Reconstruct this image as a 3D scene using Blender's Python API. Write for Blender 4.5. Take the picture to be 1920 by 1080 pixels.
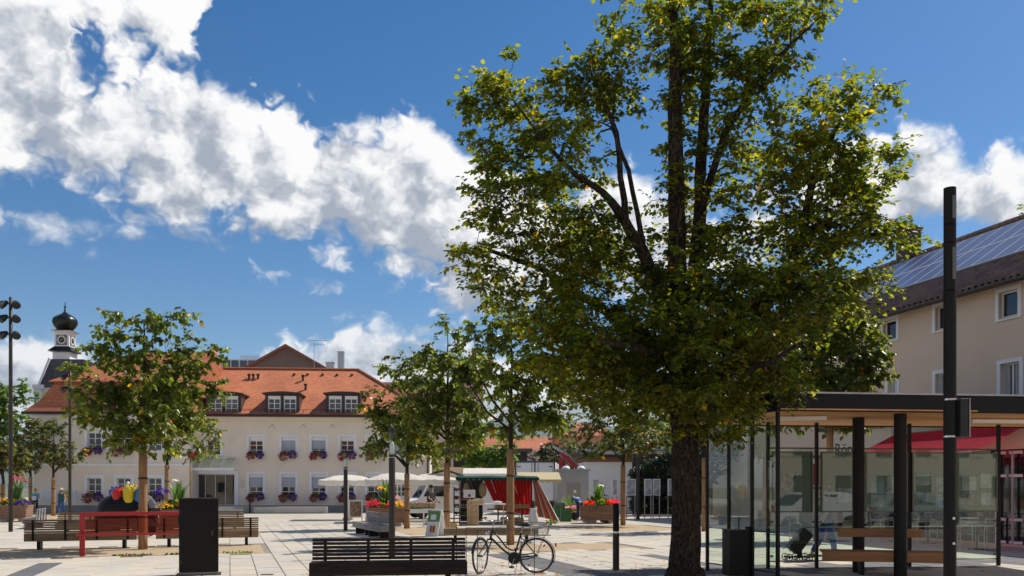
import bpy, bmesh, math, random
import numpy as np
from mathutils import Vector, Matrix

R = math.radians
PI = math.pi
scene = bpy.context.scene
for _o in list(bpy.data.objects):
    bpy.data.objects.remove(_o)
C = scene.collection
rnd = random.Random(7)

# ------------------------------------------------------------------ camera
EYE = 1.65           # height of the lens above the paving
FPX, CX, HY = 1600.0, 960.0, 915.0   # survey constants of the photograph: focal length, centre column, horizon row
cam_d = bpy.data.cameras.new('camera')
cam = bpy.data.objects.new('camera', cam_d)
C.objects.link(cam)
cam.location = (0, 0, EYE)
cam.rotation_euler = (R(90), 0, 0)
cam_d.sensor_width = 36
cam_d.lens = 30
cam_d.shift_y = (HY - 540) / 1920
cam_d.clip_start = 0.1
cam_d.clip_end = 30000
scene.camera = cam

# ------------------------------------------------------------------ light
SUN_EL, SUN_AZ = 52.0, 56.0      # azimuth measured clockwise from the view direction (+Y)
sd = Vector((math.sin(R(SUN_AZ)) * math.cos(R(SUN_EL)), math.cos(R(SUN_AZ)) * math.cos(R(SUN_EL)), math.sin(R(SUN_EL))))
sun_d = bpy.data.lights.new('sun', 'SUN')
sun_d.energy = 5.0
sun_d.angle = R(0.53)
sun_d.color = (1.0, 0.94, 0.84)
sun = bpy.data.objects.new('sun', sun_d)
C.objects.link(sun)
sun.rotation_euler = sd.to_track_quat('Z', 'Y').to_euler()
sun.location = sd * 60

scene.view_settings.view_transform = 'Standard'
scene.view_settings.look = 'None'
scene.view_settings.exposure = 0.12
scene.view_settings.gamma = 1.0
scene.view_settings.use_curve_mapping = False
scene.render.engine = 'CYCLES'
scene.cycles.use_denoising = True
scene.cycles.max_bounces = 8
scene.cycles.diffuse_bounces = 4
scene.cycles.glossy_bounces = 3
scene.cycles.transmission_bounces = 6
scene.cycles.transparent_max_bounces = 16
scene.cycles.caustics_reflective = False
scene.cycles.caustics_refractive = False
scene.cycles.sample_clamp_indirect = 6

# ------------------------------------------------------------------ sky with clouds (world)
world = bpy.data.worlds.new('World')
scene.world = world
world.use_nodes = True
wt = world.node_tree
wt.nodes.clear()


class NG:
    """tiny helper to write node graphs as expressions"""
    def __init__(s, tree):
        s.t = tree

    def n(s, typ, ins=None, **kw):
        nd = s.t.nodes.new(typ)
        for k, v in kw.items():
            setattr(nd, k, v)
        for k, v in (ins or {}).items():
            sock = nd.inputs[k]
            if isinstance(v, bpy.types.NodeSocket):
                s.t.links.new(v, sock)
            else:
                sock.default_value = v
        return nd

    def m(s, op, a, b=0.0, c=0.0, clamp=False):
        nd = s.n('ShaderNodeMath', {0: a, 1: b, 2: c}, operation=op)
        nd.use_clamp = clamp
        return nd.outputs[0]

    def mix(s, f, a, b, blend='MIX'):
        nd = s.n('ShaderNodeMix', data_type='RGBA', blend_type=blend)
        for k, v in ((0, f), (6, a), (7, b)):
            if isinstance(v, bpy.types.NodeSocket):
                s.t.links.new(v, nd.inputs[k])
            else:
                if k and len(v) == 3:
                    v = (*v, 1)
                nd.inputs[k].default_value = v
        return nd.outputs[2]

    def ss(s, x, a, b):
        nd = s.n('ShaderNodeMapRange', {0: x, 1: a, 2: b, 3: 0.0, 4: 1.0}, interpolation_type='SMOOTHSTEP')
        return nd.outputs[0]

    def ramp(s, fac, stops, interp='LINEAR'):
        nd = s.n('ShaderNodeValToRGB', {0: fac})
        cr = nd.color_ramp
        cr.interpolation = interp
        while len(cr.elements) < len(stops):
            cr.elements.new(0.5)
        for e, (p, c) in zip(cr.elements, stops):
            e.position = p
            e.color = (*c, 1) if len(c) == 3 else c
        return nd.outputs[0]


g = NG(wt)
AZR = 36.0   # the surveyed cloud outline covers this many degrees each side of the view axis, then repeats mirrored


def azel(px, py):
    tx, tz = (px - CX) / FPX, (HY - py) / FPX
    return math.degrees(math.atan(tx)), math.degrees(math.atan(tz * math.cos(math.atan(tx))))


EL0, EL1 = -3.0, 42.0


def cloud_curves(curves):
    nd = wt.nodes.new('ShaderNodeRGBCurve')
    for i, pts in enumerate(curves):
        cv = nd.mapping.curves[i]
        co = []
        for px, py in pts:
            a, e = azel(px, py)
            co.append(((a + AZR) / (2 * AZR), min(1, max(0, (e - EL0) / (EL1 - EL0)))))
        co.sort()
        while len(cv.points) < len(co):
            cv.points.new(0.5, 0.5)
        for p, c in zip(cv.points, co):
            p.location = c
            p.handle_type = 'VECTOR'
    nd.mapping.update()
    return nd


MAIN_TOP = [(-180, -90), (0, -90), (105, -70), (122, 60), (150, 150), (200, 152), (235, 128), (290, 118), (340, 128), (375, 150), (400, 182), (440, 226),
            (470, 236), (498, 196), (535, 205), (575, 182), (615, 200), (655, 232), (690, 258), (730, 250), (780, 246), (820, 272), (850, 292),
            (930, 330), (1050, 350), (1180, 330), (1300, 370), (1420, 390), (1520, 350), (1610, 288), (1660, 262), (1705, 247), (1750, 272),
            (1800, 305), (1832, 322), (1855, 296), (1900, 284), (2000, 300), (2110, 290)]
MAIN_BOT = [(-180, 330), (0, 345), (100, 352), (200, 366), (300, 385), (355, 402), (375, 372), (400, 372), (440, 412), (500, 448), (580, 476), (660, 494),
            (740, 516), (800, 540), (860, 580), (950, 572), (1100, 548), (1250, 552), (1400, 505), (1600, 440), (1700, 462), (1900, 428), (2110, 400)]
UP_BOT = [(-180, -20), (60, -20), (105, 20), (140, 45), (170, 70), (200, 84), (250, 108), (300, 122), (345, 124), (362, 60), (380, -60), (450, -400), (2110, -400)]
LOW_TOP = [(-180, 640), (0, 622), (50, 622), (100, 640), (170, 652), (250, 690), (350, 700), (450, 680), (500, 664), (540, 640), (560, 655), (600, 634),
           (660, 618), (720, 611), (780, 624), (850, 650), (1000, 660), (1200, 640), (1500, 650), (1800, 640), (2110, 640)]
W_TOP = [(-180, 372), (0, 376), (60, 386), (110, 396), (165, 412), (185, 440), (290, 446), (312, 424), (350, 426), (400, 440), (455, 468), (475, 505), (520, 508),
         (620, 520), (700, 536), (760, 546), (900, 560), (2110, 560)]
W_BOT = [(-180, 418), (0, 420), (60, 430), (120, 434), (170, 434), (185, 440), (290, 446), (312, 446), (350, 468), (400, 480), (455, 474), (475, 514), (520, 524),
         (620, 536), (700, 546), (760, 548), (900, 560), (2110, 560)]

geo = g.n('ShaderNodeTexCoord')
sep = g.n('ShaderNodeSeparateXYZ', {0: geo.outputs['Generated']})
dx, dy, dz = sep.outputs
az = g.m('MULTIPLY', g.m('ARCTAN2', dx, dy), 180 / PI)
el = g.m('MULTIPLY', g.m('ARCSINE', dz), 180 / PI)


def cloud_noise(a, e, tag):
    # elevation is stretched a little: cumulus are wider than tall
    p = g.n('ShaderNodeCombineXYZ', {0: a, 1: g.m('MULTIPLY', e, 1.25), 2: 0.0}).outputs[0]
    big = g.n('ShaderNodeTexNoise', {'Vector': p, 'Scale': 0.13, 'Detail': 7.0, 'Roughness': 0.52, 'Distortion': 0.3}, noise_dimensions='2D').outputs[0]
    wv = g.n('ShaderNodeTexNoise', {'Vector': p, 'Scale': 0.5, 'Detail': 2.0, 'Roughness': 0.6}, noise_dimensions='2D').outputs[1]
    pw = g.n('ShaderNodeVectorMath', {0: p, 1: g.n('ShaderNodeVectorMath', {0: wv, 3: 2.6}, operation='SCALE').outputs[0]}, operation='ADD').outputs[0]
    vor = g.n('ShaderNodeTexVoronoi', {'Vector': pw, 'Scale': 0.36, 'Detail': 2.0, 'Roughness': 0.5, 'Lacunarity': 2.3}, voronoi_dimensions='2D', feature='F1')
    puff = g.m('SUBTRACT', 0.55, vor.outputs['Distance'])
    return big, puff


big, puff = cloud_noise(az, el, 'a')
DO = 1.5
big2, puff2 = cloud_noise(g.m('ADD', az, DO * 0.75), g.m('ADD', el, DO * 0.8), 'b')
# ragged outline: shift the lookup by the noise
nb = g.m('SUBTRACT', big, 0.5)
warp_el = g.m('ADD', el, g.m('ADD', g.m('MULTIPLY', nb, 9.0), g.m('MULTIPLY', puff, 3.2)))
warp_az = g.m('ADD', az, g.m('MULTIPLY', puff, 1.6))
tt = g.m('DIVIDE', g.m('PINGPONG', g.m('ADD', warp_az, AZR), 2 * AZR), 2 * AZR)
tc = g.n('ShaderNodeCombineColor', {0: tt, 1: tt, 2: tt}).outputs[0]
cA = g.n('ShaderNodeSeparateColor', {0: cloud_curves([MAIN_TOP, MAIN_BOT, UP_BOT]).outputs[0]})
cB = g.n('ShaderNodeSeparateColor', {0: cloud_curves([LOW_TOP, W_TOP, W_BOT]).outputs[0]})
for c_ in (cA, cB):
    wt.links.new(tc, c_.inputs[0].links[0].from_node.inputs['Color'])


def deg(s_):
    return g.m('MULTIPLY_ADD', s_, EL1 - EL0, EL0)


mt, mb, ub = [deg(o) for o in cA.outputs[:3]]
lt, w1, w2 = [deg(o) for o in cB.outputs[:3]]
lump = g.m('ADD', g.m('ADD', g.m('MULTIPLY', nb, 8.5), g.m('MULTIPLY', puff, 2.6)), 0.9)
f_top = g.m('ADD', g.m('SUBTRACT', mt, el), lump)                       # noise lifts the tops ...
f_bot = g.m('ADD', g.m('SUBTRACT', el, mb), g.m('MULTIPLY', lump, 0.8))  # ... and frays the bases
f_main = g.m('MINIMUM', f_top, f_bot)
f_up = g.m('ADD', g.m('SUBTRACT', el, ub), lump)
f_up = g.m('MINIMUM', f_up, g.m('SUBTRACT', 40.0, el))
f_low = g.m('ADD', g.m('SUBTRACT', lt, el), g.m('MULTIPLY', lump, 0.7))
f_w = g.m('MINIMUM', g.m('SUBTRACT', w1, el), g.m('SUBTRACT', el, w2))
f_w = g.m('SUBTRACT', g.m('ADD', f_w, g.m('MULTIPLY', lump, 0.62)), 0.15)
a_main = g.ss(f_main, -0.5, 1.5)
a_up = g.ss(f_up, -0.5, 1.4)
a_low = g.m('MULTIPLY', g.ss(f_low, -0.3, 1.6), 0.9)
a_w = g.m('MULTIPLY', g.ss(f_w, 0.0, 1.8), 0.72)
alpha = g.m('MAXIMUM', g.m('MAXIMUM', a_main, a_up), g.m('MAXIMUM', a_low, a_w))
alpha = g.m('MULTIPLY', alpha, g.ss(el, -1.0, 1.0))
# light from the upper right: compare with the density one step towards the sun; thick low parts go grey
lit = g.m('ADD', g.m('MULTIPLY', g.m('SUBTRACT', big, big2), 5.0), g.m('MULTIPLY', g.m('SUBTRACT', puff, puff2), 1.25))
hgt = g.m('DIVIDE', g.m('SUBTRACT', el, mb), g.m('MAXIMUM', g.m('SUBTRACT', mt, mb), 1.0), clamp=True)
hgt_low = g.m('MULTIPLY', g.ss(g.m('SUBTRACT', el, lt), -4.5, 0.5), 0.9)
is_low = g.m('GREATER_THAN', g.m('SUBTRACT', a_low, a_main), 0.0)
hh = g.m('ADD', g.m('MULTIPLY', hgt, g.m('SUBTRACT', 1.0, is_low)), g.m('MULTIPLY', hgt_low, is_low))
thin = g.m('SUBTRACT', 1.0, g.ss(f_top, 0.0, 5.0))
shade = g.m('ADD', g.m('ADD', g.m('MULTIPLY', hh, 0.52), g.m('MULTIPLY', lit, 0.55)), g.m('MULTIPLY', thin, 0.20))
shade = g.m('ADD', shade, 0.25, clamp=True)
cloud_col = g.ramp(shade, [(0.0, (0.36, 0.41, 0.49)), (0.3, (0.52, 0.56, 0.62)), (0.6, (0.78, 0.80, 0.83)), (0.85, (0.96, 0.96, 0.96)), (1.0, (1.0, 1.0, 0.99))])

sky = g.n('ShaderNodeTexSky', sky_type='NISHITA')
sky.sun_disc = False
sky.sun_elevation = R(SUN_EL)
sky.sun_rotation = R(SUN_AZ)
sky.altitude = 500
sky.air_density = 1.0
sky.dust_density = 0.6
sky.ozone_density = 2.2
SKY_STR = 0.10
skyc = g.n('ShaderNodeHueSaturation', {'Saturation': 1.42, 'Value': 0.96, 'Color': sky.outputs[0]}).outputs[0]
CLOUD = 9.4      # sunlit cloud in the sky texture's units (0.96 after the background strength)
cl = g.n('ShaderNodeVectorMath', {0: cloud_col, 3: CLOUD}, operation='SCALE').outputs[0]
bg = g.n('ShaderNodeBackground', {'Color': g.mix(alpha, skyc, cl), 'Strength': SKY_STR})
wo = g.n('ShaderNodeOutputWorld', {'Surface': bg.outputs[0]})
try:
    world.cycles.sampling_method = 'MANUAL'
    world.cycles.sample_map_resolution = 512
except Exception:
    pass

# ------------------------------------------------------------------ survey helpers


def gp(px, py):
    """ground point seen at that place of the photograph"""
    Y = EYE * FPX / (py - HY)
    return Vector(((px - CX) / FPX * Y, Y, 0))


def at(px, py, Y):
    return Vector(((px - CX) / FPX * Y, Y, EYE + (HY - py) / FPX * Y))


class Frame:
    """a vertical plane through (px, depth) with a yaw: turns photograph positions into metres along it"""
    def __init__(s, px, Y, yaw):
        s.o = Vector(((px - CX) / FPX * Y, Y, 0))
        s.yaw = R(yaw)
        s.u = Vector((math.cos(s.yaw), math.sin(s.yaw), 0))
        s.n = Vector((-math.sin(s.yaw), math.cos(s.yaw), 0))

    def sz(s, px, py, back=0.0):
        o = s.o + s.n * back
        k = (px - CX) / FPX
        # o + a*u = t*(k,1)
        a = (k * o.y - o.x) / (s.u.x - k * s.u.y)
        t = o.y + a * s.u.y
        return a, EYE + (HY - py) / FPX * t

    def s(s, px, back=0.0):
        return s.sz(px, HY, back)[0]

    def w(s, a, b=0.0, z=0.0):
        p = s.o + s.u * a + s.n * b
        return Vector((p.x, p.y, z))


# ------------------------------------------------------------------ mesh builder
class MB:
    def __init__(s):
        s.v, s.f = [], []

    def add(s, vs, fs):
        k = len(s.v)
        s.v.extend([tuple(v) for v in vs])
        s.f.extend([tuple(i + k for i in f) for f in fs])
        return s

    def box(s, c, sz, rz=0.0, m=None):
        hx, hy, hz = sz[0] / 2, sz[1] / 2, sz[2] / 2
        vs = [Vector((x, y, z)) for z in (-hz, hz) for (x, y) in ((-hx, -hy), (hx, -hy), (hx, hy), (-hx, hy))]
        if m is None:
            m = Matrix.Rotation(rz, 3, 'Z')
        vs = [m @ v + Vector(c) for v in vs]
        return s.add(vs, [(3, 2, 1, 0), (4, 5, 6, 7), (0, 1, 5, 4), (1, 2, 6, 5), (2, 3, 7, 6), (3, 0, 4, 7)])

    def span(s, x0, x1, y0, y1, z0, z1):
        return s.box(((x0 + x1) / 2, (y0 + y1) / 2, (z0 + z1) / 2), (abs(x1 - x0), abs(y1 - y0), abs(z1 - z0)))

    def beam(s, a, b, w, h, up=(0, 0, 1)):
        a, b = Vector(a), Vector(b)
        d = b - a
        L = d.length
        if L < 1e-6:
            return s
        d.normalize()
        upv = Vector(up)
        if abs(d.dot(upv)) > 0.98:
            upv = Vector((0, 1, 0))
        sx = d.cross(upv).normalized()
        uz = sx.cross(d)
        m = Matrix((sx, d, uz)).transposed()
        return s.box((a + b) / 2, (w, L, h), m=m)

    def tube(s, pts, rad, n=8, cap=True, closed=False):
        pts = [Vector(p) for p in pts]
        if not isinstance(rad, (list, tuple)):
            rad = [rad] * len(pts)
        k0 = len(s.v)
        N = len(pts)
        ref = None
        for i, p in enumerate(pts):
            if closed:
                d = pts[(i + 1) % N] - pts[i - 1]
            else:
                d = pts[min(i + 1, N - 1)] - pts[max(i - 1, 0)]
            if d.length < 1e-9:
                d = Vector((0, 0, 1))
            d.normalize()
            if ref is None:
                ref = Vector((0, 0, 1)) if abs(d.z) < 0.9 else Vector((1, 0, 0))
            a = ref - d * ref.dot(d)
            if a.length < 1e-5:
                a = d.orthogonal()
            a.normalize()
            ref = a
            b = d.cross(a)
            for j in range(n):
                t = 2 * PI * j / n
                q = p + (a * math.cos(t) + b * math.sin(t)) * rad[i]
                s.v.append((q.x, q.y, q.z))
        for i in range(N if closed else N - 1):
            for j in range(n):
                i2 = (i + 1) % N
                s.f.append((k0 + i * n + j, k0 + i * n + (j + 1) % n, k0 + i2 * n + (j + 1) % n, k0 + i2 * n + j))
        if cap and not closed:
            s.f.append(tuple(k0 + j for j in range(n))[::-1])
            s.f.append(tuple(k0 + (N - 1) * n + j for j in range(n)))
        return s

    def lathe(s, prof, n=16, c=(0, 0, 0), ax='Z', ribs=0, depth=0.0):
        k0 = len(s.v)
        for (r, z) in prof:
            for j in range(n):
                t = 2 * PI * j / n
                rr = r * (1 + (depth * abs(math.sin(ribs * t / 2)) if ribs else 0))
                x, y = rr * math.cos(t), rr * math.sin(t)
                p = (x, y, z) if ax == 'Z' else ((x, z, y) if ax == 'Y' else (z, x, y))
                s.v.append((p[0] + c[0], p[1] + c[1], p[2] + c[2]))
        for i in range(len(prof) - 1):
            for j in range(n):
                s.f.append((k0 + i * n + j, k0 + i * n + (j + 1) % n, k0 + (i + 1) * n + (j + 1) % n, k0 + (i + 1) * n + j))
        if prof[0][0] > 1e-4:
            s.f.append(tuple(k0 + j for j in range(n))[::-1])
        if prof[-1][0] > 1e-4:
            s.f.append(tuple(k0 + (len(prof) - 1) * n + j for j in range(n)))
        return s

    def cyl(s, c, r, h, n=16, ax='Z'):
        return s.lathe([(r, -h / 2), (r, h / 2)], n, c, ax)

    def prism(s, poly, a, b):
        """poly of 3-D points (planar), swept by vector b-a"""
        d = Vector(b) - Vector(a)
        n = len(poly)
        vs = [Vector(p) for p in poly] + [Vector(p) + d for p in poly]
        fs = [tuple(range(n))[::-1], tuple(range(n, 2 * n))] + [(i, (i + 1) % n, n + (i + 1) % n, n + i) for i in range(n)]
        return s.add(vs, fs)

    def poly(s, pts):
        return s.add(pts, [tuple(range(len(pts)))])

    def sphere(s, c, r, n=10, m=6, sc=(1, 1, 1)):
        prof = [(r * math.sin(PI * i / m), -r * math.cos(PI * i / m)) for i in range(m + 1)]
        k = len(s.v)
        s.lathe(prof, n)
        for i in range(k, len(s.v)):
            v = s.v[i]
            s.v[i] = (v[0] * sc[0] + c[0], v[1] * sc[1] + c[1], v[2] * sc[2] + c[2])
        return s

    def mesh(s, name, smooth=False):
        me = bpy.data.meshes.new(name)
        me.from_pydata(s.v, [], s.f)
        bm = bmesh.new()
        bm.from_mesh(me)
        bmesh.ops.recalc_face_normals(bm, faces=bm.faces)
        bm.to_mesh(me)
        bm.free()
        if smooth:
            me.polygons.foreach_set('use_smooth', [True] * len(me.polygons))
        return me

    def build(s, name, mat, parent=None, smooth=False, bevel=0.0, autosmooth=False):
        me = s.mesh(name, smooth)
        o = bpy.data.objects.new(name, me)
        C.objects.link(o)
        if mat is not None:
            me.materials.append(mat)
        if parent is not None:
            o.parent = parent
        if bevel:
            md = o.modifiers.new('bevel', 'BEVEL')
            md.width = bevel
            md.segments = 2
            md.limit_method = 'ANGLE'
        if autosmooth and hasattr(me, 'set_sharp_from_angle'):
            me.polygons.foreach_set('use_smooth', [True] * len(me.polygons))
            me.set_sharp_from_angle(angle=R(35))
        return o


def tag(o, label, cat, group=None, kind=None):
    o['label'] = label
    o['category'] = cat
    if group:
        o['group'] = group
    if kind:
        o['kind'] = kind
    return o


def struct(o, label=None):
    o['kind'] = 'structure'
    if label:
        o['label'] = label
    return o


def thing(name, label, cat, loc=(0, 0, 0), rz=0.0, group=None):
    o = bpy.data.objects.new(name, None)
    C.objects.link(o)
    o.empty_display_size = 0.2
    o.location = loc
    o.rotation_euler = (0, 0, rz)
    return tag(o, label, cat, group)


def kids(o):
    return [c for c in list(bpy.data.objects) if c.parent == o]


def dup(root, loc, rz, label, group=None, scale=None):
    r = root.copy()
    C.objects.link(r)
    r.location = loc
    r.rotation_euler = (0, 0, rz)
    r['label'] = label
    if group:
        r['group'] = group
    if scale:
        r.scale = (scale,) * 3 if not isinstance(scale, tuple) else scale
    for ch in root.children:
        c = ch.copy()
        C.objects.link(c)
        c.parent = r
        for gc in ch.children:
            d = gc.copy()
            C.objects.link(d)
            d.parent = c
    return r


# ------------------------------------------------------------------ materials
def new_mat(name):
    m = bpy.data.materials.new(name)
    m.use_nodes = True
    m.node_tree.nodes.clear()
    return m, NG(m.node_tree)


def finish(m, gg, shader, disp=None):
    out = gg.n('ShaderNodeOutputMaterial', {'Surface': shader})
    return m


_cache = {}


def pm(name, col, rough=0.6, var=0.12, scale=6.0, metal=0.0, bump=0.0, bscale=60.0, spec=0.5, stain=0.0, island=0.0, objrand=0.0, stretch=None):
    """plain painted / built material: base colour with uneven tone, wear and fine relief"""
    if name in _cache:
        return _cache[name]
    m, gg = new_mat(name)
    tc_ = gg.n('ShaderNodeTexCoord')
    co = tc_.outputs['Object']
    if stretch:
        co = gg.n('ShaderNodeMapping', {'Vector': co, 'Scale': stretch}).outputs[0]
    nz = gg.n('ShaderNodeTexNoise', {'Vector': co, 'Scale': scale, 'Detail': 6.0, 'Roughness': 0.6}).outputs[0]
    dark = tuple(c * (1 - var) for c in col)
    lite = tuple(min(1, c * (1 + var)) for c in col)
    c = gg.mix(gg.ss(nz, 0.3, 0.7), dark, lite)
    if stain:
        n2 = gg.n('ShaderNodeTexNoise', {'Vector': co, 'Scale': scale * 0.23, 'Detail': 8.0, 'Roughness': 0.7}).outputs[0]
        c = gg.mix(gg.m('MULTIPLY', gg.ss(n2, 0.5, 0.75), stain), c, tuple(x * 0.45 for x in col))
    rv = None
    if island:
        rv = gg.n('ShaderNodeNewGeometry').outputs['Random Per Island']
        c = gg.n('ShaderNodeHueSaturation', {'Value': gg.m('MULTIPLY_ADD', rv, 2 * island, 1 - island), 'Color': c}).outputs[0]
    if objrand:
        ro = gg.n('ShaderNodeObjectInfo').outputs['Random']
        c = gg.n('ShaderNodeHueSaturation', {'Value': gg.m('MULTIPLY_ADD', ro, 2 * objrand, 1 - objrand), 'Color': c}).outputs[0]
    b = gg.n('ShaderNodeBsdfPrincipled', {'Base Color': c, 'Metallic': metal, 'Specular IOR Level': spec,
                                          'Roughness': gg.m('MULTIPLY_ADD', nz, 0.2, rough - 0.1, clamp=True)})
    if bump:
        bn = gg.n('ShaderNodeTexNoise', {'Vector': co, 'Scale': bscale, 'Detail': 5.0, 'Roughness': 0.65}).outputs[0]
        bp = gg.n('ShaderNodeBump', {'Height': bn, 'Strength': bump, 'Distance': 0.02})
        m.node_tree.links.new(bp.outputs[0], b.inputs['Normal'])
    _cache[name] = m
    return finish(m, gg, b.outputs[0])


def leaf_mat(name, c0, c1, c2, autumn=0.06, trans=0.5, rough=0.45, yellow=(0.42, 0.27, 0.03), brown=(0.30, 0.11, 0.025)):
    m, gg = new_mat(name)
    rv = gg.n('ShaderNodeNewGeometry').outputs['Random Per Island']
    tc_ = gg.n('ShaderNodeTexCoord')
    nz = gg.n('ShaderNodeTexNoise', {'Vector': tc_.outputs['Object'], 'Scale': 0.8, 'Detail': 2.0}).outputs[0]
    k = gg.m('ADD', gg.m('MULTIPLY', rv, 0.7), gg.m('MULTIPLY', gg.m('SUBTRACT', nz, 0.5), 1.1), clamp=True)
    c = gg.ramp(k, [(0.0, c0), (0.5, c1), (1.0, c2)])
    if autumn:
        # a second random number from the first
        r2 = gg.m('FRACT', gg.m('MULTIPLY', rv, 37.7))
        c = gg.mix(gg.m('LESS_THAN', r2, autumn), c, yellow)
        c = gg.mix(gg.m('LESS_THAN', r2, autumn * 0.3), c, brown)
    d = gg.n('ShaderNodeBsdfPrincipled', {'Base Color': c, 'Roughness': rough, 'Specular IOR Level': 0.45})
    tcol = gg.n('ShaderNodeHueSaturation', {'Hue': 0.482, 'Saturation': 1.08, 'Value': 4.7, 'Color': c}).outputs[0]
    t = gg.n('ShaderNodeBsdfTranslucent', {'Color': tcol})
    mx = gg.n('ShaderNodeMixShader', {0: trans, 1: d.outputs[0], 2: t.outputs[0]})
    return finish(m, gg, mx.outputs[0])


def cloth_mat(name, col, trans=0.35, rough=0.8, stripes=None):
    m, gg = new_mat(name)
    c = col
    if stripes:
        axis, width, cols = stripes
        tc_ = gg.n('ShaderNodeTexCoord')
        sp = gg.n('ShaderNodeSeparateXYZ', {0: tc_.outputs['UV' if axis == 'U' else 'Object']})
        f = gg.m('FRACT', gg.m('DIVIDE', sp.outputs[0 if axis in 'UX' else (1 if axis == 'Y' else 2)], width))
        n = len(cols)
        c = gg.ramp(f, [(i / n, cc) for i, cc in enumerate(cols)], 'CONSTANT')
    d = gg.n('ShaderNodeBsdfPrincipled', {'Base Color': c if stripes else (*col, 1), 'Roughness': rough, 'Specular IOR Level': 0.2})
    t = gg.n('ShaderNodeBsdfTranslucent', {'Color': c if stripes else (*col, 1)})
    mx = gg.n('ShaderNodeMixShader', {0: trans, 1: d.outputs[0], 2: t.outputs[0]})
    return finish(m, gg, mx.outputs[0])


def glass_mat(name, tint=(0.86, 0.935, 0.89), refl=1.9, haze_=0.0):
    m, gg = new_mat(name)
    fr = gg.n('ShaderNodeFresnel', {'IOR': 1.5}).outputs[0]
    back = gg.n('ShaderNodeNewGeometry').outputs['Backfacing']
    fr = gg.m('MULTIPLY', gg.m('MULTIPLY', fr, refl), gg.m('SUBTRACT', 1.0, back), clamp=True)
    tr = gg.n('ShaderNodeBsdfTransparent', {'Color': (*tint, 1)})
    gl = gg.n('ShaderNodeBsdfGlossy', {'Color': (0.95, 1, 0.97, 1), 'Roughness': 0.01})
    mx = gg.n('ShaderNodeMixShader', {0: fr, 1: tr.outputs[0], 2: gl.outputs[0]})
    sh = mx.outputs[0]
    if haze_:
        df = gg.n('ShaderNodeBsdfDiffuse', {'Color': (0.55, 0.6, 0.56, 1)})
        sh = gg.n('ShaderNodeMixShader', {0: haze_, 1: sh, 2: df.outputs[0]}).outputs[0]
    return finish(m, gg, sh)


def tile_mat(name, col, w, h, dark=0.55, along='X'):
    """clay plain tiles too small to tell apart: staggered courses, tone from tile to tile, relief at each course"""
    m, gg = new_mat(name)
    uv = gg.n('ShaderNodeTexCoord').outputs['UV']
    br = gg.n('ShaderNodeTexBrick', {'Vector': uv, 'Color1': (*col, 1), 'Color2': (col[0] * 0.74, col[1] * 0.66, col[2] * 0.62, 1), 'Mortar': (col[0] * dark, col[1] * dark, col[2] * dark, 1),
                                     'Scale': 1.0, 'Mortar Size': 0.018, 'Mortar Smooth': 0.3, 'Bias': -0.25, 'Brick Width': w, 'Row Height': h})
    nz = gg.n('ShaderNodeTexNoise', {'Vector': uv, 'Scale': 0.45, 'Detail': 7.0, 'Roughness': 0.65}).outputs[0]
    c = gg.n('ShaderNodeHueSaturation', {'Value': gg.m('MULTIPLY_ADD', nz, 1.0, 0.5), 'Color': br.outputs[0]}).outputs[0]
    sp = gg.n('ShaderNodeSeparateXYZ', {0: uv})
    fr = gg.m('FRACT', gg.m('DIVIDE', sp.outputs[1], h))
    hgt = gg.m('ADD', gg.m('SUBTRACT', 1.0, fr), gg.m('MULTIPLY', br.outputs[1], -0.6))
    bp = gg.n('ShaderNodeBump', {'Height': hgt, 'Strength': 0.9, 'Distance': 0.03})
    b = gg.n('ShaderNodeBsdfPrincipled', {'Base Color': c, 'Roughness': 0.75, 'Specular IOR Level': 0.3, 'Normal': bp.outputs[0]})
    return finish(m, gg, b.outputs[0])


def uv_planar(o, scale=1.0):
    """metre-true UVs per face: u runs level along the face, v up its slope"""
    me = o.data
    uvl = me.uv_layers.new(name='uv')
    for p in me.polygons:
        n = p.normal
        lvl = Vector((-n.y, n.x, 0))
        lvl = lvl.normalized() if lvl.length > 1e-4 else Vector((1, 0, 0))
        up = n.cross(lvl)
        if up.z < 0:
            up = -up
        for li in p.loop_indices:
            co = me.vertices[me.loops[li].vertex_index].co
            uvl.data[li].uv = (co.dot(lvl) * scale, co.dot(up) * scale)


M = {}
M['plaster'] = pm('plaster_cream', (0.80, 0.70, 0.57), 0.9, 0.05, 0.6, bump=0.15, bscale=40, stain=0.2)
M['plaster_old'] = pm('plaster_cream_old', (0.79, 0.70, 0.58), 0.9, 0.05, 0.6, bump=0.15, bscale=40, stain=0.2)
M['plaster_beige'] = pm('plaster_beige', (0.68, 0.53, 0.40), 0.9, 0.06, 0.35, bump=0.25, bscale=30, stain=0.2)
M['trim'] = pm('white_trim', (0.80, 0.79, 0.80), 0.7, 0.03, 2)
M['white'] = pm('white_paint', (0.80, 0.80, 0.79), 0.45, 0.03, 2)
M['plinth'] = pm('grey_plinth', (0.24, 0.24, 0.25), 0.85, 0.08, 2, bump=0.2)
M['roof'] = tile_mat('roof_tiles_orange', (0.60, 0.205, 0.095), 0.2, 0.16)
M['roof_dark'] = tile_mat('roof_tiles_dark', (0.13, 0.085, 0.07), 0.3, 0.34)
M['roof_far'] = tile_mat('roof_tiles_far', (0.55, 0.19, 0.10), 0.25, 0.3)
M['slate'] = tile_mat('roof_slates_grey', (0.10, 0.10, 0.105), 0.5, 0.5)
M['brownwood'] = pm('dark_brown_paint', (0.035, 0.022, 0.02), 0.5, 0.15, 4)
M['gutter'] = pm('dark_gutter_metal', (0.04, 0.03, 0.028), 0.5, 0.1, 3, metal=0.3)
M['copper'] = pm('black_green_copper', (0.025, 0.032, 0.03), 0.32, 0.3, 2.5, metal=0.75)
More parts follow.
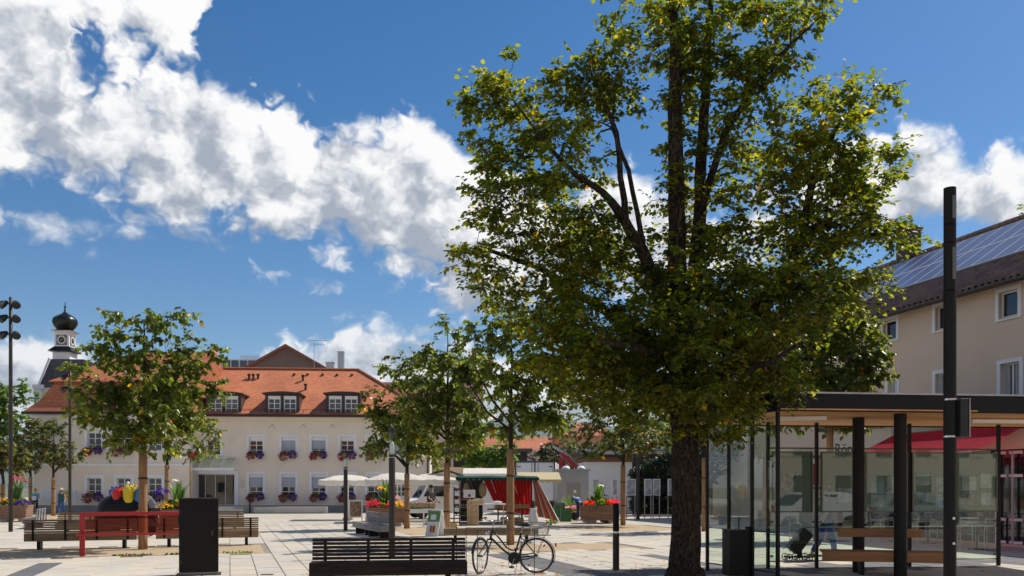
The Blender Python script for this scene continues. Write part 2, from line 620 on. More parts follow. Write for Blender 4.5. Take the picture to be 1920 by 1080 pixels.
M['anthracite'] = pm('anthracite_powder_coat', (0.011, 0.0095, 0.0085), 0.55, 0.12, 5, bump=0.05, bscale=200, spec=0.2)
M['lampgrey'] = pm('grey_brown_metal', (0.050, 0.042, 0.037), 0.5, 0.1, 5, spec=0.25)
M['steel'] = pm('galvanised_steel', (0.42, 0.42, 0.43), 0.35, 0.12, 8, metal=0.9)
M['darksteel'] = pm('dark_steel', (0.09, 0.085, 0.08), 0.4, 0.12, 8, metal=0.7)
M['red'] = pm('red_paint', (0.42, 0.012, 0.018), 0.35, 0.08, 4)
M['winglass'] = pm('dark_window_glass', (0.012, 0.014, 0.018), 0.04, 0.3, 0.6, spec=1.0)
M['blind'] = pm('grey_blind', (0.42, 0.45, 0.50), 0.7, 0.05, 3)
M['benchwood'] = pm('weathered_grey_brown_wood', (0.24, 0.17, 0.10), 0.8, 0.3, 3, bump=0.35, bscale=60, objrand=0.18, stretch=(0.6, 8, 8))
M['benchdark'] = pm('dark_stained_wood', (0.055, 0.034, 0.022), 0.75, 0.35, 3, bump=0.35, bscale=60, objrand=0.2, stretch=(0.6, 8, 8), spec=0.25)
M['benchgrey'] = pm('silver_grey_wood', (0.27, 0.26, 0.25), 0.75, 0.25, 3, bump=0.35, bscale=60, objrand=0.12, stretch=(0.6, 8, 8))
M['soffit'] = pm('larch_boards', (0.62, 0.30, 0.10), 0.6, 0.25, 2.0, bump=0.2, bscale=30, objrand=0.15, stretch=(0.7, 6, 6))
M['shelterwood'] = pm('varnished_orange_wood', (0.34, 0.15, 0.045), 0.45, 0.25, 2.0, bump=0.2, bscale=30, objrand=0.15, stretch=(0.7, 8, 8))
M['planterwood'] = pm('planter_larch', (0.26, 0.145, 0.085), 0.7, 0.3, 3, bump=0.3, bscale=50, objrand=0.18, stretch=(0.7, 8, 8))
M['cratewood'] = pm('pale_crate_wood', (0.55, 0.39, 0.22), 0.8, 0.2, 4, objrand=0.15)
M['glass'] = glass_mat('clear_glass')
M['bglass'] = glass_mat('board_glass', (0.95, 0.98, 0.96), 2.6)
M['black'] = pm('black_rubber', (0.014, 0.014, 0.014), 0.6, 0.2, 8)
M['chrome'] = pm('chrome', (0.65, 0.65, 0.66), 0.15, 0.05, 8, metal=1.0)
M['concrete'] = pm('pale_concrete', (0.44, 0.42, 0.39), 0.85, 0.1, 2, bump=0.2, stain=0.15)
M['brick_brown'] = pm('taupe_render', (0.17, 0.125, 0.105), 0.9, 0.06, 1)
M['foil'] = cloth_mat('white_foil', (0.75, 0.75, 0.75), 0.3, 0.3)
# ================================================================== GROUND
GY = R(18.3)
GU = Vector((math.cos(GY), math.sin(GY), 0))
GV = Vector((-math.sin(GY), math.cos(GY), 0))


def ab(p):
    return p.dot(GU), p.dot(GV)


def gw(a, b, z=0.0):
    p = GU * a + GV * b
    return Vector((p.x, p.y, z))


def slab_mat(name, col, dark):
    """far paving: the same slabs as a pattern, laid in the plaza's own grid"""
    m, gg = new_mat(name)
    co = gg.n('ShaderNodeMapping', {'Vector': gg.n('ShaderNodeTexCoord').outputs['Object'], 'Rotation': (0, 0, -GY)}).outputs[0]
    swap = gg.n('ShaderNodeSeparateXYZ', {0: co})
    co2 = gg.n('ShaderNodeCombineXYZ', {0: swap.outputs[1], 1: swap.outputs[0], 2: 0.0}).outputs[0]
    br = gg.n('ShaderNodeTexBrick', {'Vector': co2, 'Color1': (*col, 1), 'Color2': (*[c * 0.86 for c in col], 1), 'Mortar': (*[c * 0.62 for c in col], 1), 'Scale': 1.0,
                                     'Mortar Size': 0.012, 'Brick Width': 1.0, 'Row Height': 0.5})
    nz = gg.n('ShaderNodeTexNoise', {'Vector': co, 'Scale': 0.35, 'Detail': 8.0, 'Roughness': 0.65}).outputs[0]
    c = gg.n('ShaderNodeHueSaturation', {'Value': gg.m('MULTIPLY_ADD', nz, 0.5, 0.75), 'Color': br.outputs[0]}).outputs[0]
    b = gg.n('ShaderNodeBsdfPrincipled', {'Base Color': c, 'Roughness': 0.8, 'Specular IOR Level': 0.3})
    return finish(m, gg, b.outputs[0])


PAVE = (0.50, 0.45, 0.375)
M['far_pave'] = slab_mat('far_paving', PAVE, 0.5)


def paver_mat(name, col, spread):
    m, gg = new_mat(name)
    gi = gg.n('ShaderNodeNewGeometry')
    rv = gg.m('FRACT', gg.m('ADD', gi.outputs['Random Per Island'], gg.n('ShaderNodeObjectInfo').outputs['Random']))
    pos = gi.outputs['Position']
    nz = gg.n('ShaderNodeTexNoise', {'Vector': pos, 'Scale': 1.1, 'Detail': 9.0, 'Roughness': 0.7}).outputs[0]
    big = gg.n('ShaderNodeTexNoise', {'Vector': pos, 'Scale': 0.22, 'Detail': 4.0}).outputs[0]
    sp = gg.n('ShaderNodeTexNoise', {'Vector': pos, 'Scale': 34.0, 'Detail': 2.0}).outputs[0]
    v = gg.m('ADD', gg.m('MULTIPLY_ADD', rv, 2 * spread, 1 - spread), gg.m('MULTIPLY', gg.m('SUBTRACT', nz, 0.5), 0.42))
    v = gg.m('ADD', v, gg.m('MULTIPLY', gg.m('SUBTRACT', big, 0.5), 0.42))
    c = gg.n('ShaderNodeHueSaturation', {'Saturation': gg.m('MULTIPLY_ADD', rv, 0.5, 0.75), 'Value': v, 'Color': (*col, 1)}).outputs[0]
    c = gg.mix(gg.m('MULTIPLY', gg.ss(sp, 0.66, 0.74), 0.35), c, tuple(x * 0.4 for x in col))
    bp = gg.n('ShaderNodeBump', {'Height': gg.n('ShaderNodeTexNoise', {'Vector': pos, 'Scale': 70.0, 'Detail': 4.0}).outputs[0], 'Strength': 0.25, 'Distance': 0.01})
    b = gg.n('ShaderNodeBsdfPrincipled', {'Base Color': c, 'Roughness': 0.75, 'Specular IOR Level': 0.35, 'Normal': bp.outputs[0]})
    return finish(m, gg, b.outputs[0])


M['paver'] = paver_mat('granite_paver', PAVE, 0.06)
M['paver_dark'] = paver_mat('dark_basalt_paver', (0.125, 0.125, 0.13), 0.1)
M['joint'] = pm('sand_joint', (0.25, 0.22, 0.18), 0.95, 0.2, 8)


def sand_mat():
    m, gg = new_mat('crushed_sand')
    pos = gg.n('ShaderNodeNewGeometry').outputs['Position']
    a = gg.n('ShaderNodeTexNoise', {'Vector': pos, 'Scale': 26.0, 'Detail': 6.0, 'Roughness': 0.75}).outputs[0]
    b_ = gg.n('ShaderNodeTexNoise', {'Vector': pos, 'Scale': 0.9, 'Detail': 5.0}).outputs[0]
    c = gg.mix(gg.ss(a, 0.35, 0.68), (0.30, 0.21, 0.12), (0.56, 0.43, 0.28))
    c = gg.mix(gg.m('MULTIPLY', gg.ss(b_, 0.5, 0.7), 0.5), c, (0.24, 0.20, 0.12))
    bp = gg.n('ShaderNodeBump', {'Height': a, 'Strength': 0.8, 'Distance': 0.02})
    return finish(m, gg, gg.n('ShaderNodeBsdfPrincipled', {'Base Color': c, 'Roughness': 0.95, 'Normal': bp.outputs[0]}).outputs[0])


M['sand'] = sand_mat()
M['earth'] = pm('meadow_and_yards', (0.12, 0.13, 0.07), 0.95, 0.3, 0.05)

o = MB().poly([(-8400, -2500, -0.25), (8400, -2500, -0.25), (8400, 11300, -0.25), (-8400, 11300, -0.25)]).build('ground', M['earth'])
struct(o)
o = MB().poly([(-90, -45, -0.022), (90, -45, -0.022), (90, 150, -0.022), (-90, 150, -0.022)]).build('plaza_paving', M['far_pave'])
struct(o, 'pale stone slab paving of the square')
PAVING = o

# rectangular tree beds in the paving grid: (a0, a1, b0, b1)
_b1f, _b1b = ab(gp(497, 1037)), ab(gp(485, 1021))
BEDS = [
    (ab(gp(-60, 1044))[0], _b1f[0], _b1f[1], _b1b[1] + 0.2),
    (ab(gp(850, 1026))[0], ab(gp(1212, 1029))[0], ab(gp(1100, 1031))[1], ab(gp(1100, 1018))[1]),
    (ab(gp(1060, 992))[0], ab(gp(1330, 996))[0], ab(gp(1170, 996))[1], ab(gp(1170, 983))[1]),
    (ab(gp(745, 996))[0], ab(gp(880, 1000))[0], ab(gp(800, 1004))[1], ab(gp(800, 988))[1]),
    (ab(gp(2, 972))[0], ab(gp(120, 972))[0], ab(gp(60, 974))[1], ab(gp(60, 966))[1]),
]


def in_bed(a, b):
    return any(a0 - 0.02 < a < a1 + 0.02 and b0 - 0.02 < b < b1 + 0.02 for a0, a1, b0, b1 in BEDS)


_s1a, _s1b = ab(gp(62, 1055)), ab(gp(113, 1055))
_s2 = ab(gp(914, 1039))
_s3 = ab(gp(1163, 1038))
_s4 = ab(gp(1100, 1071))
STRIPS = [(_s1a[0], _s1b[0] + 0.1, -50, _s1a[1]), (_s2[0], _s2[0] + 0.7, -50, _s2[1]), (_s3[0], _s3[0] + 0.5, -50, _s3[1]),
          (ab(gp(1046, 1072))[0], ab(gp(1046, 1072))[0] + 14, _s4[1] - 1.5, _s4[1])]


def is_dark(a, b):
    return any(a0 <= a <= a1 and b0 <= b <= b1 for a0, a1, b0, b1 in STRIPS)


bed_o = []
for i, (a0, a1, b0, b1) in enumerate(BEDS):
    o = MB()
    nx, ny = max(2, int((a1 - a0) / 0.35)), max(2, int((b1 - b0) / 0.35))
    vs, fs = [], []
    for j in range(ny + 1):
        for k in range(nx + 1):
            p = gw(a0 + (a1 - a0) * k / nx, b0 + (b1 - b0) * j / ny)
            edge = k in (0, nx) or j in (0, ny)
            vs.append((p.x, p.y, -0.012 if edge else -0.006 + 0.014 * rnd.random()))
    for j in range(ny):
        for k in range(nx):
            q = j * (nx + 1) + k
            fs.append((q, q + 1, q + nx + 2, q + nx + 1))
    struct(o.add(vs, fs).build('tree_bed', M['sand'], smooth=True), 'strip of crushed sand left open round the trees')

# slabs: 0.5 m wide, laid lengthwise along GV with staggered joints
cells = []
W_, L_, J_ = 0.5, 1.0, 0.011
for ia in range(-70, 90):
    off = (ia * 0.37) % 1.0
    for ib in range(4, 44):
        a, b = (ia + 0.5) * W_, (ib + off + 0.5) * L_
        p = gw(a, b)
        if p.y < 9 or p.y > 38 or abs(p.x) > 0.66 * p.y + 3 or in_bed(a, b):
            continue
        cells.append((p.y, a, b, p))
cells.sort(key=lambda c: c[0])


def slab_geo(c, z):
    w, l = W_ / 2 - J_ / 2, L_ / 2 - J_ / 2
    e = 0.006
    vs = []
    for (x, y, zz) in ((-w, -l, -0.02), (w, -l, -0.02), (w, l, -0.02), (-w, l, -0.02), (-w + e, -l + e, z), (w - e, -l + e, z), (w - e, l - e, z), (-w + e, l - e, z)):
        vs.append(GU * x + GV * y + Vector((c[0], c[1], zz)))
    return vs, [(4, 5, 6, 7), (0, 1, 5, 4), (1, 2, 6, 5), (2, 3, 7, 6), (3, 0, 4, 7)]


slab_me = MB().add(*slab_geo((0, 0), 0.0)).mesh('paver')
slab_me.materials.append(M['paver'])
slab_dk = MB().add(*slab_geo((0, 0), 0.0)).mesh('paver')
slab_dk.materials.append(M['paver_dark'])
rest_l, rest_d = MB(), MB()
n_obj = 0
for (Y, a, b, p) in cells:
    sx = CX + p.x / p.y * FPX
    sy = HY + EYE / p.y * FPX
    seen = -20 < sx < 1940 and sy < 1092
    dz_ = rnd.uniform(-0.0025, 0.0025)
    if seen and n_obj < 300:
        o = bpy.data.objects.new('paver', slab_dk if is_dark(a, b) else slab_me)
        C.objects.link(o)
        o.location = (p.x, p.y, dz_)
        o.parent = PAVING
        n_obj += 1
    else:
        (rest_d if is_dark(a, b) else rest_l).add(*slab_geo((p.x, p.y), dz_))
for mb_, mt_, nm in ((rest_l, 'paver', 'more_pavers'), (rest_d, 'paver_dark', 'more_dark_pavers')):
    if mb_.v:
        o = mb_.build(nm, M[mt_], PAVING)
        o['kind'] = 'stuff'
j_ = MB()
ys = [8.6, 38.6]
j_.poly([(-0.66 * ys[0] - 3.2, ys[0], -0.0175), (0.66 * ys[0] + 3.2, ys[0], -0.0175), (0.66 * ys[1] + 3.2, ys[1], -0.0175), (-0.66 * ys[1] - 3.2, ys[1], -0.0175)])
o = j_.build('joint_bed', M['joint'], PAVING)

# far hills behind the roofs
hv, hf = [], []
NA, NR = 70, 7
for j in range(NR):
    for k in range(NA):
        aa = R(-50 + 100 * k / (NA - 1))
        rr = 2900 + 420 * j
        ridge = 330 + 85 * math.sin(aa * 5 + 0.6) + 48 * math.sin(aa * 13 + 2) + 26 * math.sin(aa * 29 + 1) + 14 * math.sin(aa * 61)
        h = ridge * math.sin(PI / 2 * j / (NR - 1)) ** 1.3 + (18 * math.sin(aa * 90 + j * 3) if 0 < j else 0)
        hv.append((rr * math.sin(aa), rr * math.cos(aa), h - 1))
for j in range(NR - 1):
    for k in range(NA - 1):
        q = j * NA + k
        hf.append((q, q + 1, q + NA + 1, q + NA))
M['hill'] = pm('forested_mountain', (0.055, 0.085, 0.075), 1.0, 0.25, 0.004)
struct(MB().add(hv, hf).build('hills', M['hill'], smooth=True), 'wooded mountain slope behind the town')


# ================================================================== BUILDINGS
def wall_open(w0, w1, z0, z1, openings, depth=0.18, y=0.0):
    """a facade sheet with real openings and reveals; openings = (x0, x1, z0, z1)"""
    mb = MB()
    xs = sorted({w0, w1, *[v for o_ in openings for v in o_[:2]]})
    zs = sorted({z0, z1, *[v for o_ in openings for v in o_[2:]]})
    for i in range(len(xs) - 1):
        for j in range(len(zs) - 1):
            cx_, cz_ = (xs[i] + xs[i + 1]) / 2, (zs[j] + zs[j + 1]) / 2
            if any(o_[0] < cx_ < o_[1] and o_[2] < cz_ < o_[3] for o_ in openings):
                continue
            mb.poly([(xs[i], y, zs[j]), (xs[i + 1], y, zs[j]), (xs[i + 1], y, zs[j + 1]), (xs[i], y, zs[j + 1])])
    for (a, b, c, d) in openings:
        q = y + depth
        for p in ([(a, y, c), (a, q, c), (a, q, d), (a, y, d)], [(b, y, c), (b, y, d), (b, q, d), (b, q, c)],
                  [(a, y, d), (a, q, d), (b, q, d), (b, y, d)], [(a, y, c), (b, y, c), (b, q, c), (a, q, c)]):
            mb.poly(p)
    return mb


def window(parent, x0, x1, z0, z1, y=0.0, cols=2, rows=3, surround=0.17, rec=0.14, roller=0.0, blind=0.0, sill=True, glass='winglass', proud=0.03):
    """surround on the wall, casement with glazing bars in the reveal, dark panes behind"""
    mb = MB()
    s = surround
    if s:
        mb.span(x0 - s, x0, y - proud, y + 0.01, z0 - s * 0.4, z1 + s)
        mb.span(x1, x1 + s, y - proud, y + 0.01, z0 - s * 0.4, z1 + s)
        mb.span(x0, x1, y - proud, y + 0.01, z1, z1 + s)
    if sill:
        mb.span(x0 - s - 0.03, x1 + s + 0.03, y - proud - 0.05, y + rec, z0 - 0.07, z0 - 0.002)
    if not mb.v:
        mb.span(x0, x1, y, y + 0.01, z1 - 0.02, z1)
    w = mb.build('window', M['trim'], parent)
    zt = z1 - roller
    fr = MB()
    f = 0.06
    yy = y + rec
    if roller:
        fr.span(x0 + 0.004, x1 - 0.004, yy - 0.05, yy + 0.05, zt, z1 - 0.004)
    fr.span(x0 + 0.004, x0 + f, yy, yy + 0.06, z0, zt)
    fr.span(x1 - f, x1 - 0.004, yy, yy + 0.06, z0, zt)
    fr.span(x0 + f, x1 - f, yy, yy + 0.06, zt - f, zt - 0.003)
    fr.span(x0 + f, x1 - f, yy, yy + 0.06, z0 + 0.003, z0 + f)
    for c in range(1, cols):
        x = x0 + (x1 - x0) * c / cols
        fr.span(x - 0.03, x + 0.03, yy + 0.005, yy + 0.05, z0 + f, zt - f)
    for r in range(1, rows):
        z = z0 + (zt - z0) * r / rows
        fr.span(x0 + f, x1 - f, yy + 0.008, yy + 0.045, z - 0.02, z + 0.02)
    fr.build('casement', M['white'], w)
    MB().poly([(x0, yy + 0.035, z0), (x1, yy + 0.035, z0), (x1, yy + 0.035, zt), (x0, yy + 0.035, zt)]).build('pane', M[glass], w)
    if blind:
        b = MB()
        n = max(3, int(blind / 0.09))
        for k in range(n):
            zz = zt - blind * (k + 0.5) / n
            b.box(((x0 + x1) / 2, yy - 0.03, zz), (x1 - x0 - 0.06, 0.02, blind / n * 0.93))
        b.span(x0 + 0.03, x1 - 0.03, yy - 0.05, yy - 0.01, zt - blind - 0.05, zt - blind)
        b.build('blind', M['blind'], w)
    return w


def hip_roof(x0, x1, y0, y1, ze, zr, rx0, rx1, name, mat, parent, thick=0.0):
    ym = (y0 + y1) / 2
    mb = MB()
    A, B, C_, D = (x0, y0, ze), (x1, y0, ze), (x1, y1, ze), (x0, y1, ze)
    E, F_ = (rx0, ym, zr), (rx1, ym, zr)
    mb.poly([A, B, F_, E]).poly([C_, D, E, F_]).poly([B, C_, F_]).poly([D, A, E])
    o = mb.build(name, mat, parent)
    uv_planar(o)
    return o


# ---------------------------------------------------------------- town hall (long block with the dormers)
TH = Frame(352, 58.5, 4.0)
th = thing('town_hall', 'long cream town hall with orange tiled hip roof and dark dormers', 'building', TH.o, TH.yaw)
XR = TH.s(806)
XL = TH.s(340)
EAVE = 6.55


def thw(px0, px1, py0, py1):
    a, _ = TH.sz(px0, py0)
    b, _ = TH.sz(px1, py0)
    return a, b, TH.sz((px0 + px1) / 2, py1)[1], TH.sz((px0 + px1) / 2, py0)[1]


up_win, lo_win = [], []
for px in (400, 480, 541, 597.5, 651, 702, 752):
    a, b, z0, z1 = thw(px - 13, px + 13, 819, 853)
    up_win.append((a, b, z0, z1))
for px in (480, 541, 597.5, 651, 702, 752):
    a, b, z0, z1 = thw(px - 13, px + 13, 889, 931)
    lo_win.append((a, b, z0, z1))
DX0, DX1 = TH.s(365), TH.s(440)
DZ0, DZ1 = 0.45, TH.sz(400, 889)[1]
wall_open(XL, XR, 0, EAVE, up_win + lo_win + [(DX0, DX1, DZ0, DZ1)], 0.2).build('wall', M['plaster'], th)
sw = MB()
sw.span(XR - 0.001, XR, 0.0, 10.4, 0, EAVE)
sw.span(XL, XR - 0.002, 10.38, 10.4, 0, EAVE)
sw.build('side_wall', M['plaster'], th)
for i, (a, b, c, d) in enumerate(up_win):
    window(th, a, b, c, d, cols=2, rows=3, roller=0.24, blind=(0, 0, 0.85, 0.55, 0, 0.3, 0.6)[i])
for i, (a, b, c, d) in enumerate(lo_win):
    window(th, a, b, c, d, cols=2, rows=4, roller=0.2, blind=(0.66, 0.6, 0.72, 0.5, 0.66, 0.3)[i], surround=0.17)
mb = MB()
mb.span(XL, XR, -0.04, 0.02, 0, 0.45)
mb.build('plinth', M['plinth'], th)
mb = MB()
mb.span(XL, XR + 0.12, -0.14, -0.003, EAVE - 0.30, EAVE - 0.04)
mb.span(XL, XR + 0.2, -0.34, -0.003, EAVE - 0.04, EAVE + 0.05)
mb.build('cornice', M['plaster'], th)
MB().tube([(XL, -0.5, EAVE + 0.06), (XR + 0.4, -0.5, EAVE + 0.06)], 0.09, 8).build('gutter', M['gutter'], th)
MB().tube([(XR - 0.15, -0.45, EAVE), (XR - 0.15, -0.12, EAVE - 0.5), (XR - 0.15, -0.12, 0.1)], 0.05, 8).build('downpipe', M['gutter'], th)
ZR = 10.55
RXR = TH.sz(672, 688, 5.2)[0]
rf = hip_roof(XL - 1.0, XR + 0.45, -0.5, 10.9, EAVE + 0.06, ZR, XL, RXR, 'roof', M['roof'], th)
mb = MB()
for k in range(70):   # ridge and hip caps, one clay cap after another
    x = XL + (RXR - XL) * k / 70
    mb.tube([(x, 5.2, ZR + 0.02), (x + (RXR - XL) / 70 * 1.04, 5.2, ZR + 0.035)], 0.11, 6)
hp = [Vector((RXR, 5.2, ZR + 0.02)), Vector((XR + 0.45, -0.5, EAVE + 0.1))]
for k in range(32):
    mb.tube([hp[0].lerp(hp[1], k / 32), hp[0].lerp(hp[1], (k + 1.06) / 32)], 0.11, 6)
mb.build('ridge_caps', M['roof'], rf)
sl = (ZR - EAVE - 0.06) / 5.7


def on_roof(px, py):
    """point of the front slope seen at that place"""
    for it in range(12):
        back = 1.0 if it == 0 else back
        a, z = TH.sz(px, py, back)
        back = (z - EAVE - 0.06) / sl - 0.5
    return a, back, z


for (px, py, k) in ((467, 710, 1), (475, 710, 1), (484, 710, 1), (568, 714, 2), (573, 731, 2), (552, 703, 0), (577, 703, 0), (605, 703.5, 0), (632, 704, 0), (660, 704, 0)):
    a, b, z = on_roof(px, py)
    v = MB()
    if k == 0:
        v.box((a, b - 0.02, z + 0.05), (0.16, 0.2, 0.12))
    else:
        v.tube([(a, b, z - 0.1), (a, b, z + 0.25 * k ** 0.5)], 0.08, 8)
        v.lathe([(0.13, 0), (0.13, 0.1), (0.02, 0.16)], 8, (a, b - 0.03, z + 0.22 * k ** 0.5))
    v.build('roof_vent', M['gutter'], rf)
sg = MB()   # snow guard rail above the gutter
for zz in (0.14, 0.24):
    sg.tube([(TH.s(420), -0.2, EAVE + 0.27 + zz), (XR - 0.3, -0.2, EAVE + 0.27 + zz)], 0.014, 5)
for k in range(24):
    x = TH.s(420) + (XR - 0.3 - TH.s(420)) * k / 23
    sg.box((x, -0.2, EAVE + 0.36), (0.03, 0.03, 0.3))
sg.build('snow_guard', M['gutter'], rf)

for (pl, pr) in ((386, 452), (497, 561), (611, 676)):
    yf = -0.12
    x0, zb = TH.sz(pl, 775, yf)
    x1, zt = TH.sz(pr, 738, yf)
    body = MB()
    yb = 4.2
    body.span(x0, x0 + 0.2, yf, yb, zb - 0.25, zt - 0.06)
    body.span(x1 - 0.2, x1, yf, yb, zb - 0.25, zt - 0.06)
    body.span(x0 + 0.2, x1 - 0.2, yf, yf + 0.3, zb - 0.25, zb - 0.02)
    xm = (x0 + x1) / 2
    body.span(xm - 0.11, xm + 0.11, yf, yf + 0.3, zb - 0.02, zt - 0.17)
    body.span(x0 + 0.2, x1 - 0.2, yf, yf + 0.3, zt - 0.17, zt - 0.06)
    d = body.build('dormer', M['brownwood'], th)
    r = MB()
    n = 8
    for k in range(n):
        t0, t1 = k / n, (k + 1) / n
        f = lambda t: zt + 0.02 + 0.11 * math.sin(PI * t) ** 0.8
        xa, xb = x0 - 0.16 + (x1 - x0 + 0.32) * t0, x0 - 0.16 + (x1 - x0 + 0.32) * t1
        r.prism([(xa, yf - 0.22, zt - 0.06), (xb, yf - 0.22, zt - 0.06), (xb, yf - 0.22, f(t1)), (xa, yf - 0.22, f(t0))], (0, 0, 0), (0, yb - yf, 0))
    r.build('dormer_roof', M['gutter'], d)
    for (wa, wb) in ((x0 + 0.2, xm - 0.11), (xm + 0.11, x1 - 0.2)):
        wn = MB()
        y = yf + 0.06
        wz0, wz1 = zb - 0.02, zt - 0.17
        wn.span(wa, wb, y - 0.05, y + 0.03, wz1 - 0.16, wz1)
        for (p, q, s_, t_) in ((wa, wa + 0.07, wz0, wz1 - 0.16), (wb - 0.07, wb, wz0, wz1 - 0.16), (wa + 0.07, wb - 0.07, wz0, wz0 + 0.07), (wa + 0.07, wb - 0.07, wz1 - 0.23, wz1 - 0.16),
                               ((wa + wb) / 2 - 0.025, (wa + wb) / 2 + 0.025, wz0 + 0.07, wz1 - 0.23)):
            wn.span(p, q, y, y + 0.05, s_, t_)
        for rr_ in (1, 2):
            z = wz0 + (wz1 - 0.16 - wz0) * rr_ / 3
            wn.span(wa + 0.07, wb - 0.07, y + 0.006, y + 0.04, z - 0.02, z + 0.02)
        wn.build('dormer_window', M['white'], d)
        MB().poly([(wa, y + 0.03, wz0), (wb, y + 0.03, wz0), (wb, y + 0.03, wz1), (wa, y + 0.03, wz1)]).build('pane', M['winglass'], d)

# entrance: four sliding glass leaves in a white frame, canopy of glass on white rafters
dr = MB()
dr.span(DX0 - 0.28, DX0, -0.1, 0.1, DZ0, DZ1 + 0.25)
dr.span(DX1, DX1 + 0.28, -0.1, 0.1, DZ0, DZ1 + 0.25)
dr.span(DX0, DX1, -0.1, 0.1, DZ1, DZ1 + 0.25)
en = dr.build('entrance', M['trim'], th)
for k in range(4):
    xa, xb = DX0 + (DX1 - DX0) * k / 4, DX0 + (DX1 - DX0) * (k + 1) / 4
    MB().poly([(xa, 0.12, DZ0), (xb, 0.12, DZ0), (xb, 0.12, DZ1), (xa, 0.12, DZ1)]).build('door_pane', M['winglass'], en)
    f = MB()
    f.span(xa, xa + 0.05, 0.08, 0.13, DZ0, DZ1 - 0.002)
    f.span(xa + 0.05, xb, 0.09, 0.13, DZ1 - 0.06, DZ1 - 0.003)
    f.span(xa + 0.05, xb, 0.09, 0.13, DZ0, DZ0 + 0.07)
    f.build('door_frame', M['steel'], en)
cz0, cz1 = TH.sz(400, 877)[1], TH.sz(400, 858)[1]
cx0, cx1 = TH.s(361), TH.s(447)
cn = MB()
cn.span(cx0, cx1, -1.25, -1.13, cz0 - 0.2, cz0 - 0.05)
cn.span(cx0, cx1, -0.14, -0.005, cz1 - 0.06, cz1 + 0.02)
for k in range(5):
    x = cx0 + 0.06 + (cx1 - cx0 - 0.12) * k / 4
    cn.beam((x, -1.22, cz0 - 0.02), (x, -0.02, cz1), 0.07, 0.09)
cnp = cn.build('canopy', M['white'], th)
for k in range(4):
    xa, xb = cx0 + 0.1 + (cx1 - cx0 - 0.12) * k / 4, cx0 + (cx1 - cx0 - 0.12) * (k + 1) / 4 + 0.02
    MB().poly([(xa, -1.2, cz0 + 0.04), (xb, -1.2, cz0 + 0.04), (xb, -0.03, cz1 + 0.055), (xa, -0.03, cz1 + 0.055)]).build('canopy_pane', M['glass'], cnp)
sb = MB()
bx = TH.sz(455, 910)
sb.span(bx[0] - 0.08, bx[0] + 0.08, -0.06, -0.004, 1.7, 2.25)
sb.build('bell_panel', M['steel'], th)
for px in (511, 569, 624):
    a, z = TH.sz(px, 796)
    br_ = MB()
    br_.tube([(a, -0.02, z), (a - 0.2, -0.3, z - 0.25)], 0.012, 5).tube([(a, -0.02, z), (a + 0.2, -0.3, z - 0.25)], 0.012, 5)
    br_.build('flag_bracket', M['darksteel'], th)

# terrace and steps in front of the entrance
t0, t1 = TH.s(330), TH.s(478)
st = MB()
st.span(t0, t1, -3.2, -0.05, 0, 0.42)
st.span(t0, t1, -3.55, -3.2, 0, 0.28)
st.span(t0, t1, -3.9, -3.55, 0, 0.14)
o = st.build('entrance_steps', M['concrete'])
o.location = TH.o
o.rotation_euler.z = TH.yaw
tag(o, 'pale stone steps leading up to the glass town hall entrance', 'steps')
lw = MB()
lw.span(TH.s(496), TH.s(626), -3.3, -2.7, 0, 0.42)
o = lw.build('low_wall', M['concrete'], bevel=0.02)
o.location = TH.o
o.rotation_euler.z = TH.yaw
tag(o, 'long low concrete seat wall below the town hall windows', 'seat wall')
ps = MB()
ps.box((0, 0, 0.55), (0.09, 0.09, 1.1)).box((0, 0, 1.12), (0.16, 0.12, 0.06))
o = ps.build('bollard_post', M['anthracite'], bevel=0.01)
o.location = TH.w(TH.s(491), -3.5)
tag(o, 'slim dark post at the end of the entrance steps', 'post')

# ---------------------------------------------------------------- old wing on the left, mansard roof
OW = Frame(62, 56.6, 2.0)
ow = thing('old_wing', 'old cream corner building with flared mansard roof of red tiles', 'building', OW.o, OW.yaw)
WX0, WX1 = OW.s(63), OW.s(357)
E2 = OW.sz(200, 776)[1]
wo_ = []


def oww(px, hw, py0, py1):
    return OW.s(px - hw), OW.s(px + hw), OW.sz(px, py1)[1], OW.sz(px, py0)[1]


PXS = (177, 232, 290)
up2 = [oww(px, 13, 806, 845) for px in PXS]
lo2 = [oww(px, 13, 896, 932) for px in PXS]
wall_open(WX0, WX1, 0, E2, up2 + lo2, 0.2).build('wall', M['plaster_old'], ow)
sw = MB()
sw.span(WX0 + 0.0, WX0 + 0.002, 0, 9.6, 0, E2)
sw.span(WX1 - 0.002, WX1, 0.002, 6, 0, E2)
sw.build('side_wall', M['plaster_old'], ow)
for (a, b, c, d) in up2:
    window(ow, a, b, c, d, cols=2, rows=3, roller=0.16, surround=0.2)
for (a, b, c, d) in lo2:
    window(ow, a, b, c, d, cols=2, rows=3, roller=0.0, surround=0.2)
mb = MB()
for (p0, p1, pr_) in ((869, 874, 0.10), (845, 848, 0.07)):
    mb.span(WX0, WX1 + 0.05, -pr_, -0.003, OW.sz(200, p1)[1], OW.sz(200, p0)[1])
mb.span(WX0 - 0.1, WX1 + 0.05, -0.2, -0.003, E2 - 0.3, E2 - 0.02)
mb.build('cornice', M['trim'], ow)
mb = MB()
mb.span(WX0 - 0.03, WX1, -0.05, -0.002, 0, 0.5)
mb.build('plinth', M['plinth'], ow)


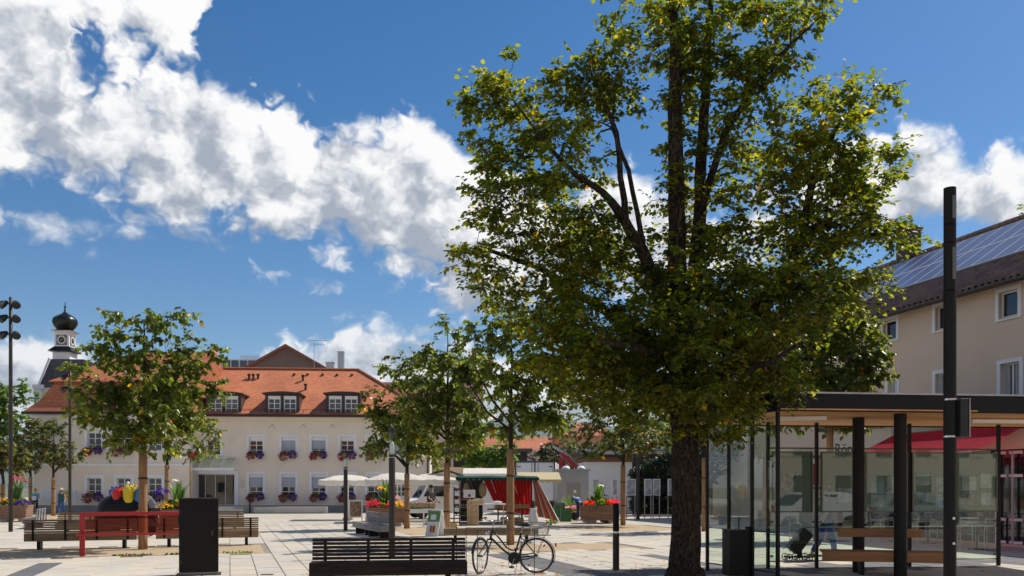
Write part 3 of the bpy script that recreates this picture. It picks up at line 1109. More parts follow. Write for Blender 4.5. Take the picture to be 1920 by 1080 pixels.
def frustum(levels):
    """stack of rectangles (inset_left, inset_front, inset_right, z): skirt, steep mansard face, upper slope"""
    mb = MB()
    rects = []
    for (il, if_, ir, z) in levels:
        a, b, c, d = WX0 - 0.5 + il, WX1 + 0.2 - ir, -0.5 + if_, 10.2 - if_
        rects.append([(a, c, z), (b, c, z), (b, d, z), (a, d, z)])
    for r0, r1 in zip(rects, rects[1:]):
        for k in range(4):
            mb.poly([r0[k], r0[(k + 1) % 4], r1[(k + 1) % 4], r1[k]])
    mb.poly(rects[-1])
    return mb


ZS = [E2 + 0.05, OW.sz(100, 751, 0.1)[1], OW.sz(100, 716, 0.9)[1], OW.sz(200, 660, 4.9)[1]]
o = frustum([(0, 0, 0, ZS[0]), (0.75, 0.75, 0.0, ZS[1]), (1.5, 1.35, 0.0, ZS[2])]).build('roof', M['roof'], ow)
uv_planar(o)
o2 = frustum([(1.2, 1.05, 0.0, ZS[2] - 0.06), (1.22, 1.07, 0.0, ZS[2] + 0.03), (5.2, 5.30, 0.0, ZS[3])]).build('upper_roof', M['roof'], ow)
uv_planar(o2)
MB().tube([(WX0 - 0.5, -0.52, E2 + 0.02), (WX1 + 0.2, -0.52, E2 + 0.02)], 0.1, 8).build('gutter', M['gutter'], ow)
nb_ = MB()
x0, zt = OW.sz(78, 918)
x1, zb = OW.sz(143, 938)
nb_.span(x0, x1, -0.09, -0.003, zb, zt)
ncase = nb_.build('notice_case', M['trim'], ow)
M['paper'] = pm('pinned_paper', (0.62, 0.66, 0.68), 0.6, 0.12, 2)
M['poster_y'] = pm('yellow_poster', (0.55, 0.46, 0.08), 0.6, 0.4, 6)
M['poster_b'] = pm('blue_poster', (0.10, 0.15, 0.32), 0.6, 0.4, 6)
for (f0, f1, mm) in ((0.03, 0.36, 'paper'), (0.38, 0.52, 'paper'), (0.53, 0.64, 'poster_b'), (0.66, 0.79, 'poster_y'), (0.8, 0.97, 'paper')):
    MB().span(x0 + (x1 - x0) * f0, x0 + (x1 - x0) * f1, -0.1, -0.092, zb + 0.06, zt - 0.06).build('notice_sheet', M[mm], ncase)
sg_ = MB()
for k in range(3):
    a, z = OW.sz(150, 926 + k * 5)
    sg_.span(a - 0.16, a + 0.16, -0.05, -0.004, z - 0.05, z + 0.05)
sg_.build('name_plates', M['steel'], ow)

# ---------------------------------------------------------------- clock turret on its own dark-roofed hall behind
CTd = 66.0
hallF = Frame(66, CTd, 3.0)
hl = thing('gabled_hall', 'pale gabled hall with steep grey slate roof behind the mansard roof', 'building', hallF.o, hallF.yaw)
gx = hallF.s(66)
pts = [hallF.sz(px, py) for (px, py) in ((66, 722), (72, 722), (88, 671), (112, 671))]
xr_ = hallF.s(150)
mb = MB()
mb.prism([(pts[0][0], 0, 0), (xr_, 0, 0), (xr_, 0, pts[0][1] - 0.2), (pts[0][0], 0, pts[0][1] - 0.2)], (0, 0, 0), (0, 8, 0))
mb.build('wall', M['plaster_old'], hl)
mb = MB()
A0 = (pts[1][0], 0.0, pts[1][1] - 0.25)
A1 = (pts[2][0], 0.6, pts[2][1])
A2 = (xr_, 0.6, pts[2][1])
A3 = (xr_, 0.0, pts[1][1] - 0.25)
mb.poly([A0, A3, A2, A1])
mb.poly([A0, A1, (A1[0], 7.4, A1[2]), (A0[0], 8, A0[2])])
mb.poly([A1, A2, (xr_, 7.4, A1[2]), (A1[0], 7.4, A1[2])])
o = mb.build('roof', M['slate'], hl)
uv_planar(o)
cp = MB()
cp.beam((A0[0] - 0.06, -0.05, A0[2]), (A1[0] - 0.06, 0.5, A1[2] + 0.05), 0.16, 0.12)
cp.span(pts[0][0] - 0.12, pts[1][0] + 0.45, -0.2, 0.3, pts[0][1] - 0.3, pts[0][1] + 0.02)
cp.span(pts[0][0] - 0.05, pts[1][0] + 0.3, -0.12, 0.25, pts[0][1] - 1.6, pts[0][1] - 0.3)
cp.build('gable_coping', M['trim'], hl)

tw0 = at(122, 660, CTd + 1.5)
tw = thing('clock_turret', 'small white clock turret with black onion dome above the old roofs', 'clock turret', (tw0.x, tw0.y, 0), R(3))
kpx = (CTd + 1.5) / FPX      # metres per photograph pixel there


def tz(py):
    return EYE + (HY - py) * kpx


W1, W2 = 26.5 * kpx, 31 * kpx
mb = MB()
mb.span(-W2 / 2, W2 / 2, -W2 / 2, W2 / 2, tz(700), tz(662))
mb.span(-W1 / 2, W1 / 2, -W1 / 2, W1 / 2, tz(655), tz(626))
mb.build('shaft', M['trim'], tw)
mb = MB()


def skirt(m_, w_a, z_a, w_b, z_b):
    q0 = [(-w_a, -w_a, z_a), (w_a, -w_a, z_a), (w_a, w_a, z_a), (-w_a, w_a, z_a)]
    q1 = [(-w_b, -w_b, z_b), (w_b, -w_b, z_b), (w_b, w_b, z_b), (-w_b, w_b, z_b)]
    for k in range(4):
        m_.poly([q0[k], q0[(k + 1) % 4], q1[(k + 1) % 4], q1[k]])
    m_.poly(q0[::-1]).poly(q1)


skirt(mb, W2 / 2 + 0.28, tz(661), W1 / 2 + 0.02, tz(651.5))
mb.build('middle_roof', M['copper'], tw)
mb = MB()
skirt(mb, W1 / 2, tz(626), W1 / 2 + 0.2, tz(622.5))
mb.build('cornice', M['trim'], tw)
mb = MB()
skirt(mb, W1 / 2 + 0.26, tz(622.4), 0.5 * W1 * 0.7, tz(618.5))
prof = [(13, 620), (15.5, 617), (19.5, 612.5), (22.3, 607), (22.8, 603), (21, 598), (16.5, 594), (11, 590.5), (6, 588), (2.6, 585), (1.5, 581), (1.1, 577)]
mb.lathe([(r * kpx, tz(y)) for r, y in prof], 32, ribs=8, depth=-0.035)
dm = mb.build('onion_dome', M['copper'], tw, autosmooth=True)
mb = MB()
mb.sphere((0, 0, tz(575.6)), 2.1 * kpx, 10, 6)
mb.tube([(0, 0, tz(579)), (0, 0, tz(565))], [0.04, 0.012], 6)
mb.box((0, 0, tz(570)), (0.22, 0.02, 0.03))
mb.build('finial', M['copper'], dm)
M['clockgrey'] = pm('clock_plate', (0.13, 0.125, 0.12), 0.6, 0.1, 3)
M['gold'] = pm('gold_leaf', (0.62, 0.45, 0.10), 0.3, 0.1, 5, metal=0.8)
for side in (0, 1):
    rot = Matrix.Rotation(side * PI / 2, 3, 'Z')
    cz = tz(639.5)

    def P_(x, y, z):
        return rot @ Vector((x, y, z))
    f0 = -W1 / 2
    mb = MB()
    h = 9.4 * kpx
    mb.add([P_(x, y, z) for y in (f0 - 0.03, f0 + 0.01) for (x, z) in ((-h, cz - h), (h, cz - h), (h, cz + h), (-h, cz + h))],
           [(0, 1, 2, 3), (7, 6, 5, 4), (0, 4, 5, 1), (1, 5, 6, 2), (2, 6, 7, 3), (3, 7, 4, 0)])
    cf = mb.build('clock_plate', M['clockgrey'], tw)
    ring = MB()
    N = 24
    for k in range(N):
        if k % 2:
            continue
        t0_, t1_ = 2 * PI * (k - 0.62) / N, 2 * PI * (k + 0.62) / N
        r0, r1 = 5.3 * kpx, 8.4 * kpx
        ring.poly([P_(r * math.sin(t), f0 - 0.036, cz + r * math.cos(t)) for r, t in ((r0, t0_), (r1, t0_), (r1, t1_), (r0, t1_))])
    ring.build('numerals', M['white'], cf)
    hnd = MB()
    for ang, ln, wd in ((R(62), 3.6, 0.7), (R(255), 4.8, 0.5)):
        d_ = Vector((math.sin(ang), 0, math.cos(ang)))
        s_ = Vector((d_.z, 0, -d_.x)) * wd * kpx
        b0, b1 = -d_ * 1.2 * kpx, d_ * ln * kpx
        hnd.poly([P_(*(q + Vector((0, f0 - 0.045, cz)))) for q in (b0 - s_, b0 + s_, b1 + s_ * 0.4, b1 - s_ * 0.4)])
    disc = MB().poly([P_(4.6 * kpx * math.sin(2 * PI * k / 20), f0 - 0.033, cz + 4.6 * kpx * math.cos(2 * PI * k / 20)) for k in range(20)])
    disc.build('dial', M['black'], cf)
    hnd.build('clock_hands', M['gold'], cf)

# ---------------------------------------------------------------- brown gable and flat-roofed block behind the town hall
GB = Frame(537, 86, 3.0)
gb = thing('gabled_block', 'taupe gable end with brown verge rising behind the town hall ridge', 'building', GB.o, GB.yaw)
gxl, _ = GB.sz(458, 690)
gxr, _ = GB.sz(616, 690)
_, gz0 = GB.sz(537, 688)
_, gz1 = GB.sz(537, 646)
mb = MB()
mb.prism([(gxl + 0.3, 0, 0), (gxr - 0.3, 0, 0), (gxr - 0.3, 0, gz0), (0, 0, gz1 - 0.25), (gxl + 0.3, 0, gz0)], (0, 0, 0), (0, 14, 0))
mb.build('wall', M['brick_brown'], gb)
mb = MB()
for sgn, gxe in ((-1, gxl), (1, gxr)):
    mb.prism([(0, -0.5, gz1), (gxe, -0.5, gz0 - 0.15), (gxe, -0.5, gz0 - 0.4), (0, -0.5, gz1 - 0.28)], (0, 0, 0), (0, 15, 0))
o = mb.build('roof', pm('red_brown_verge', (0.20, 0.075, 0.05), 0.7, 0.15, 2), gb)
FB = Frame(440, 92, 3.0)
fb = thing('flat_block', 'white flat-roofed block with window strip behind the town hall roof', 'building', FB.o, FB.yaw)
a0, zt_ = FB.sz(385, 672)
a1, zb_ = FB.sz(480, 690)
MB().span(a0, a1, 0.05, 8, 0, zt_ - 0.05).build('wall', M['trim'], fb)
for k in range(6):
    xa = a0 + (a1 - a0) * (k + 0.08) / 6
    xb = a0 + (a1 - a0) * (k + 0.92) / 6
    MB().span(xa, xb, 0.0, 0.048, zt_ - 0.95, zt_ - 0.18).build('window_band', M['winglass'], fb)
ga, gz_ = FB.sz(446, 664.5)
gb_, _ = FB.sz(480, 664.5)
mb = MB()
for k in range(5):
    zz = zt_ - 0.03 + (gz_ - zt_) * k / 4
    mb.span(ga, gb_, 1.0, 1.04, zz, zz + 0.05)
for k in range(9):
    x = ga + (gb_ - ga) * k / 8
    mb.box((x, 1.06, (zt_ + gz_) / 2), (0.04, 0.04, gz_ - zt_))
mb.build('roof_screen', M['steel'], fb)
pp = FB.sz(413, 668)
MB().tube([(pp[0], 1, zt_ - 0.1), (pp[0], 1, zt_ + 0.55)], 0.12, 8).build('flue', M['darksteel'], fb)
# chimneys and aerial standing on that roof
MB_ = MB()
ch = at(639.5, 670, 84)
mb = MB().box((0, 0, ch.z / 2 + 0.25), (0.58, 0.5, ch.z + 0.5)).box((0, 0, ch.z + 0.53), (0.66, 0.58, 0.06))
o = mb.build('chimney_stack', M['steel'])
o.location = (ch.x, ch.y, 0)
tag(o, 'tall square grey metal chimney above the town hall ridge', 'chimney')
ch = at(619, 681, 84)
mb = MB().box((0, 0, ch.z / 2), (0.72, 0.6, ch.z)).box((0, 0, ch.z + 0.04), (0.84, 0.7, 0.08))
o = mb.build('chimney_stack', M['blind'])
o.location = (ch.x, ch.y, 0)
tag(o, 'short squat chimney box beside the taupe gable roof', 'chimney')
an = at(589, 680, 84)
at_ = thing('roof_aerial', 'thin television aerial on a mast above the town hall ridge', 'aerial', (an.x, an.y, 0))
zt_ = at(589, 638, 84).z
MB().tube([(0, 0, an.z - 3), (0, 0, zt_)], 0.03, 6).build('mast', M['steel'], at_)
mb = MB()
mb.tube([(-0.55, 0, zt_ - 0.02), (1.5, 0, zt_ - 0.05)], 0.022, 5)
for k in range(11):
    mb.tube([(-0.1 + k * 0.15, -0.2, zt_ - 0.05), (-0.1 + k * 0.15, 0.2, zt_ - 0.05)], 0.01, 4)
mb.tube([(-0.5, 0, zt_ - 0.02), (-0.66, 0, zt_ + 0.3)], 0.015, 4).tube([(-0.5, 0, zt_ - 0.02), (-0.66, 0, zt_ - 0.3)], 0.015, 4)
mb.tube([(0, 0, zt_ - 0.45), (1.1, 0, zt_ - 0.42)], 0.015, 4)
mb.build('yagi', M['steel'], at_)
dk = Frame(690, 95, 3)
db = thing('red_roof_house', 'house with dull red roof peeping out behind the town hall hip', 'building', dk.o, dk.yaw)
a0, z1_ = dk.sz(690, 708)
a1, _ = dk.sz(900, 708)
MB().span(a0, a1, 0, 8, 0, z1_ - 3).build('wall', M['plaster_beige'], db)
mb = MB()
mb.poly([(a0 - 0.4, -0.5, z1_ - 3.1), (a1 + .4, -0.5, z1_ - 3.1), (a1 + .4, 4, z1_), (a0 - .4, 4, z1_)]).poly([(a0 - .4, 8.5, z1_ - 3.1), (a0 - .4, 4, z1_), (a1 + .4, 4, z1_), (a1 + .4, 8.5, z1_ - 3.1)])
mb.poly([(a0 - 0.4, -0.5, z1_ - 3.1), (a0 - .4, 4, z1_), (a0 - .4, 8.5, z1_ - 3.1)])
o = mb.build('roof', pm('dull_red_tiles', (0.17, 0.06, 0.045), 0.8, 0.15, 3), db)

# ---------------------------------------------------------------- buildings behind the market
FRm = Frame(900, 92, 3)
fr_ = thing('orange_roof_house', 'long low house with pale orange tiled roof behind the market', 'building', FRm.o, FRm.yaw)
a0, ze_ = FRm.sz(880, 842)
a1, _ = FRm.sz(1130, 842)
_, zr_ = FRm.sz(900, 819, 4)
MB().span(a0 + .3, a1 - .3, 0.6, 8, 0, ze_).build('wall', M['plaster_old'], fr_)
for k in range(8):
    x = a0 + 1.2 + k * 1.7
    MB().span(x, x + 0.9, 0.57, 0.598, ze_ - 2.0, ze_ - 0.9).build('window', M['winglass'], fr_)
mb = MB()
mb.poly([(a0, 0, ze_ - 0.1), (a1, 0, ze_ - 0.1), (a1, 4, zr_), (a0, 4, zr_)]).poly([(a0, 8.4, ze_ - .1), (a0, 4, zr_), (a1, 4, zr_), (a1, 8.4, ze_ - .1)])
o = mb.build('roof', M['roof_far'], fr_)
uv_planar(o)
MB().span(a0, a1, -0.1, 0.1, ze_ - 0.35, ze_ - 0.12).build('eaves_board', M['trim'], fr_)
SM = Frame(1045, 84, 3)
sm = thing('salmon_house', 'salmon rendered house with hipped red roof glimpsed behind the trees', 'building', SM.o, SM.yaw)
a0, ze_ = SM.sz(1048, 816)
a1, _ = SM.sz(1160, 816)
_, zr_ = SM.sz(1080, 798, 3)
MB().span(a0, a1, 0, 7, 0, ze_).build('wall', pm('salmon_render', (0.48, 0.22, 0.14), 0.9, 0.06, 1), sm)
hip_roof(a0 - .4, a1 + .4, -.4, 7.4, ze_ - .05, zr_ + 0.4, a0 + 2.5, a1 - 2.5, 'roof', M['roof_far'], sm)
MB().span(a0 + .8, a0 + 1.6, -0.03, -0.002, ze_ - 1.9, ze_ - 0.7).build('window', M['winglass'], sm)
BW = Frame(806, 66, 3)
bw = thing('beige_arcade', 'low beige building with dark recessed upper storey behind the parasols', 'building', BW.o, BW.yaw)
a0, z1_ = BW.sz(806, 876)
a1, _ = BW.sz(990, 876)
MB().span(a0, a1, 0, 6, 0, z1_).build('wall', M['plaster_beige'], bw)
_, z2_ = BW.sz(850, 848, 1)
MB().span(a0 + 1.8, a1, 1.0, 6, z1_ + 0.005, z2_).build('upper_storey', M['brownwood'], bw)
MB().span(a0, a0 + 1.5, 0.5, 6, z1_ + 0.005, z2_ - 0.2).build('stair_tower', M['plaster_beige'], bw)
MB().span(a0 - 0.3, a1 + 0.3, -0.4, 6.3, z2_ + 0.005, z2_ + 0.25).build('flat_roof', M['darksteel'], bw)
# glass barrel roof with blue frame
GR = Frame(985, 70, 3)
gr = thing('glass_hall', 'glazed hall roof with curved blue frame behind the white lorry', 'building', GR.o, GR.yaw)
a0, z0_ = GR.sz(945, 868)
a1, _ = GR.sz(1012, 868)
zt_ = GR.sz(965, 845)[1]
MB().span(a0, a1, 0.05, 5, 0, z0_ - 0.3).build('wall', M['trim'], gr)
prev = None
fm, gl_ = MB(), MB()
M['blueframe'] = pm('blue_steel', (0.06, 0.09, 0.28), 0.4, 0.1, 4)
arc = [(a0 + (a1 - a0) * k / 8, z0_ - 0.3 + (zt_ - z0_ + 0.3) * math.cos(PI / 2 * k / 8) ** 0.7) for k in range(9)]
for (p, q) in zip(arc, arc[1:]):
    fm.beam((p[0], 0, p[1]), (q[0], 0, q[1]), 0.14, 0.14)
    gl_.poly([(p[0], 0.1, p[1]), (q[0], 0.1, q[1]), (q[0], 5, q[1]), (p[0], 5, p[1])])
for k in (0, 3, 5):
    fm.beam((arc[k][0], 0.02, z0_ - 0.3), (arc[k][0], 0.02, arc[k][1]), 0.07, 0.07)
fm.build('arch_frame', M['blueframe'], gr)
gl_.build('roof_glazing', pm('green_grey_glass', (0.14, 0.20, 0.19), 0.12, 0.1, 2), gr)

# white yard building with brown roof band, and the ivy wall to its right
WB = Frame(1098, 56, 3)
wb = thing('white_annex', 'low white annex with brown fascia band behind the flower planter', 'building', WB.o, WB.yaw)
a0, z1_ = WB.sz(1098, 866)
a1, _ = WB.sz(1340, 866)
MB().span(a0, a1, 0, 6, 0, z1_).build('wall', M['white'], wb)
_, z2_ = WB.sz(1120, 857)
MB().span(a0 + 0.15, a1, -0.15, 6, z1_ + 0.004, z2_).build('fascia', pm('brown_fascia', (0.24, 0.11, 0.055), 0.7, 0.1, 2), wb)
mb = MB()
mb.prism([(a0 - .3, -0.6, z2_ + 0.01), (a0 - .3, -0.6, z2_ + 0.16), (a0 - .3, 6.2, z2_ + 0.8), (a0 - .3, 6.2, z2_ + 0.01)], (0, 0, 0), (a1 - a0 + .6, 0, 0))
o = mb.build('roof', M['gutter'], wb)

# ---------------------------------------------------------------- house on the right: solar roof, one-storey shop annex in front
P0 = Vector((14.07, 24.2, 0))        # foot of the annex wall by the folding door
RU = Vector((-0.285, 0.958, 0)).normalized()
RA = math.atan2(RU.y, RU.x)
PH0 = P0 * 1.25                      # foot of the house wall, 5 m behind
rh = thing('solar_house', 'beige rendered house with brown roof and rows of solar panels', 'building', PH0, RA)
# local frame: +x along RU (away), the house lies at y < 0


def rs(px, o=P0):
    k = (px - CX) / FPX
    return (o.x - k * o.y) / (k * RU.y - RU.x)


def rz(px, py, o=P0):
    return EYE + (HY - py) / FPX * (o.y + RU.y * rs(px, o))


X0, X1 = -11.0, 20.5
OV, BK, ZRG = 0.5, 6.25, 13.34
ze2 = 8.9
sl2 = (ZRG - ze2) / (BK + OV)
RE = ze2 + OV * sl2 - 0.05
ops = []
for (px0, px1, py0, py1, k) in ((1656, 1681, 600, 637, 'u'), (1754, 1778, 573, 617, 'u'), (1873, 1909, 545, 594, 'u'), (1665, 1682, 712, 760, 'l'), (1754, 1776, 700, 752, 'l'), (1876, 1912, 680, 752, 'l')):
    ta, tb = rs(px1, PH0), rs(px0, PH0)
    pm_ = (px0 + px1) / 2
    ops.append((min(ta, tb), max(ta, tb), rz(pm_, py1, PH0), rz(pm_, py0, PH0), k))
wall_open(X0, X1, 0, RE, [o_[:4] for o_ in ops], -0.22).build('wall', M['plaster_beige'], rh)
mb = MB()
mb.span(X1 - 0.01, X1, -2 * BK, 0, 0, RE)
mb.prism([(X1, 0, RE), (X1, -2 * BK, RE), (X1, -BK, ZRG - 0.2)], (0, 0, 0), (-0.02, 0, 0))
mb.build('gable_wall', M['plaster_beige'], rh)
for (a, b, c, d, k) in ops:
    s = 0.14
    mb = MB()
    mb.span(a - s, a, -0.01, 0.03, c - 0.05, d + s).span(b, b + s, -0.01, 0.03, c - 0.05, d + s).span(a, b, -0.01, 0.03, d, d + s).span(a - s, b + s, -0.15, 0.06, c - 0.1, c - 0.052)
    w = mb.build('window', M['trim'], rh)
    f = MB()
    y = -0.14
    for (p, q, e, h) in ((a + .003, a + .06, c, d), (b - .06, b - .003, c, d), (a + .06, b - .06, d - .06, d - .003), (a + .06, b - .06, c + .003, c + .06)):
        f.span(p, q, y - .05, y, e, h)
    if k == 'l':
        f.span((a + b) / 2 - .03, (a + b) / 2 + .03, y - .05, y, c + .06, d - .06)
    f.build('casement', M['white'], w)
    MB().poly([(a, y - .03, c), (b, y - .03, c), (b, y - .03, d), (a, y - .03, d)]).build('pane', M['winglass'], w)
    if k == 'l':
        cu = MB()
        for q in range(9):
            xx = a + 0.08 + (b - a - 0.16) * q / 8
            if abs(q - 4) < 2:
                continue
            cu.tube([(xx, y - .012, c + .08), (xx, y - .012, d - .08)], 0.045, 6)
        cu.build('curtain', pm('net_curtain', (0.42, 0.42, 0.40), 0.9, 0.1, 4), w)
    else:
        sash = MB()   # sash swung inwards, hinged at one side
        p = [Vector((a + .08, y + .01, c + .07)), Vector((b - .12, y - .30, c + .07)), Vector((b - .12, y - .30, d - .1)), Vector((a + .08, y + .01, d - .1))]
        for q in range(4):
            sash.beam(p[q], p[(q + 1) % 4], 0.05, 0.05)
        sash.build('open_sash', M['white'], w)
mb = MB()
th_ = 0.16
xe = X0 - .4
mb.prism([(xe, OV, ze2), (xe, -BK, ZRG), (xe, -2 * BK - OV, ze2), (xe, -2 * BK - OV, ze2 - th_), (xe, -BK, ZRG - th_), (xe, OV, ze2 - th_)], (0, 0, 0), (X1 - X0 + .8, 0, 0))
rr = mb.build('roof', M['roof_dark'], rh)
uv_planar(rr)
MB().tube([(X0, OV + .07, ze2 - 0.08), (X1, OV + .07, ze2 - 0.08)], 0.085, 8).build('gutter', M['gutter'], rh)
su = Vector((0, -BK - OV, ZRG - ze2)).normalized()     # up the slope
sn = Vector((0, su.z, -su.y))


def slope(x, d_, h=0.0):
    return Vector((x, OV, ze2)) + su * d_ + sn * h


# real pantiles on the lower courses, clay caps at the ridge
n = 7
tw_, tl_ = 0.30, 0.40
ring = []
for e in (0, 1):
    for k in range(n + 1):
        t = k / n
        hh_ = 0.05 * math.sin(t * PI * 2 - 0.6) + 0.055
        ring.append(Vector((t * tw_, 0, 0)) + su * (e * tl_) + sn * (hh_ + (0.04 if e == 0 else 0.0)))
fs = [(k, k + 1, n + 2 + k, n + 1 + k) for k in range(n)]
base_n = len(ring)
ring += [r_ - sn * 0.04 for r_ in ring[:n + 1]]
fs += [(k, k + 1, base_n + k + 1, base_n + k) for k in range(n)]
tile_me = MB().add(ring, fs).mesh('roof_tile', True)
M['pantile'] = pm('dark_brown_pantile', (0.15, 0.085, 0.06), 0.42, 0.2, 6, objrand=0.35, island=0.3)
tile_me.materials.append(M['pantile'])
more_t = MB()
for row in range(8):
    for k in range(int(19 / tw_)):
        x = -3.4 + k * tw_
        loc = slope(x, row * 0.345 + 0.02)
        if row < 5 and k < 58:
            o = bpy.data.objects.new('roof_tile', tile_me)
            C.objects.link(o)
            o.parent = rr
            o.location = loc
        else:
            more_t.add([v + loc for v in ring], fs)
more_t.build('more_tiles', M['pantile'], rr, smooth=True)['kind'] = 'stuff'
caps = MB()
for k in range(int((X1 - X0) / 0.36)):
    caps.tube([(X0 + k * 0.36, -BK, ZRG + 0.02), (X0 + k * 0.36 + 0.4, -BK, ZRG + 0.05)], [0.14, 0.12], 8)
caps.build('ridge_caps', M['pantile'], rr)['kind'] = 'stuff'


def panel_mat():
    m, gg = new_mat('photovoltaic_cells')
    co = gg.n('ShaderNodeTexCoord').outputs['Object']
    br = gg.n('ShaderNodeTexBrick', {'Vector': co, 'Color1': (0.060, 0.090, 0.20, 1), 'Color2': (0.068, 0.10, 0.215, 1), 'Mortar': (0.10, 0.12, 0.20, 1), 'Scale': 1.0,
                                     'Mortar Size': 0.004, 'Brick Width': 0.16, 'Row Height': 0.16}, offset=0.0)
    b = gg.n('ShaderNodeBsdfPrincipled', {'Base Color': br.outputs[0], 'Roughness': 0.3, 'Specular IOR Level': 0.12})  # blue of the reflected sky is put into the cell colour, gloss kept low
    return finish(m, gg, b.outputs[0])


M['pv'] = panel_mat()
PW, PH = 1.0, 2.25
rotm = Matrix((Vector((-1, 0, 0)), su, sn)).transposed()
pl_me = MB().box((PW / 2, PH / 2, 0), (PW - 0.06, PH - 0.06, 0.034)).mesh('glass')
pl_me.materials.append(M['pv'])
fr_me = MB()
for (a, b) in (((0, 0), (PW, 0.03)), ((0, PH - 0.03), (PW, PH)), ((0, 0.03), (0.03, PH - 0.03)), ((PW - 0.03, 0.03), (PW, PH - 0.03))):
    fr_me.span(a[0] + .004, b[0] - .004, a[1] + .004, b[1] - .004, -0.02, 0.022)
fr_me = fr_me.mesh('solar_panel')
M['paneltrim'] = pm('pale_aluminium', (0.62, 0.63, 0.65), 0.4, 0.05, 4)
fr_me.materials.append(M['paneltrim'])
for row in range(2):
    for k in range(20):
        o = bpy.data.objects.new('solar_panel', fr_me)
        C.objects.link(o)
        o.parent = rh
        o.location = slope(-3.0 + k * (PW + 0.02), 2.45 + row * (PH + 0.02), 0.17)
        o.rotation_euler = rotm.to_euler()
        o2 = bpy.data.objects.new('cell_glass', pl_me)
        C.objects.link(o2)
        o2.parent = o
for d_ in (2.4, 4.6, 6.9):
    MB().beam(slope(-4.2, d_, 0.12), slope(17.2, d_, 0.12), 0.05, 0.06).build('mounting_rail', M['darksteel'], rr)
mb = MB()
mb.box((11.9, -BK, 13.4), (0.9, 0.75, 2.6)).box((11.9, -BK, 14.75), (1.05, 0.9, 0.12))
mb.build('chimney', pm('brown_chimney', (0.07, 0.045, 0.04), 0.8, 0.2, 4), rh)

ax = thing('shop_annex', 'single storey shop front with folding glass doors under the house', 'building', P0, RA)
wall_open(-9, 8.2, 0, 3.75, [(-3.4, 7.7, 0.05, 2.75)], -0.22).build('wall', M['plaster_beige'], ax)
MB().span(8.19, 8.2, -5.0, -0.002, 0, 3.75).build('side_wall', M['plaster_beige'], ax)
MB().span(-9.2, 8.4, -5.05, 0.22, 3.752, 3.92).build('flat_roof', M['darksteel'], ax)
for k in range(7):
    x = 0.5 - k * 0.28
    a = Vector((x, -0.1 - 0.16 * (k % 2), 0.06))
    b = Vector((x - 0.28, -0.1 - 0.16 * ((k + 1) % 2), 0.06))
    fd = MB()
    for q in (a, b):
        fd.box((q.x, q.y, 1.38), (0.05, 0.05, 2.64))
    for z in (0.1, 0.75, 2.0, 2.66):
        fd.beam((a.x, a.y, z), (b.x, b.y, z), 0.04, 0.08)
    fd.build('folding_door', M['trim'], ax)
for k in range(8):
    xa, xb = -3.4 + 11.1 * k / 8, -3.4 + 11.1 * (k + 1) / 8
    MB().poly([(xa, -0.21, 0.05), (xb, -0.21, 0.05), (xb, -0.21, 2.75), (xa, -0.21, 2.75)]).build('shop_pane', M['winglass'], ax)
    if xa > 0.6:
        MB().span(xa - 0.04, xa + 0.04, -0.2, -0.12, 0.052, 2.748).build('shop_mullion', M['darksteel'], ax)
# red awning: cloth on two folding arms
M['awning'] = cloth_mat('red_awning_cloth', (0.90, 0.08, 0.12), 0.8)
aw = thing('awning', 'red awning stretched out from the beige house wall', 'awning', P0, math.atan2(RU.y, RU.x))
AX0, AX1 = -0.78, 4.4
mb = MB()
nn = 12
for k in range(nn):
    xa, xb = AX0 + (AX1 - AX0) * k / nn, AX0 + (AX1 - AX0) * (k + 1) / nn
    rowp = []
    for e in range(5):
        t = e / 4
        y, z = 0.12 + 1.95 * t, 3.42 - 0.8 * t - 0.05 * math.sin(PI * t)
        rowp.append((y, z))
    for (y0_, z0_), (y1_, z1_) in zip(rowp, rowp[1:]):
        mb.poly([(xa, y0_, z0_), (xb, y0_, z0_), (xb, y1_, z1_), (xa, y1_, z1_)])
    mb.poly([(xa, 2.08, 2.6), (xb, 2.08, 2.6), (xb, 2.08, 2.38), (xa, 2.08, 2.38)])
mb.build('cloth', M['awning'], aw, smooth=True)
mb = MB()
mb.span(AX0 - .05, AX1 + .05, 0.03, 0.2, 3.44, 3.6)
mb.tube([(AX0, 2.07, 2.6), (AX1, 2.07, 2.6)], 0.035, 8)
mb.build('cassette', M['steel'], aw)
mb = MB()
for x in (AX0 + 0.4, AX1 - 0.4):
    mb.beam((x, 0.2, 3.3), (x + 0.5, 1.1, 2.9), 0.05, 0.07).beam((x + 0.5, 1.1, 2.9), (x, 2.05, 2.58), 0.05, 0.07)
mb.build('folding_arm', M['steel'], aw)


def text_mesh(name, s, size, mat, parent, loc, rot, extrude=0.004):
    cu = bpy.data.curves.new(name, 'FONT')
    cu.body = s
    cu.size = size
    cu.extrude = extrude
    cu.align_x = 'CENTER'
    cu.align_y = 'CENTER'
    tmp = bpy.data.objects.new('tmp', cu)
    C.objects.link(tmp)
    dg = bpy.context.evaluated_depsgraph_get()
    me = bpy.data.meshes.new_from_object(tmp.evaluated_get(dg))
    me.name = name
    bpy.data.objects.remove(tmp)
    bpy.data.curves.remove(cu)
    o = bpy.data.objects.new(name, me)
    C.objects.link(o)
    me.materials.clear()
    me.materials.append(mat)
    o.parent = parent
    o.location = loc
    o.rotation_euler = rot
    return o


# shop sign on the annex front behind the shelter
sgn = thing('shop_sign', 'pale shop sign board with dark lettering behind the shelter columns', 'sign', P0, RA)
sgx = rs(1612)
zz = rz(1612, 836)
MB().span(sgx - 1.9, sgx + 1.3, 0.02, 0.08, zz - 0.5, zz + 0.55).build('board', pm('sign_cream', (0.55, 0.52, 0.45), 0.6, 0.05, 2), sgn)
text_mesh('lettering', 'Röpl          er', 0.6, M['black'], sgn, (sgx - 0.4, 0.085, zz - 0.1), (PI / 2, 0, PI))

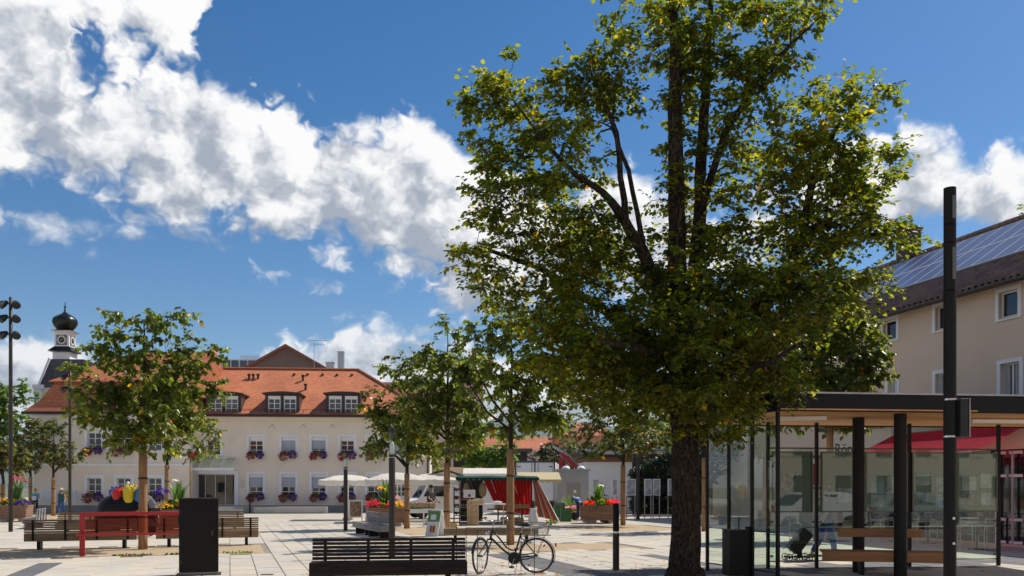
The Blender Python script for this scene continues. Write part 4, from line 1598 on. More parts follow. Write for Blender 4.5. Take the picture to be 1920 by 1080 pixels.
# ---------------------------------------------------------------- houses across the street, behind the viewpoint: added to lower the ambient sky light, and mirrored in glass
for (x0, x1, yb, H, col, lab) in ((-46, -14, -19, 8.5, (0.55, 0.47, 0.36), 'ochre house added across the street, mirrored in the town hall doors'),
                                  (-11, 12, -21, 9.5, (0.50, 0.50, 0.47), 'grey house added across the street, mirrored in the shelter boards'),
                                  (15, 48, -18, 8.0, (0.58, 0.50, 0.42), 'buff house added across the street, mirrored in the left shelter panes')):
    t = thing('added_street_house', lab, 'building', ((x0 + x1) / 2, yb, 0), 0, 'added houses across the street')
    w = (x1 - x0) / 2
    MB().span(-w, w, -9, 0, 0, H).build('wall', pm('render_%d' % x0, col, 0.9, 0.06, 0.5), t)
    mb = MB()
    mb.prism([(-w - .5, 0.6, H - 0.1), (-w - .5, -4.5, H + 4), (-w - .5, -9.6, H - 0.1)], (0, 0, 0), (2 * w + 1, 0, 0))
    o = mb.build('roof', M['roof_far'], t)
    uv_planar(o)
    nwin = int(w * 2 / 3.2)
    for fl in (1.0, 3.9, 6.3):
        for k in range(nwin):
            x = -w + (k + 0.5) * 2 * w / nwin
            MB().span(x - 0.6, x + 0.6, 0.003, 0.05, fl, min(fl + 1.5, H - 0.3)).build('window', M['winglass'], t)
# ================================================================== TREES
M['leaf_lime'] = leaf_mat('lime_leaf', (0.026, 0.042, 0.005), (0.070, 0.088, 0.009), (0.160, 0.150, 0.016), autumn=0.03, trans=0.60, yellow=(0.24, 0.16, 0.015), brown=(0.17, 0.075, 0.015))
M['leaf_young'] = leaf_mat('maple_leaf', (0.036, 0.058, 0.009), (0.070, 0.094, 0.013), (0.125, 0.138, 0.020), autumn=0.012, trans=0.46, rough=0.35)
M['leaf_far'] = leaf_mat('pale_green_leaf', (0.035, 0.075, 0.012), (0.06, 0.11, 0.016), (0.10, 0.15, 0.025), autumn=0.01, trans=0.45)
M['leaf_olive'] = leaf_mat('olive_leaf', (0.035, 0.050, 0.012), (0.06, 0.075, 0.018), (0.095, 0.10, 0.028), autumn=0.03, trans=0.4)
M['leaf_ivy'] = leaf_mat('ivy_leaf', (0.010, 0.022, 0.007), (0.018, 0.036, 0.010), (0.04, 0.06, 0.016), autumn=0.01, trans=0.25, rough=0.35)


def bark_mat(name, c0, c1, vscale, bump):
    m, gg = new_mat(name)
    co = gg.n('ShaderNodeMapping', {'Vector': gg.n('ShaderNodeTexCoord').outputs['Object'], 'Scale': (1, 1, 0.16)}).outputs[0]
    n1 = gg.n('ShaderNodeTexNoise', {'Vector': co, 'Scale': vscale, 'Detail': 7.0, 'Roughness': 0.65, 'Distortion': 0.6}).outputs[0]
    v = gg.n('ShaderNodeTexVoronoi', {'Vector': gg.n('ShaderNodeVectorMath', {0: co, 1: gg.n('ShaderNodeTexNoise', {'Vector': co, 'Scale': 6.0}).outputs[1]}, operation='ADD').outputs[0], 'Scale': vscale * 0.8}, feature='DISTANCE_TO_EDGE').outputs[0]
    h = gg.m('ADD', gg.m('MULTIPLY', gg.ss(v, 0.0, 0.22), 0.8), gg.m('MULTIPLY', n1, 0.7))
    c = gg.mix(gg.ss(h, 0.25, 1.1), c0, c1)
    bp = gg.n('ShaderNodeBump', {'Height': h, 'Strength': bump, 'Distance': 0.05})
    return finish(m, gg, gg.n('ShaderNodeBsdfPrincipled', {'Base Color': c, 'Roughness': 0.9, 'Specular IOR Level': 0.2, 'Normal': bp.outputs[0]}).outputs[0])


M['bark'] = bark_mat('furrowed_bark', (0.012, 0.009, 0.006), (0.085, 0.060, 0.040), 16, 1.0)
M['bark_young'] = bark_mat('young_bark', (0.018, 0.014, 0.01), (0.065, 0.05, 0.036), 20, 0.5)
M['wrap'] = pm('reed_trunk_wrap', (0.33, 0.185, 0.085), 0.85, 0.35, 5, bump=0.6, bscale=22, stretch=(10, 10, 0.5), stain=0.3)

LEAF = np.array([(0, 0, 0), (0.22, -0.36, 0.07), (0.62, -0.31, 0.07), (1.0, 0, -0.06), (0.62, 0.31, 0.07), (0.22, 0.36, 0.07)], dtype=np.float64)


def leaves_object(name, pos, fwd, up, size, mat, parent, rs_):
    """many folded leaves, each its own island"""
    n = len(pos)
    f = fwd / (np.linalg.norm(fwd, axis=1, keepdims=True) + 1e-9)
    s = np.cross(up, f)
    s /= np.linalg.norm(s, axis=1, keepdims=True) + 1e-9
    u = np.cross(f, s)
    sz = size[:, None, None]
    V = pos[:, None, :] + sz * (LEAF[None, :, 0:1] * f[:, None, :] + LEAF[None, :, 1:2] * s[:, None, :] + LEAF[None, :, 2:3] * u[:, None, :])
    V = V.reshape(-1, 3)
    idx = np.arange(n)[:, None] * 6
    quads = np.concatenate([idx + np.array([[0, 1, 2, 3]]), idx + np.array([[0, 3, 4, 5]])], axis=1).reshape(-1)
    me = bpy.data.meshes.new(name)
    me.vertices.add(len(V))
    me.vertices.foreach_set('co', V.ravel())
    me.loops.add(len(quads))
    me.loops.foreach_set('vertex_index', quads.astype(np.int32))
    npoly = n * 2
    me.polygons.add(npoly)
    me.polygons.foreach_set('loop_start', np.arange(0, npoly * 4, 4, dtype=np.int32))
    me.update(calc_edges=True)
    me.materials.append(mat)
    o = bpy.data.objects.new(name, me)
    C.objects.link(o)
    o.parent = parent
    o['kind'] = 'stuff'
    return o


def grow(seed, limbs, blobs, n_tips, per_tip, sigma, leaf, droop=0.25, shell=0.45, min_r=0.006, twigs=5, flat=0.7):
    """limbs: list of ([(x,y,z)..],[radii]); tips are scattered in the blobs and joined to the nearest wood"""
    g_ = np.random.RandomState(seed)
    wood = MB()
    nodes, nrad = [], []
    for pts, rad in limbs:
        P = [Vector(p) for p in pts]
        out, orad = [], []
        for i in range(len(P) - 1):
            k = max(2, int((P[i + 1] - P[i]).length / 0.35))
            for j in range(k):
                t = j / k
                q = P[i].lerp(P[i + 1], t)
                jit = 0.02 if i + j else 0
                out.append(q + Vector(g_.uniform(-jit, jit, 3)))
                orad.append(rad[i] * (1 - t) + rad[i + 1] * t)
        out.append(P[-1])
        orad.append(rad[-1])
        wood.tube(out, orad, 10 if max(orad) > 0.1 else 7)
        for q, r in zip(out, orad):
            nodes.append(q)
            nrad.append(r)
    B = np.array(blobs, dtype=float)
    vol = B[:, 3] * B[:, 4] * B[:, 5]
    wgt = vol ** 0.8 * (B[:, 6] if B.shape[1] > 6 else 1)
    wgt /= wgt.sum()
    tips = []
    for _ in range(n_tips):
        b = B[g_.choice(len(B), p=wgt)]
        d = g_.normal(size=3)
        d /= np.linalg.norm(d)
        r = g_.uniform(0, 1) ** shell
        tips.append(b[:3] + d * r * b[3:6])
    tips = np.array(tips)
    N0 = np.array([tuple(n) for n in nodes])
    dmin = np.array([np.min(np.linalg.norm(N0 - t, axis=1)) for t in tips])
    order = np.argsort(dmin)
    NP = np.zeros((len(nodes) + n_tips * 6, 3))
    NR = np.zeros(len(NP))
    cnt = len(nodes)
    NP[:cnt] = N0
    NR[:cnt] = nrad
    pos, fwd, up, size = [], [], [], []
    for ti in order:
        t = tips[ti]
        dv = NP[:cnt] - t
        cost = np.linalg.norm(dv, axis=1) + 0.8 * np.maximum(0, dv[:, 2] - 0.05) - 0.6 * np.minimum(NR[:cnt], 0.2)
        k = int(np.argmin(cost))
        p0, r0 = NP[k].copy(), NR[k]
        L = np.linalg.norm(t - p0)
        seg = int(np.clip(L / 0.22, 2, 5))
        r1 = max(min_r, min(r0 * 0.62, 0.012 + 0.016 * L))
        bow = np.array([g_.normal() * 0.09, g_.normal() * 0.09, 0.13]) * L
        path = [p0 + (t - p0) * (i / seg) + bow * math.sin(PI * i / seg) for i in range(seg + 1)]
        rads = [r1 + (min_r * 0.7 - r1) * (i / seg) for i in range(seg + 1)]
        wood.tube([tuple(p) for p in path], rads, 5, cap=False)
        for i in range(1, seg + 1):
            NP[cnt] = path[i]
            NR[cnt] = rads[i]
            cnt += 1
        dirv = path[-1] - path[-2]
        dirv /= np.linalg.norm(dirv) + 1e-9
        nl = max(3, int(per_tip * g_.uniform(0.6, 1.4) / twigs))
        for _ in range(twigs):
            dd = dirv * 0.55 + g_.normal(size=3) * 0.75
            dd[2] *= flat
            dd /= np.linalg.norm(dd)
            base = t if g_.rand() < 0.7 else path[-2]
            Lt = sigma * g_.uniform(0.9, 2.0)
            e = base + dd * Lt + np.array([0, 0, -0.10 * Lt])
            wood.tube([tuple(base), tuple((base + e) / 2 + [0, 0, 0.05 * Lt]), tuple(e)], [min_r * 0.6, min_r * 0.45, min_r * 0.25], 3, cap=False)
            side = np.cross(dd, [0, 0, 1.0])
            side /= np.linalg.norm(side) + 1e-9
            for q in range(nl):
                f_ = (q + 1.2) / (nl + 0.2)
                sg = 1 if q % 2 else -1
                p = base + (e - base) * f_ + np.array([0, 0, 0.05 * Lt * math.sin(PI * f_)]) + g_.normal(size=3) * 0.022
                f = dd * 0.6 + side * sg * g_.uniform(0.4, 1.1) + g_.normal(size=3) * 0.25
                f = f / (np.linalg.norm(f) + 1e-9)
                f[2] -= droop + 0.35 * g_.rand()
                pos.append(p)
                fwd.append(f)
                up.append(np.array([0, 0, 1.0]) + g_.normal(size=3) * 0.4)
                size.append(leaf * g_.uniform(0.6, 1.3))
    return wood, np.array(pos), np.array(fwd), np.array(up), np.array(size)


def tree(name, label, loc, limbs, blobs, n_tips, per_tip, sigma, leaf, lm, bm, seed, group=None, wrap=None, rot=0.0, **kw):
    t = thing(name, label, 'tree', loc, rot, group)
    wood, pos, fwd, up, size = grow(seed, limbs, blobs, n_tips, per_tip, sigma, leaf, **kw)
    tr = wood.build('trunk', M[bm], t, smooth=True)
    leaves_object('crown', pos, fwd, up, size, M[lm], t, seed)
    if wrap:
        h0, h1, r0, r1 = wrap
        w = MB()
        n = 14
        zz = np.linspace(h0, h1, 9)
        w.lathe([((r0 + (r1 - r0) * (z - h0) / (h1 - h0)) * (1 + 0.03 * math.sin(z * 9)), z) for z in zz], n)
        wp = w.build('trunk_wrap', M['wrap'], t, smooth=True)
        for z in (h0 + (h1 - h0) * 0.33, h0 + (h1 - h0) * 0.72):
            tie = MB().lathe([(r0 * 1.05, z - 0.02), (r0 * 1.07, z), (r0 * 1.05, z + 0.02)], n)
            tie.build('tie', M['bark_young'], wp, smooth=True)
    return t


# ---- the big lime tree in front of the shelter
LB = gp(1285, 1090)
K = LB.y / FPX      # metres per photograph pixel at the tree's distance


def lp(px, py, y=0.0):
    return ((px - 1285) * K * (1 + y / LB.y), y, EYE + (HY - py) * K * (1 + y / LB.y))


limbs = [
    ([lp(1285, 1092), lp(1285, 1060), lp(1285, 960), lp(1284, 830), lp(1280, 700), lp(1276, 600), lp(1270, 470), lp(1266, 300), lp(1265, 120), lp(1262, -60)],
     [0.335, 0.285, 0.255, 0.235, 0.23, 0.20, 0.16, 0.135, 0.11, 0.05]),
    ([lp(1284, 690, .05), lp(1304, 560, .25), lp(1318, 420, .35), lp(1326, 250, .4), lp(1336, 60, .4), lp(1345, -80, .4)], [0.17, 0.14, 0.12, 0.095, 0.07, 0.03]),
    ([lp(1280, 650), lp(1232, 545, -.2), lp(1196, 468, -.3), lp(1160, 408, -.35), lp(1118, 358, -.4), lp(1070, 330, -.6), lp(1000, 260, -.7), lp(950, 190, -.6)], [0.15, 0.12, 0.105, 0.085, 0.06, 0.045, 0.03, 0.012]),
    ([lp(1166, 416, -.33), lp(1158, 330, -.3), lp(1148, 250, -.3), lp(1120, 170, -.2), lp(1090, 110, -.2)], [0.065, 0.052, 0.045, 0.03, 0.012]),
    ([lp(1200, 470, -.3), lp(1192, 400, -.2), lp(1176, 320, -.1), lp(1152, 240, .1), lp(1160, 140, .2)], [0.055, 0.045, 0.04, 0.03, 0.012]),
    ([lp(1290, 660), lp(1340, 610, -.3), lp(1415, 565, -.5), lp(1468, 522, -.5), lp(1492, 430, -.5), lp(1515, 340, -.4), lp(1560, 240, -.3), lp(1620, 180, -.2)], [0.15, 0.13, 0.11, 0.10, 0.08, 0.06, 0.035, 0.012]),
    ([lp(1495, 440, -.5), lp(1560, 400, -.6), lp(1620, 400, -.6), lp(1690, 430, -.5)], [0.05, 0.04, 0.028, 0.01]),
    ([lp(1320, 400, .3), lp(1360, 250, .1), lp(1420, 150, -.1), lp(1480, 85, -.1), lp(1540, 30, 0)], [0.075, 0.06, 0.05, 0.03, 0.012]),
    ([lp(1276, 680), lp(1200, 620, .4), lp(1110, 555, .8), lp(1030, 500, 1.0), lp(940, 470, 1.0), lp(850, 470, .9)], [0.12, 0.10, 0.08, 0.06, 0.035, 0.012]),
    ([lp(1282, 720), lp(1230, 680, -.8), lp(1150, 650, -1.6), lp(1070, 640, -2.2)], [0.11, 0.085, 0.06, 0.02]),
    ([lp(1288, 700), lp(1330, 660, 1.0), lp(1400, 600, 1.9), lp(1450, 520, 2.4)], [0.11, 0.085, 0.06, 0.02]),
    ([lp(1284, 640), lp(1250, 560, 1.0), lp(1200, 480, 1.9), lp(1150, 380, 2.3)], [0.10, 0.08, 0.06, 0.02]),
    ([lp(1286, 740), lp(1340, 700, -1.0), lp(1400, 680, -1.8), lp(1450, 640, -2.2)], [0.10, 0.075, 0.05, 0.02]),
]


def lb(px, py, rx, rz_, y=0.0, ry=None, w=1.0):
    x, yy, z = lp(px, py, y)
    return (x, yy, z, rx * K, (ry if ry is not None else rx * K * 0.85), rz_ * K, w)


blobs = [
    lb(985, 240, 110, 130), lb(925, 200, 60, 60, 0, .6), lb(945, 380, 105, 120), lb(1070, 190, 95, 95), lb(1140, 150, 75, 80, 0, .9), lb(1050, 330, 100, 110, 0, 1.4),
    lb(890, 170, 50, 22, 0, .4), lb(930, 480, 100, 45, .5, .9), lb(1020, 560, 130, 80, .3, 1.6), lb(1110, 480, 110, 90, .4, 1.6, 1.45), lb(1130, 640, 150, 75, 0, 2.3, 1.45), lb(1060, 690, 105, 45, -.3, 1.5),
    lb(1270, 660, 190, 85, 0, 2.6, 1.45), lb(1240, 745, 150, 48, -.4, 1.7, 1.45), lb(1150, 730, 90, 50, -.3, 1.5, 1.45), lb(1360, 740, 110, 55, -.3, 1.7), lb(1300, 560, 130, 90, .3, 2.3, 1.45), lb(1310, 420, 105, 110, .4, 1.5),
    lb(1290, 250, 48, 120, .1, .9), lb(1275, 70, 95, 90, 0, 1.0), lb(1190, 40, 60, 55, 0, .7), lb(1330, 40, 110, 110, .2, 1.2), lb(1330, 170, 70, 80, .2, 1.0), lb(1440, 40, 95, 75, 0, .9), lb(1500, 10, 70, 40, 0, .6),
    lb(1420, 130, 80, 70, 0, .9), lb(1400, 290, 105, 95, 0, 1.4), lb(1490, 260, 115, 90, -.2, 1.4), lb(1580, 205, 85, 60, -.2, .8), lb(1640, 175, 50, 22, -.2, .4), lb(1560, 340, 115, 100, -.3, 1.3), lb(1640, 330, 55, 60, -.3, .7),
    lb(1500, 450, 125, 95, -.3, 1.8), lb(1620, 440, 90, 60, -.4, 1.0), lb(1690, 445, 50, 26, -.4, .45), lb(1540, 550, 110, 60, -.2, 1.5), lb(1440, 590, 130, 80, 0, 2.2, 1.45), lb(1420, 690, 100, 55, -.2, 1.6), lb(1630, 520, 70, 32, -.3, .7),
    lb(1290, 790, 55, 40, -.25, .6, .7), lb(1360, 800, 55, 32, -.3, .8, .8), lb(1390, 815, 35, 25, -.4, .5, .6),
]
big_tree = tree('lime_tree', 'huge spreading lime tree with furrowed trunk and yellowing leaves in front', LB and (LB.x, LB.y, 0), limbs, blobs, 1850, 54, 0.20, 0.088, 'leaf_lime', 'bark', 11,
                droop=0.2, shell=0.42, twigs=6, flat=0.5)
root = MB()
root.lathe([(0.40, -0.02), (0.36, 0.05), (0.325, 0.14), (0.295, 0.24)], 18, ribs=5, depth=0.1)
root.build('root_flare', M['bark'], big_tree, smooth=True)


# ---- young street trees with wrapped trunks
def young(px, py, top, lobes, label, seed, wrap_py, tips=120, per=44, leaf=0.15, lm='leaf_young', sigma=0.27, group='young trees in the square'):
    b = gp(px, py)
    k = b.y / FPX

    def q(x, y, d=0.0):
        return ((x - px) * k, d, EYE + (HY - y) * k)
    H = EYE + (HY - top) * k
    wz = EYE + (HY - wrap_py) * k
    fork = wz + 0.15
    r0 = 0.085
    g_ = random.Random(seed)
    lm_ = [([(0, 0, 0), (0.01, 0, wz), (0.0, 0.02, fork + 0.8), (0.04, 0, H * 0.72), (0.02, 0, H * 0.9)], [r0, r0 * 0.85, r0 * 0.7, r0 * 0.4, 0.012])]
    for j in range(6):
        a = 2 * PI * j / 6 + g_.uniform(-0.4, 0.4)
        z0 = fork + g_.uniform(0, 0.9)
        L = g_.uniform(1.0, 1.5)
        lm_.append(([(0, 0, z0), (math.cos(a) * L * 0.5, math.sin(a) * L * 0.5, z0 + L * 0.42), (math.cos(a) * L, math.sin(a) * L, z0 + L * 1.15)], [r0 * 0.5, r0 * 0.36, 0.012]))
    bl = []
    for (x, y, rx, rz_) in lobes:
        c = q(x, y)
        bl.append((c[0], 0, c[2], rx * k, rx * k * 0.95, rz_ * k, 1.0))
    return tree('young_tree', label, b, lm_, bl, tips, per, sigma, leaf, lm, 'bark_young', seed, group, wrap=(0, wz, 0.118, 0.105), droop=0.6, shell=0.42, flat=0.75)


T1 = young(268, 1030, 552, [(275, 760, 120, 80), (200, 740, 65, 60), (330, 760, 80, 75), (250, 640, 60, 65), (270, 585, 38, 32), (325, 620, 38, 60), (345, 580, 22, 16), (195, 640, 32, 35), (380, 680, 35, 45), (160, 690, 28, 20), (300, 690, 85, 60), (270, 820, 70, 30), (400, 740, 25, 30)],
           'young tree with wrapped trunk behind the long red rail', 21, 845, tips=165, per=56, leaf=0.135)
T2 = young(313, 980, 705, [(335, 790, 62, 55), (380, 810, 40, 45), (300, 760, 55, 45), (350, 850, 55, 22), (330, 735, 40, 30)],
           'young tree with wrapped trunk standing behind the dark cabinet', 22, 872, tips=80, per=52, leaf=0.14)
T3 = young(763, 991, 640, [(770, 800, 62, 60), (720, 780, 38, 60), (790, 720, 50, 60), (745, 690, 32, 40), (705, 830, 22, 40), (800, 850, 45, 25)],
           'young tree with low forked branches beside the wooden flower planter', 23, 888, tips=135, per=56, leaf=0.14)
T4 = young(838, 1004, 583, [(840, 780, 72, 75), (790, 740, 45, 55), (880, 760, 55, 80), (835, 690, 52, 45), (840, 630, 26, 40), (842, 600, 16, 16), (880, 680, 42, 55), (800, 670, 22, 22), (760, 800, 30, 40)],
           'tall young tree with thin pointed top between the market parasols', 24, 868, tips=165, per=56, leaf=0.135)
T5 = young(957, 1021, 545, [(950, 720, 88, 75), (1010, 740, 62, 70), (900, 660, 45, 60), (960, 620, 62, 50), (930, 570, 40, 28), (1000, 640, 55, 55), (1050, 690, 45, 55), (960, 800, 62, 28), (880, 620, 22, 25), (1040, 790, 40, 25)],
           'young tree with wrapped trunk right behind the parked bicycle', 25, 842, tips=145, per=56, leaf=0.135)
T6 = young(1168, 985, 705, [(1150, 830, 78, 38), (1090, 820, 50, 40), (1220, 820, 55, 40), (1160, 770, 85, 45)],
           'olive green young tree behind the slim bollard lamp', 26, 872, tips=110, per=42, leaf=0.16, lm='leaf_olive')
T7 = young(1556, 1012, 565, [(1560, 690, 75, 62), (1620, 690, 45, 45), (1500, 700, 50, 55), (1580, 620, 55, 45), (1640, 640, 30, 30), (1520, 640, 40, 40), (1560, 780, 85, 25), (1480, 790, 45, 20), (1620, 780, 40, 18)],
           'young tree behind the glass shelter, crown above its flat roof', 27, 800, tips=165, per=56, leaf=0.16)
T8 = young(1321, 996, 690, [(1320, 800, 60, 45), (1300, 740, 60, 50), (1350, 770, 45, 40)],
           'slim wrapped tree seen just right of the huge lime trunk', 28, 858, tips=70, per=40, leaf=0.16)
L1 = young(100, 967, 775, [(105, 830, 40, 45), (75, 840, 26, 40), (130, 850, 24, 30), (100, 795, 26, 22)],
           'small tree with round olive crown before the notice case', 31, 896, tips=80, per=44, leaf=0.16, lm='leaf_olive', sigma=0.24)
L2 = young(57, 963, 770, [(55, 830, 34, 45), (40, 860, 26, 25), (62, 800, 22, 20)],
           'small tree with round olive crown beside the red canna planter', 32, 893, tips=70, per=44, leaf=0.16, lm='leaf_olive', sigma=0.24)
L3 = young(5, 976, 790, [(5, 850, 38, 40), (-25, 850, 35, 40), (25, 870, 20, 22)],
           'small tree at the left picture edge before the tall floodlight mast', 33, 907, tips=70, per=44, leaf=0.15, lm='leaf_olive', sigma=0.24)


# ---- larger background trees
def back_tree(px, Y, lobes, label, seed, lm='leaf_far', tips=160, per=46, leaf=0.24, sigma=0.45, cat='trees behind the buildings'):
    k = Y / FPX
    bx_ = (px - CX) * k

    bl = [((x - px) * k, 0, EYE + (HY - y) * k, rx * k, rx * k * 0.9, rz_ * k, 1.0) for (x, y, rx, rz_) in lobes]
    ztop = max(b[2] + b[5] for b in bl)
    zlow = max(0.5, min(b[2] - b[5] for b in bl))
    lm_ = [([(0, 0, 0), (0.05, 0, zlow), (0, 0.05, (zlow + ztop) / 2), (0.05, 0, ztop * 0.9)], [0.2, 0.17, 0.1, 0.02])]
    return tree('background_tree', label, (bx_, Y, 0), lm_, bl, tips, per, sigma, leaf, lm, 'bark_young', seed, cat, droop=0.3, shell=0.42, twigs=4)


back_tree(20, 62, [(25, 790, 55, 70), (0, 770, 40, 60), (45, 730, 22, 28), (40, 850, 30, 40), (-40, 800, 60, 90)], 'pale green leafy tree left of the mansard roofed building', 41)
back_tree(912, 60, [(910, 862, 42, 28), (880, 860, 26, 22), (945, 850, 26, 22)], 'bright green bushy tree above the market stall roof', 42, tips=90, leaf=0.2, sigma=0.4)
back_tree(1055, 66, [(1055, 848, 42, 26), (1100, 855, 40, 28), (1020, 855, 20, 14)], 'dark clipped evergreen below the salmon house', 43, lm='leaf_ivy', tips=100, leaf=0.2, sigma=0.4)
back_tree(1210, 62, [(1210, 810, 60, 40), (1170, 830, 40, 30), (1250, 800, 45, 50), (1290, 810, 50, 50)], 'yellow green tree above the ivy covered wall', 44, lm='leaf_far', tips=120, leaf=0.22, sigma=0.42)
back_tree(2005, 44, [(1990, 395, 78, 40), (2040, 420, 80, 50)], 'tree reaching over the ridge of the solar house', 45, lm='leaf_young', tips=90, leaf=0.2, sigma=0.4)
back_tree(1400, 48, [(1400, 830, 60, 60), (1340, 850, 45, 50), (1450, 850, 40, 40)], 'dark tree behind the left glass wall of the shelter', 46, lm='leaf_ivy', tips=90, leaf=0.2, sigma=0.4)
# ================================================================== STREET FURNITURE
GYD = 18.3


def bench(label, loc, yaw, L=2.8, mat='benchwood', back=True, group='slatted benches', depth=0.52):
    """seat of boards with deep fascia, back of six slats on steel posts; sitters face local -y"""
    t = thing('park_bench', label, 'bench', loc, R(yaw), group)
    m = M[mat]
    for y, nm in ((-depth / 2 + 0.02, 'front_board'), (depth / 2 - 0.02, 'rear_board')):
        MB().box((0, y, 0.33), (L, 0.04, 0.21)).build(nm, m, t, bevel=0.006)
    n = 5
    w = (depth - 0.09) / n
    for k in range(n):
        MB().box((0, -depth / 2 + 0.045 + w * (k + 0.5), 0.422), (L, w - 0.012, 0.03)).build('seat_slat', m, t)
    MB().box((-L / 2 + 0.02, 0, 0.32), (0.03, depth - 0.09, 0.18)).build('end_board', m, t)
    MB().box((L / 2 - 0.02, 0, 0.32), (0.03, depth - 0.09, 0.18)).build('end_board', m, t)
    for x in (-L * 0.38, L * 0.38):
        MB().box((x, 0, 0.11), (0.08, depth * 0.7, 0.22)).build('leg', M['anthracite'], t)
    if back:
        for k in range(6):
            z = 0.475 + k * 0.061
            MB().box((0, depth / 2 - 0.03 + 0.008 * k, z), (L, 0.045, 0.047)).build('back_slat', m, t)
        for x in (-L * 0.42, -L * 0.14, L * 0.14, L * 0.42):
            MB().beam((x, depth / 2 + 0.012, 0.25), (x, depth / 2 + 0.05, 0.80), 0.05, 0.02).build('back_post', M['anthracite'], t)
    return t


fl = Vector((-3.26, 13.72, 0))
u7 = Vector((math.cos(R(7)), math.sin(R(7)), 0))
n7 = Vector((-u7.y, u7.x, 0))
c7 = fl + u7 * 1.27 + n7 * 0.27
bench('dark stained slatted bench in the foreground beside the bicycle', c7, 7, 2.55, 'benchdark', depth=0.54)
bench('brown slatted bench seen from behind at the left end of the red rail', (-11.72, 23.3, 0), GYD + 180, 2.75)
bench('brown slatted bench seen from behind, partly hidden by the dark cabinet', (-8.72, 24.5, 0), GYD + 180, 2.75)
bench('brown slatted bench further back behind the dark cabinet', (-11.2, 31.0, 0), GYD, 2.8)
bench('brown slatted bench behind the wrapped young tree and the red rail', (-14.4, 29.9, 0), GYD, 2.8)
bench('grey bench end reaching in at the left picture edge', (-19.6, 31.2, 0), GYD + 90, 2.6, 'benchgrey')
bench('pale bench turned side on beside the red canna planter', (-19.7, 35.2, 0), GYD - 90, 1.9, 'benchgrey')
bench('silver grey bench nearer the front lamp post, facing the open square', (-4.42, 28.45, 0), -67, 1.9, 'benchgrey')
bench('silver grey bench in line behind the other, nearer the brown poster stand', (-5.22, 30.4, 0), -67, 1.9, 'benchgrey')
bench('backless plank bench behind the bicycle racks and the wrapped tree', (-0.64, 25.9, 0), 5, 2.85, 'benchwood', back=False)

# dark switch cabinet
cb = thing('switch_cabinet', 'tall plain dark cabinet box standing at the left', 'cabinet', (-5.97, 16.28, 0), R(GYD))
MB().box((0, 0, 0.75), (0.70, 0.36, 1.38)).build('body', M['anthracite'], cb, bevel=0.008)
MB().box((0, 0, 1.452), (0.715, 0.38, 0.02)).build('lid', M['lampgrey'], cb)
MB().box((0, 0, 0.03), (0.64, 0.3, 0.06)).build('base', M['concrete'], cb)
MB().box((-0.36, -0.05, 1.05), (0.03, 0.05, 0.16)).build('handle', M['black'], cb)
MB().box((0.0, -0.184, 0.73), (0.62, 0.008, 1.24)).build('door', M['anthracite'], cb, bevel=0.003)
MB().box((0.24, -0.19, 0.8), (0.03, 0.012, 0.09)).build('lock', M['darksteel'], cb)
for z in (0.25, 1.2):
    MB().box((-0.318, -0.186, z), (0.02, 0.02, 0.09)).build('hinge', M['lampgrey'], cb)
MB().box((0.0, 0, 0.012), (0.8, 0.46, 0.02)).build('base_plate', M['darksteel'], cb)

# red rail
rl0 = gp(150, 1043)
rr_ = thing('red_rail', 'long red painted steel frame with tinted screen before the left benches', 'rail', rl0, R(GYD))
LR = 2.9
MB().box((0.05, 0, 0.5), (0.12, 0.06, 1.0)).build('post', M['red'], rr_, bevel=0.006)
MB().box((LR - 0.05, 0, 0.5), (0.12, 0.06, 1.0)).build('post', M['red'], rr_, bevel=0.006)
MB().box((LR / 2, 0, 1.02), (LR + 0.02, 0.1, 0.09)).build('top_rail', M['red'], rr_, bevel=0.006)
MB().box((LR / 2 - 0.03, -0.1, 0.52), (LR + 0.1, 0.14, 0.05)).build('lower_rail', M['red'], rr_, bevel=0.006)

m, gg = new_mat('red_tinted_screen')
_tr = gg.n('ShaderNodeBsdfTransparent', {'Color': (0.92, 0.62, 0.57, 1)})
_df = gg.n('ShaderNodeBsdfPrincipled', {'Base Color': (0.30, 0.02, 0.025, 1), 'Roughness': 0.3})
M['redscreen'] = finish(m, gg, gg.n('ShaderNodeMixShader', {0: 0.07, 1: _tr.outputs[0], 2: _df.outputs[0]}).outputs[0])
MB().box((LR / 2, 0.0, 0.76), (LR - 0.24, 0.008, 0.42)).build('tinted_screen', M['redscreen'], rr_)

# bollard lamp
b0 = gp(1155, 1069)
bl_ = thing('bollard_lamp', 'slim dark cylindrical bollard lamp standing left of the lime tree', 'bollard', b0)
MB().lathe([(0.066, 0), (0.066, 0.74)], 20).build('shaft', M['lampgrey'], bl_, autosmooth=True)
MB().lathe([(0.05, 0.74), (0.05, 0.78)], 16).build('ring', M['chrome'], bl_, autosmooth=True)
MB().lathe([(0.064, 0.78), (0.064, 1.33), (0.06, 1.345), (0.0, 1.345)], 20).build('head', M['anthracite'], bl_, autosmooth=True)


def lamp_post(px, py, label):
    t = thing('lamp_post', label, 'lamp post', gp(px, py), 0, 'column lamps of the square')
    MB().lathe([(0.078, 0), (0.078, 2.36), (0.07, 2.38)], 20).build('column', M['lampgrey'], t, autosmooth=True)
    MB().lathe([(0.08, 2.40), (0.08, 2.46)], 20).build('collar', M['lampgrey'], t, autosmooth=True)
    MB().lathe([(0.04, 2.46), (0.055, 2.6), (0.05, 2.72), (0.02, 2.78)], 14).build('lamp', pm('frosted_lamp', (0.75, 0.75, 0.73), 0.3, 0.05, 4), t, autosmooth=True)
    MB().lathe([(0.074, 2.46), (0.074, 2.98)], 20).build('glass_cylinder', M['glass'], t, autosmooth=True)
    MB().lathe([(0.08, 2.98), (0.08, 3.10), (0.0, 3.12)], 20).build('cap', M['lampgrey'], t, autosmooth=True)
    return t


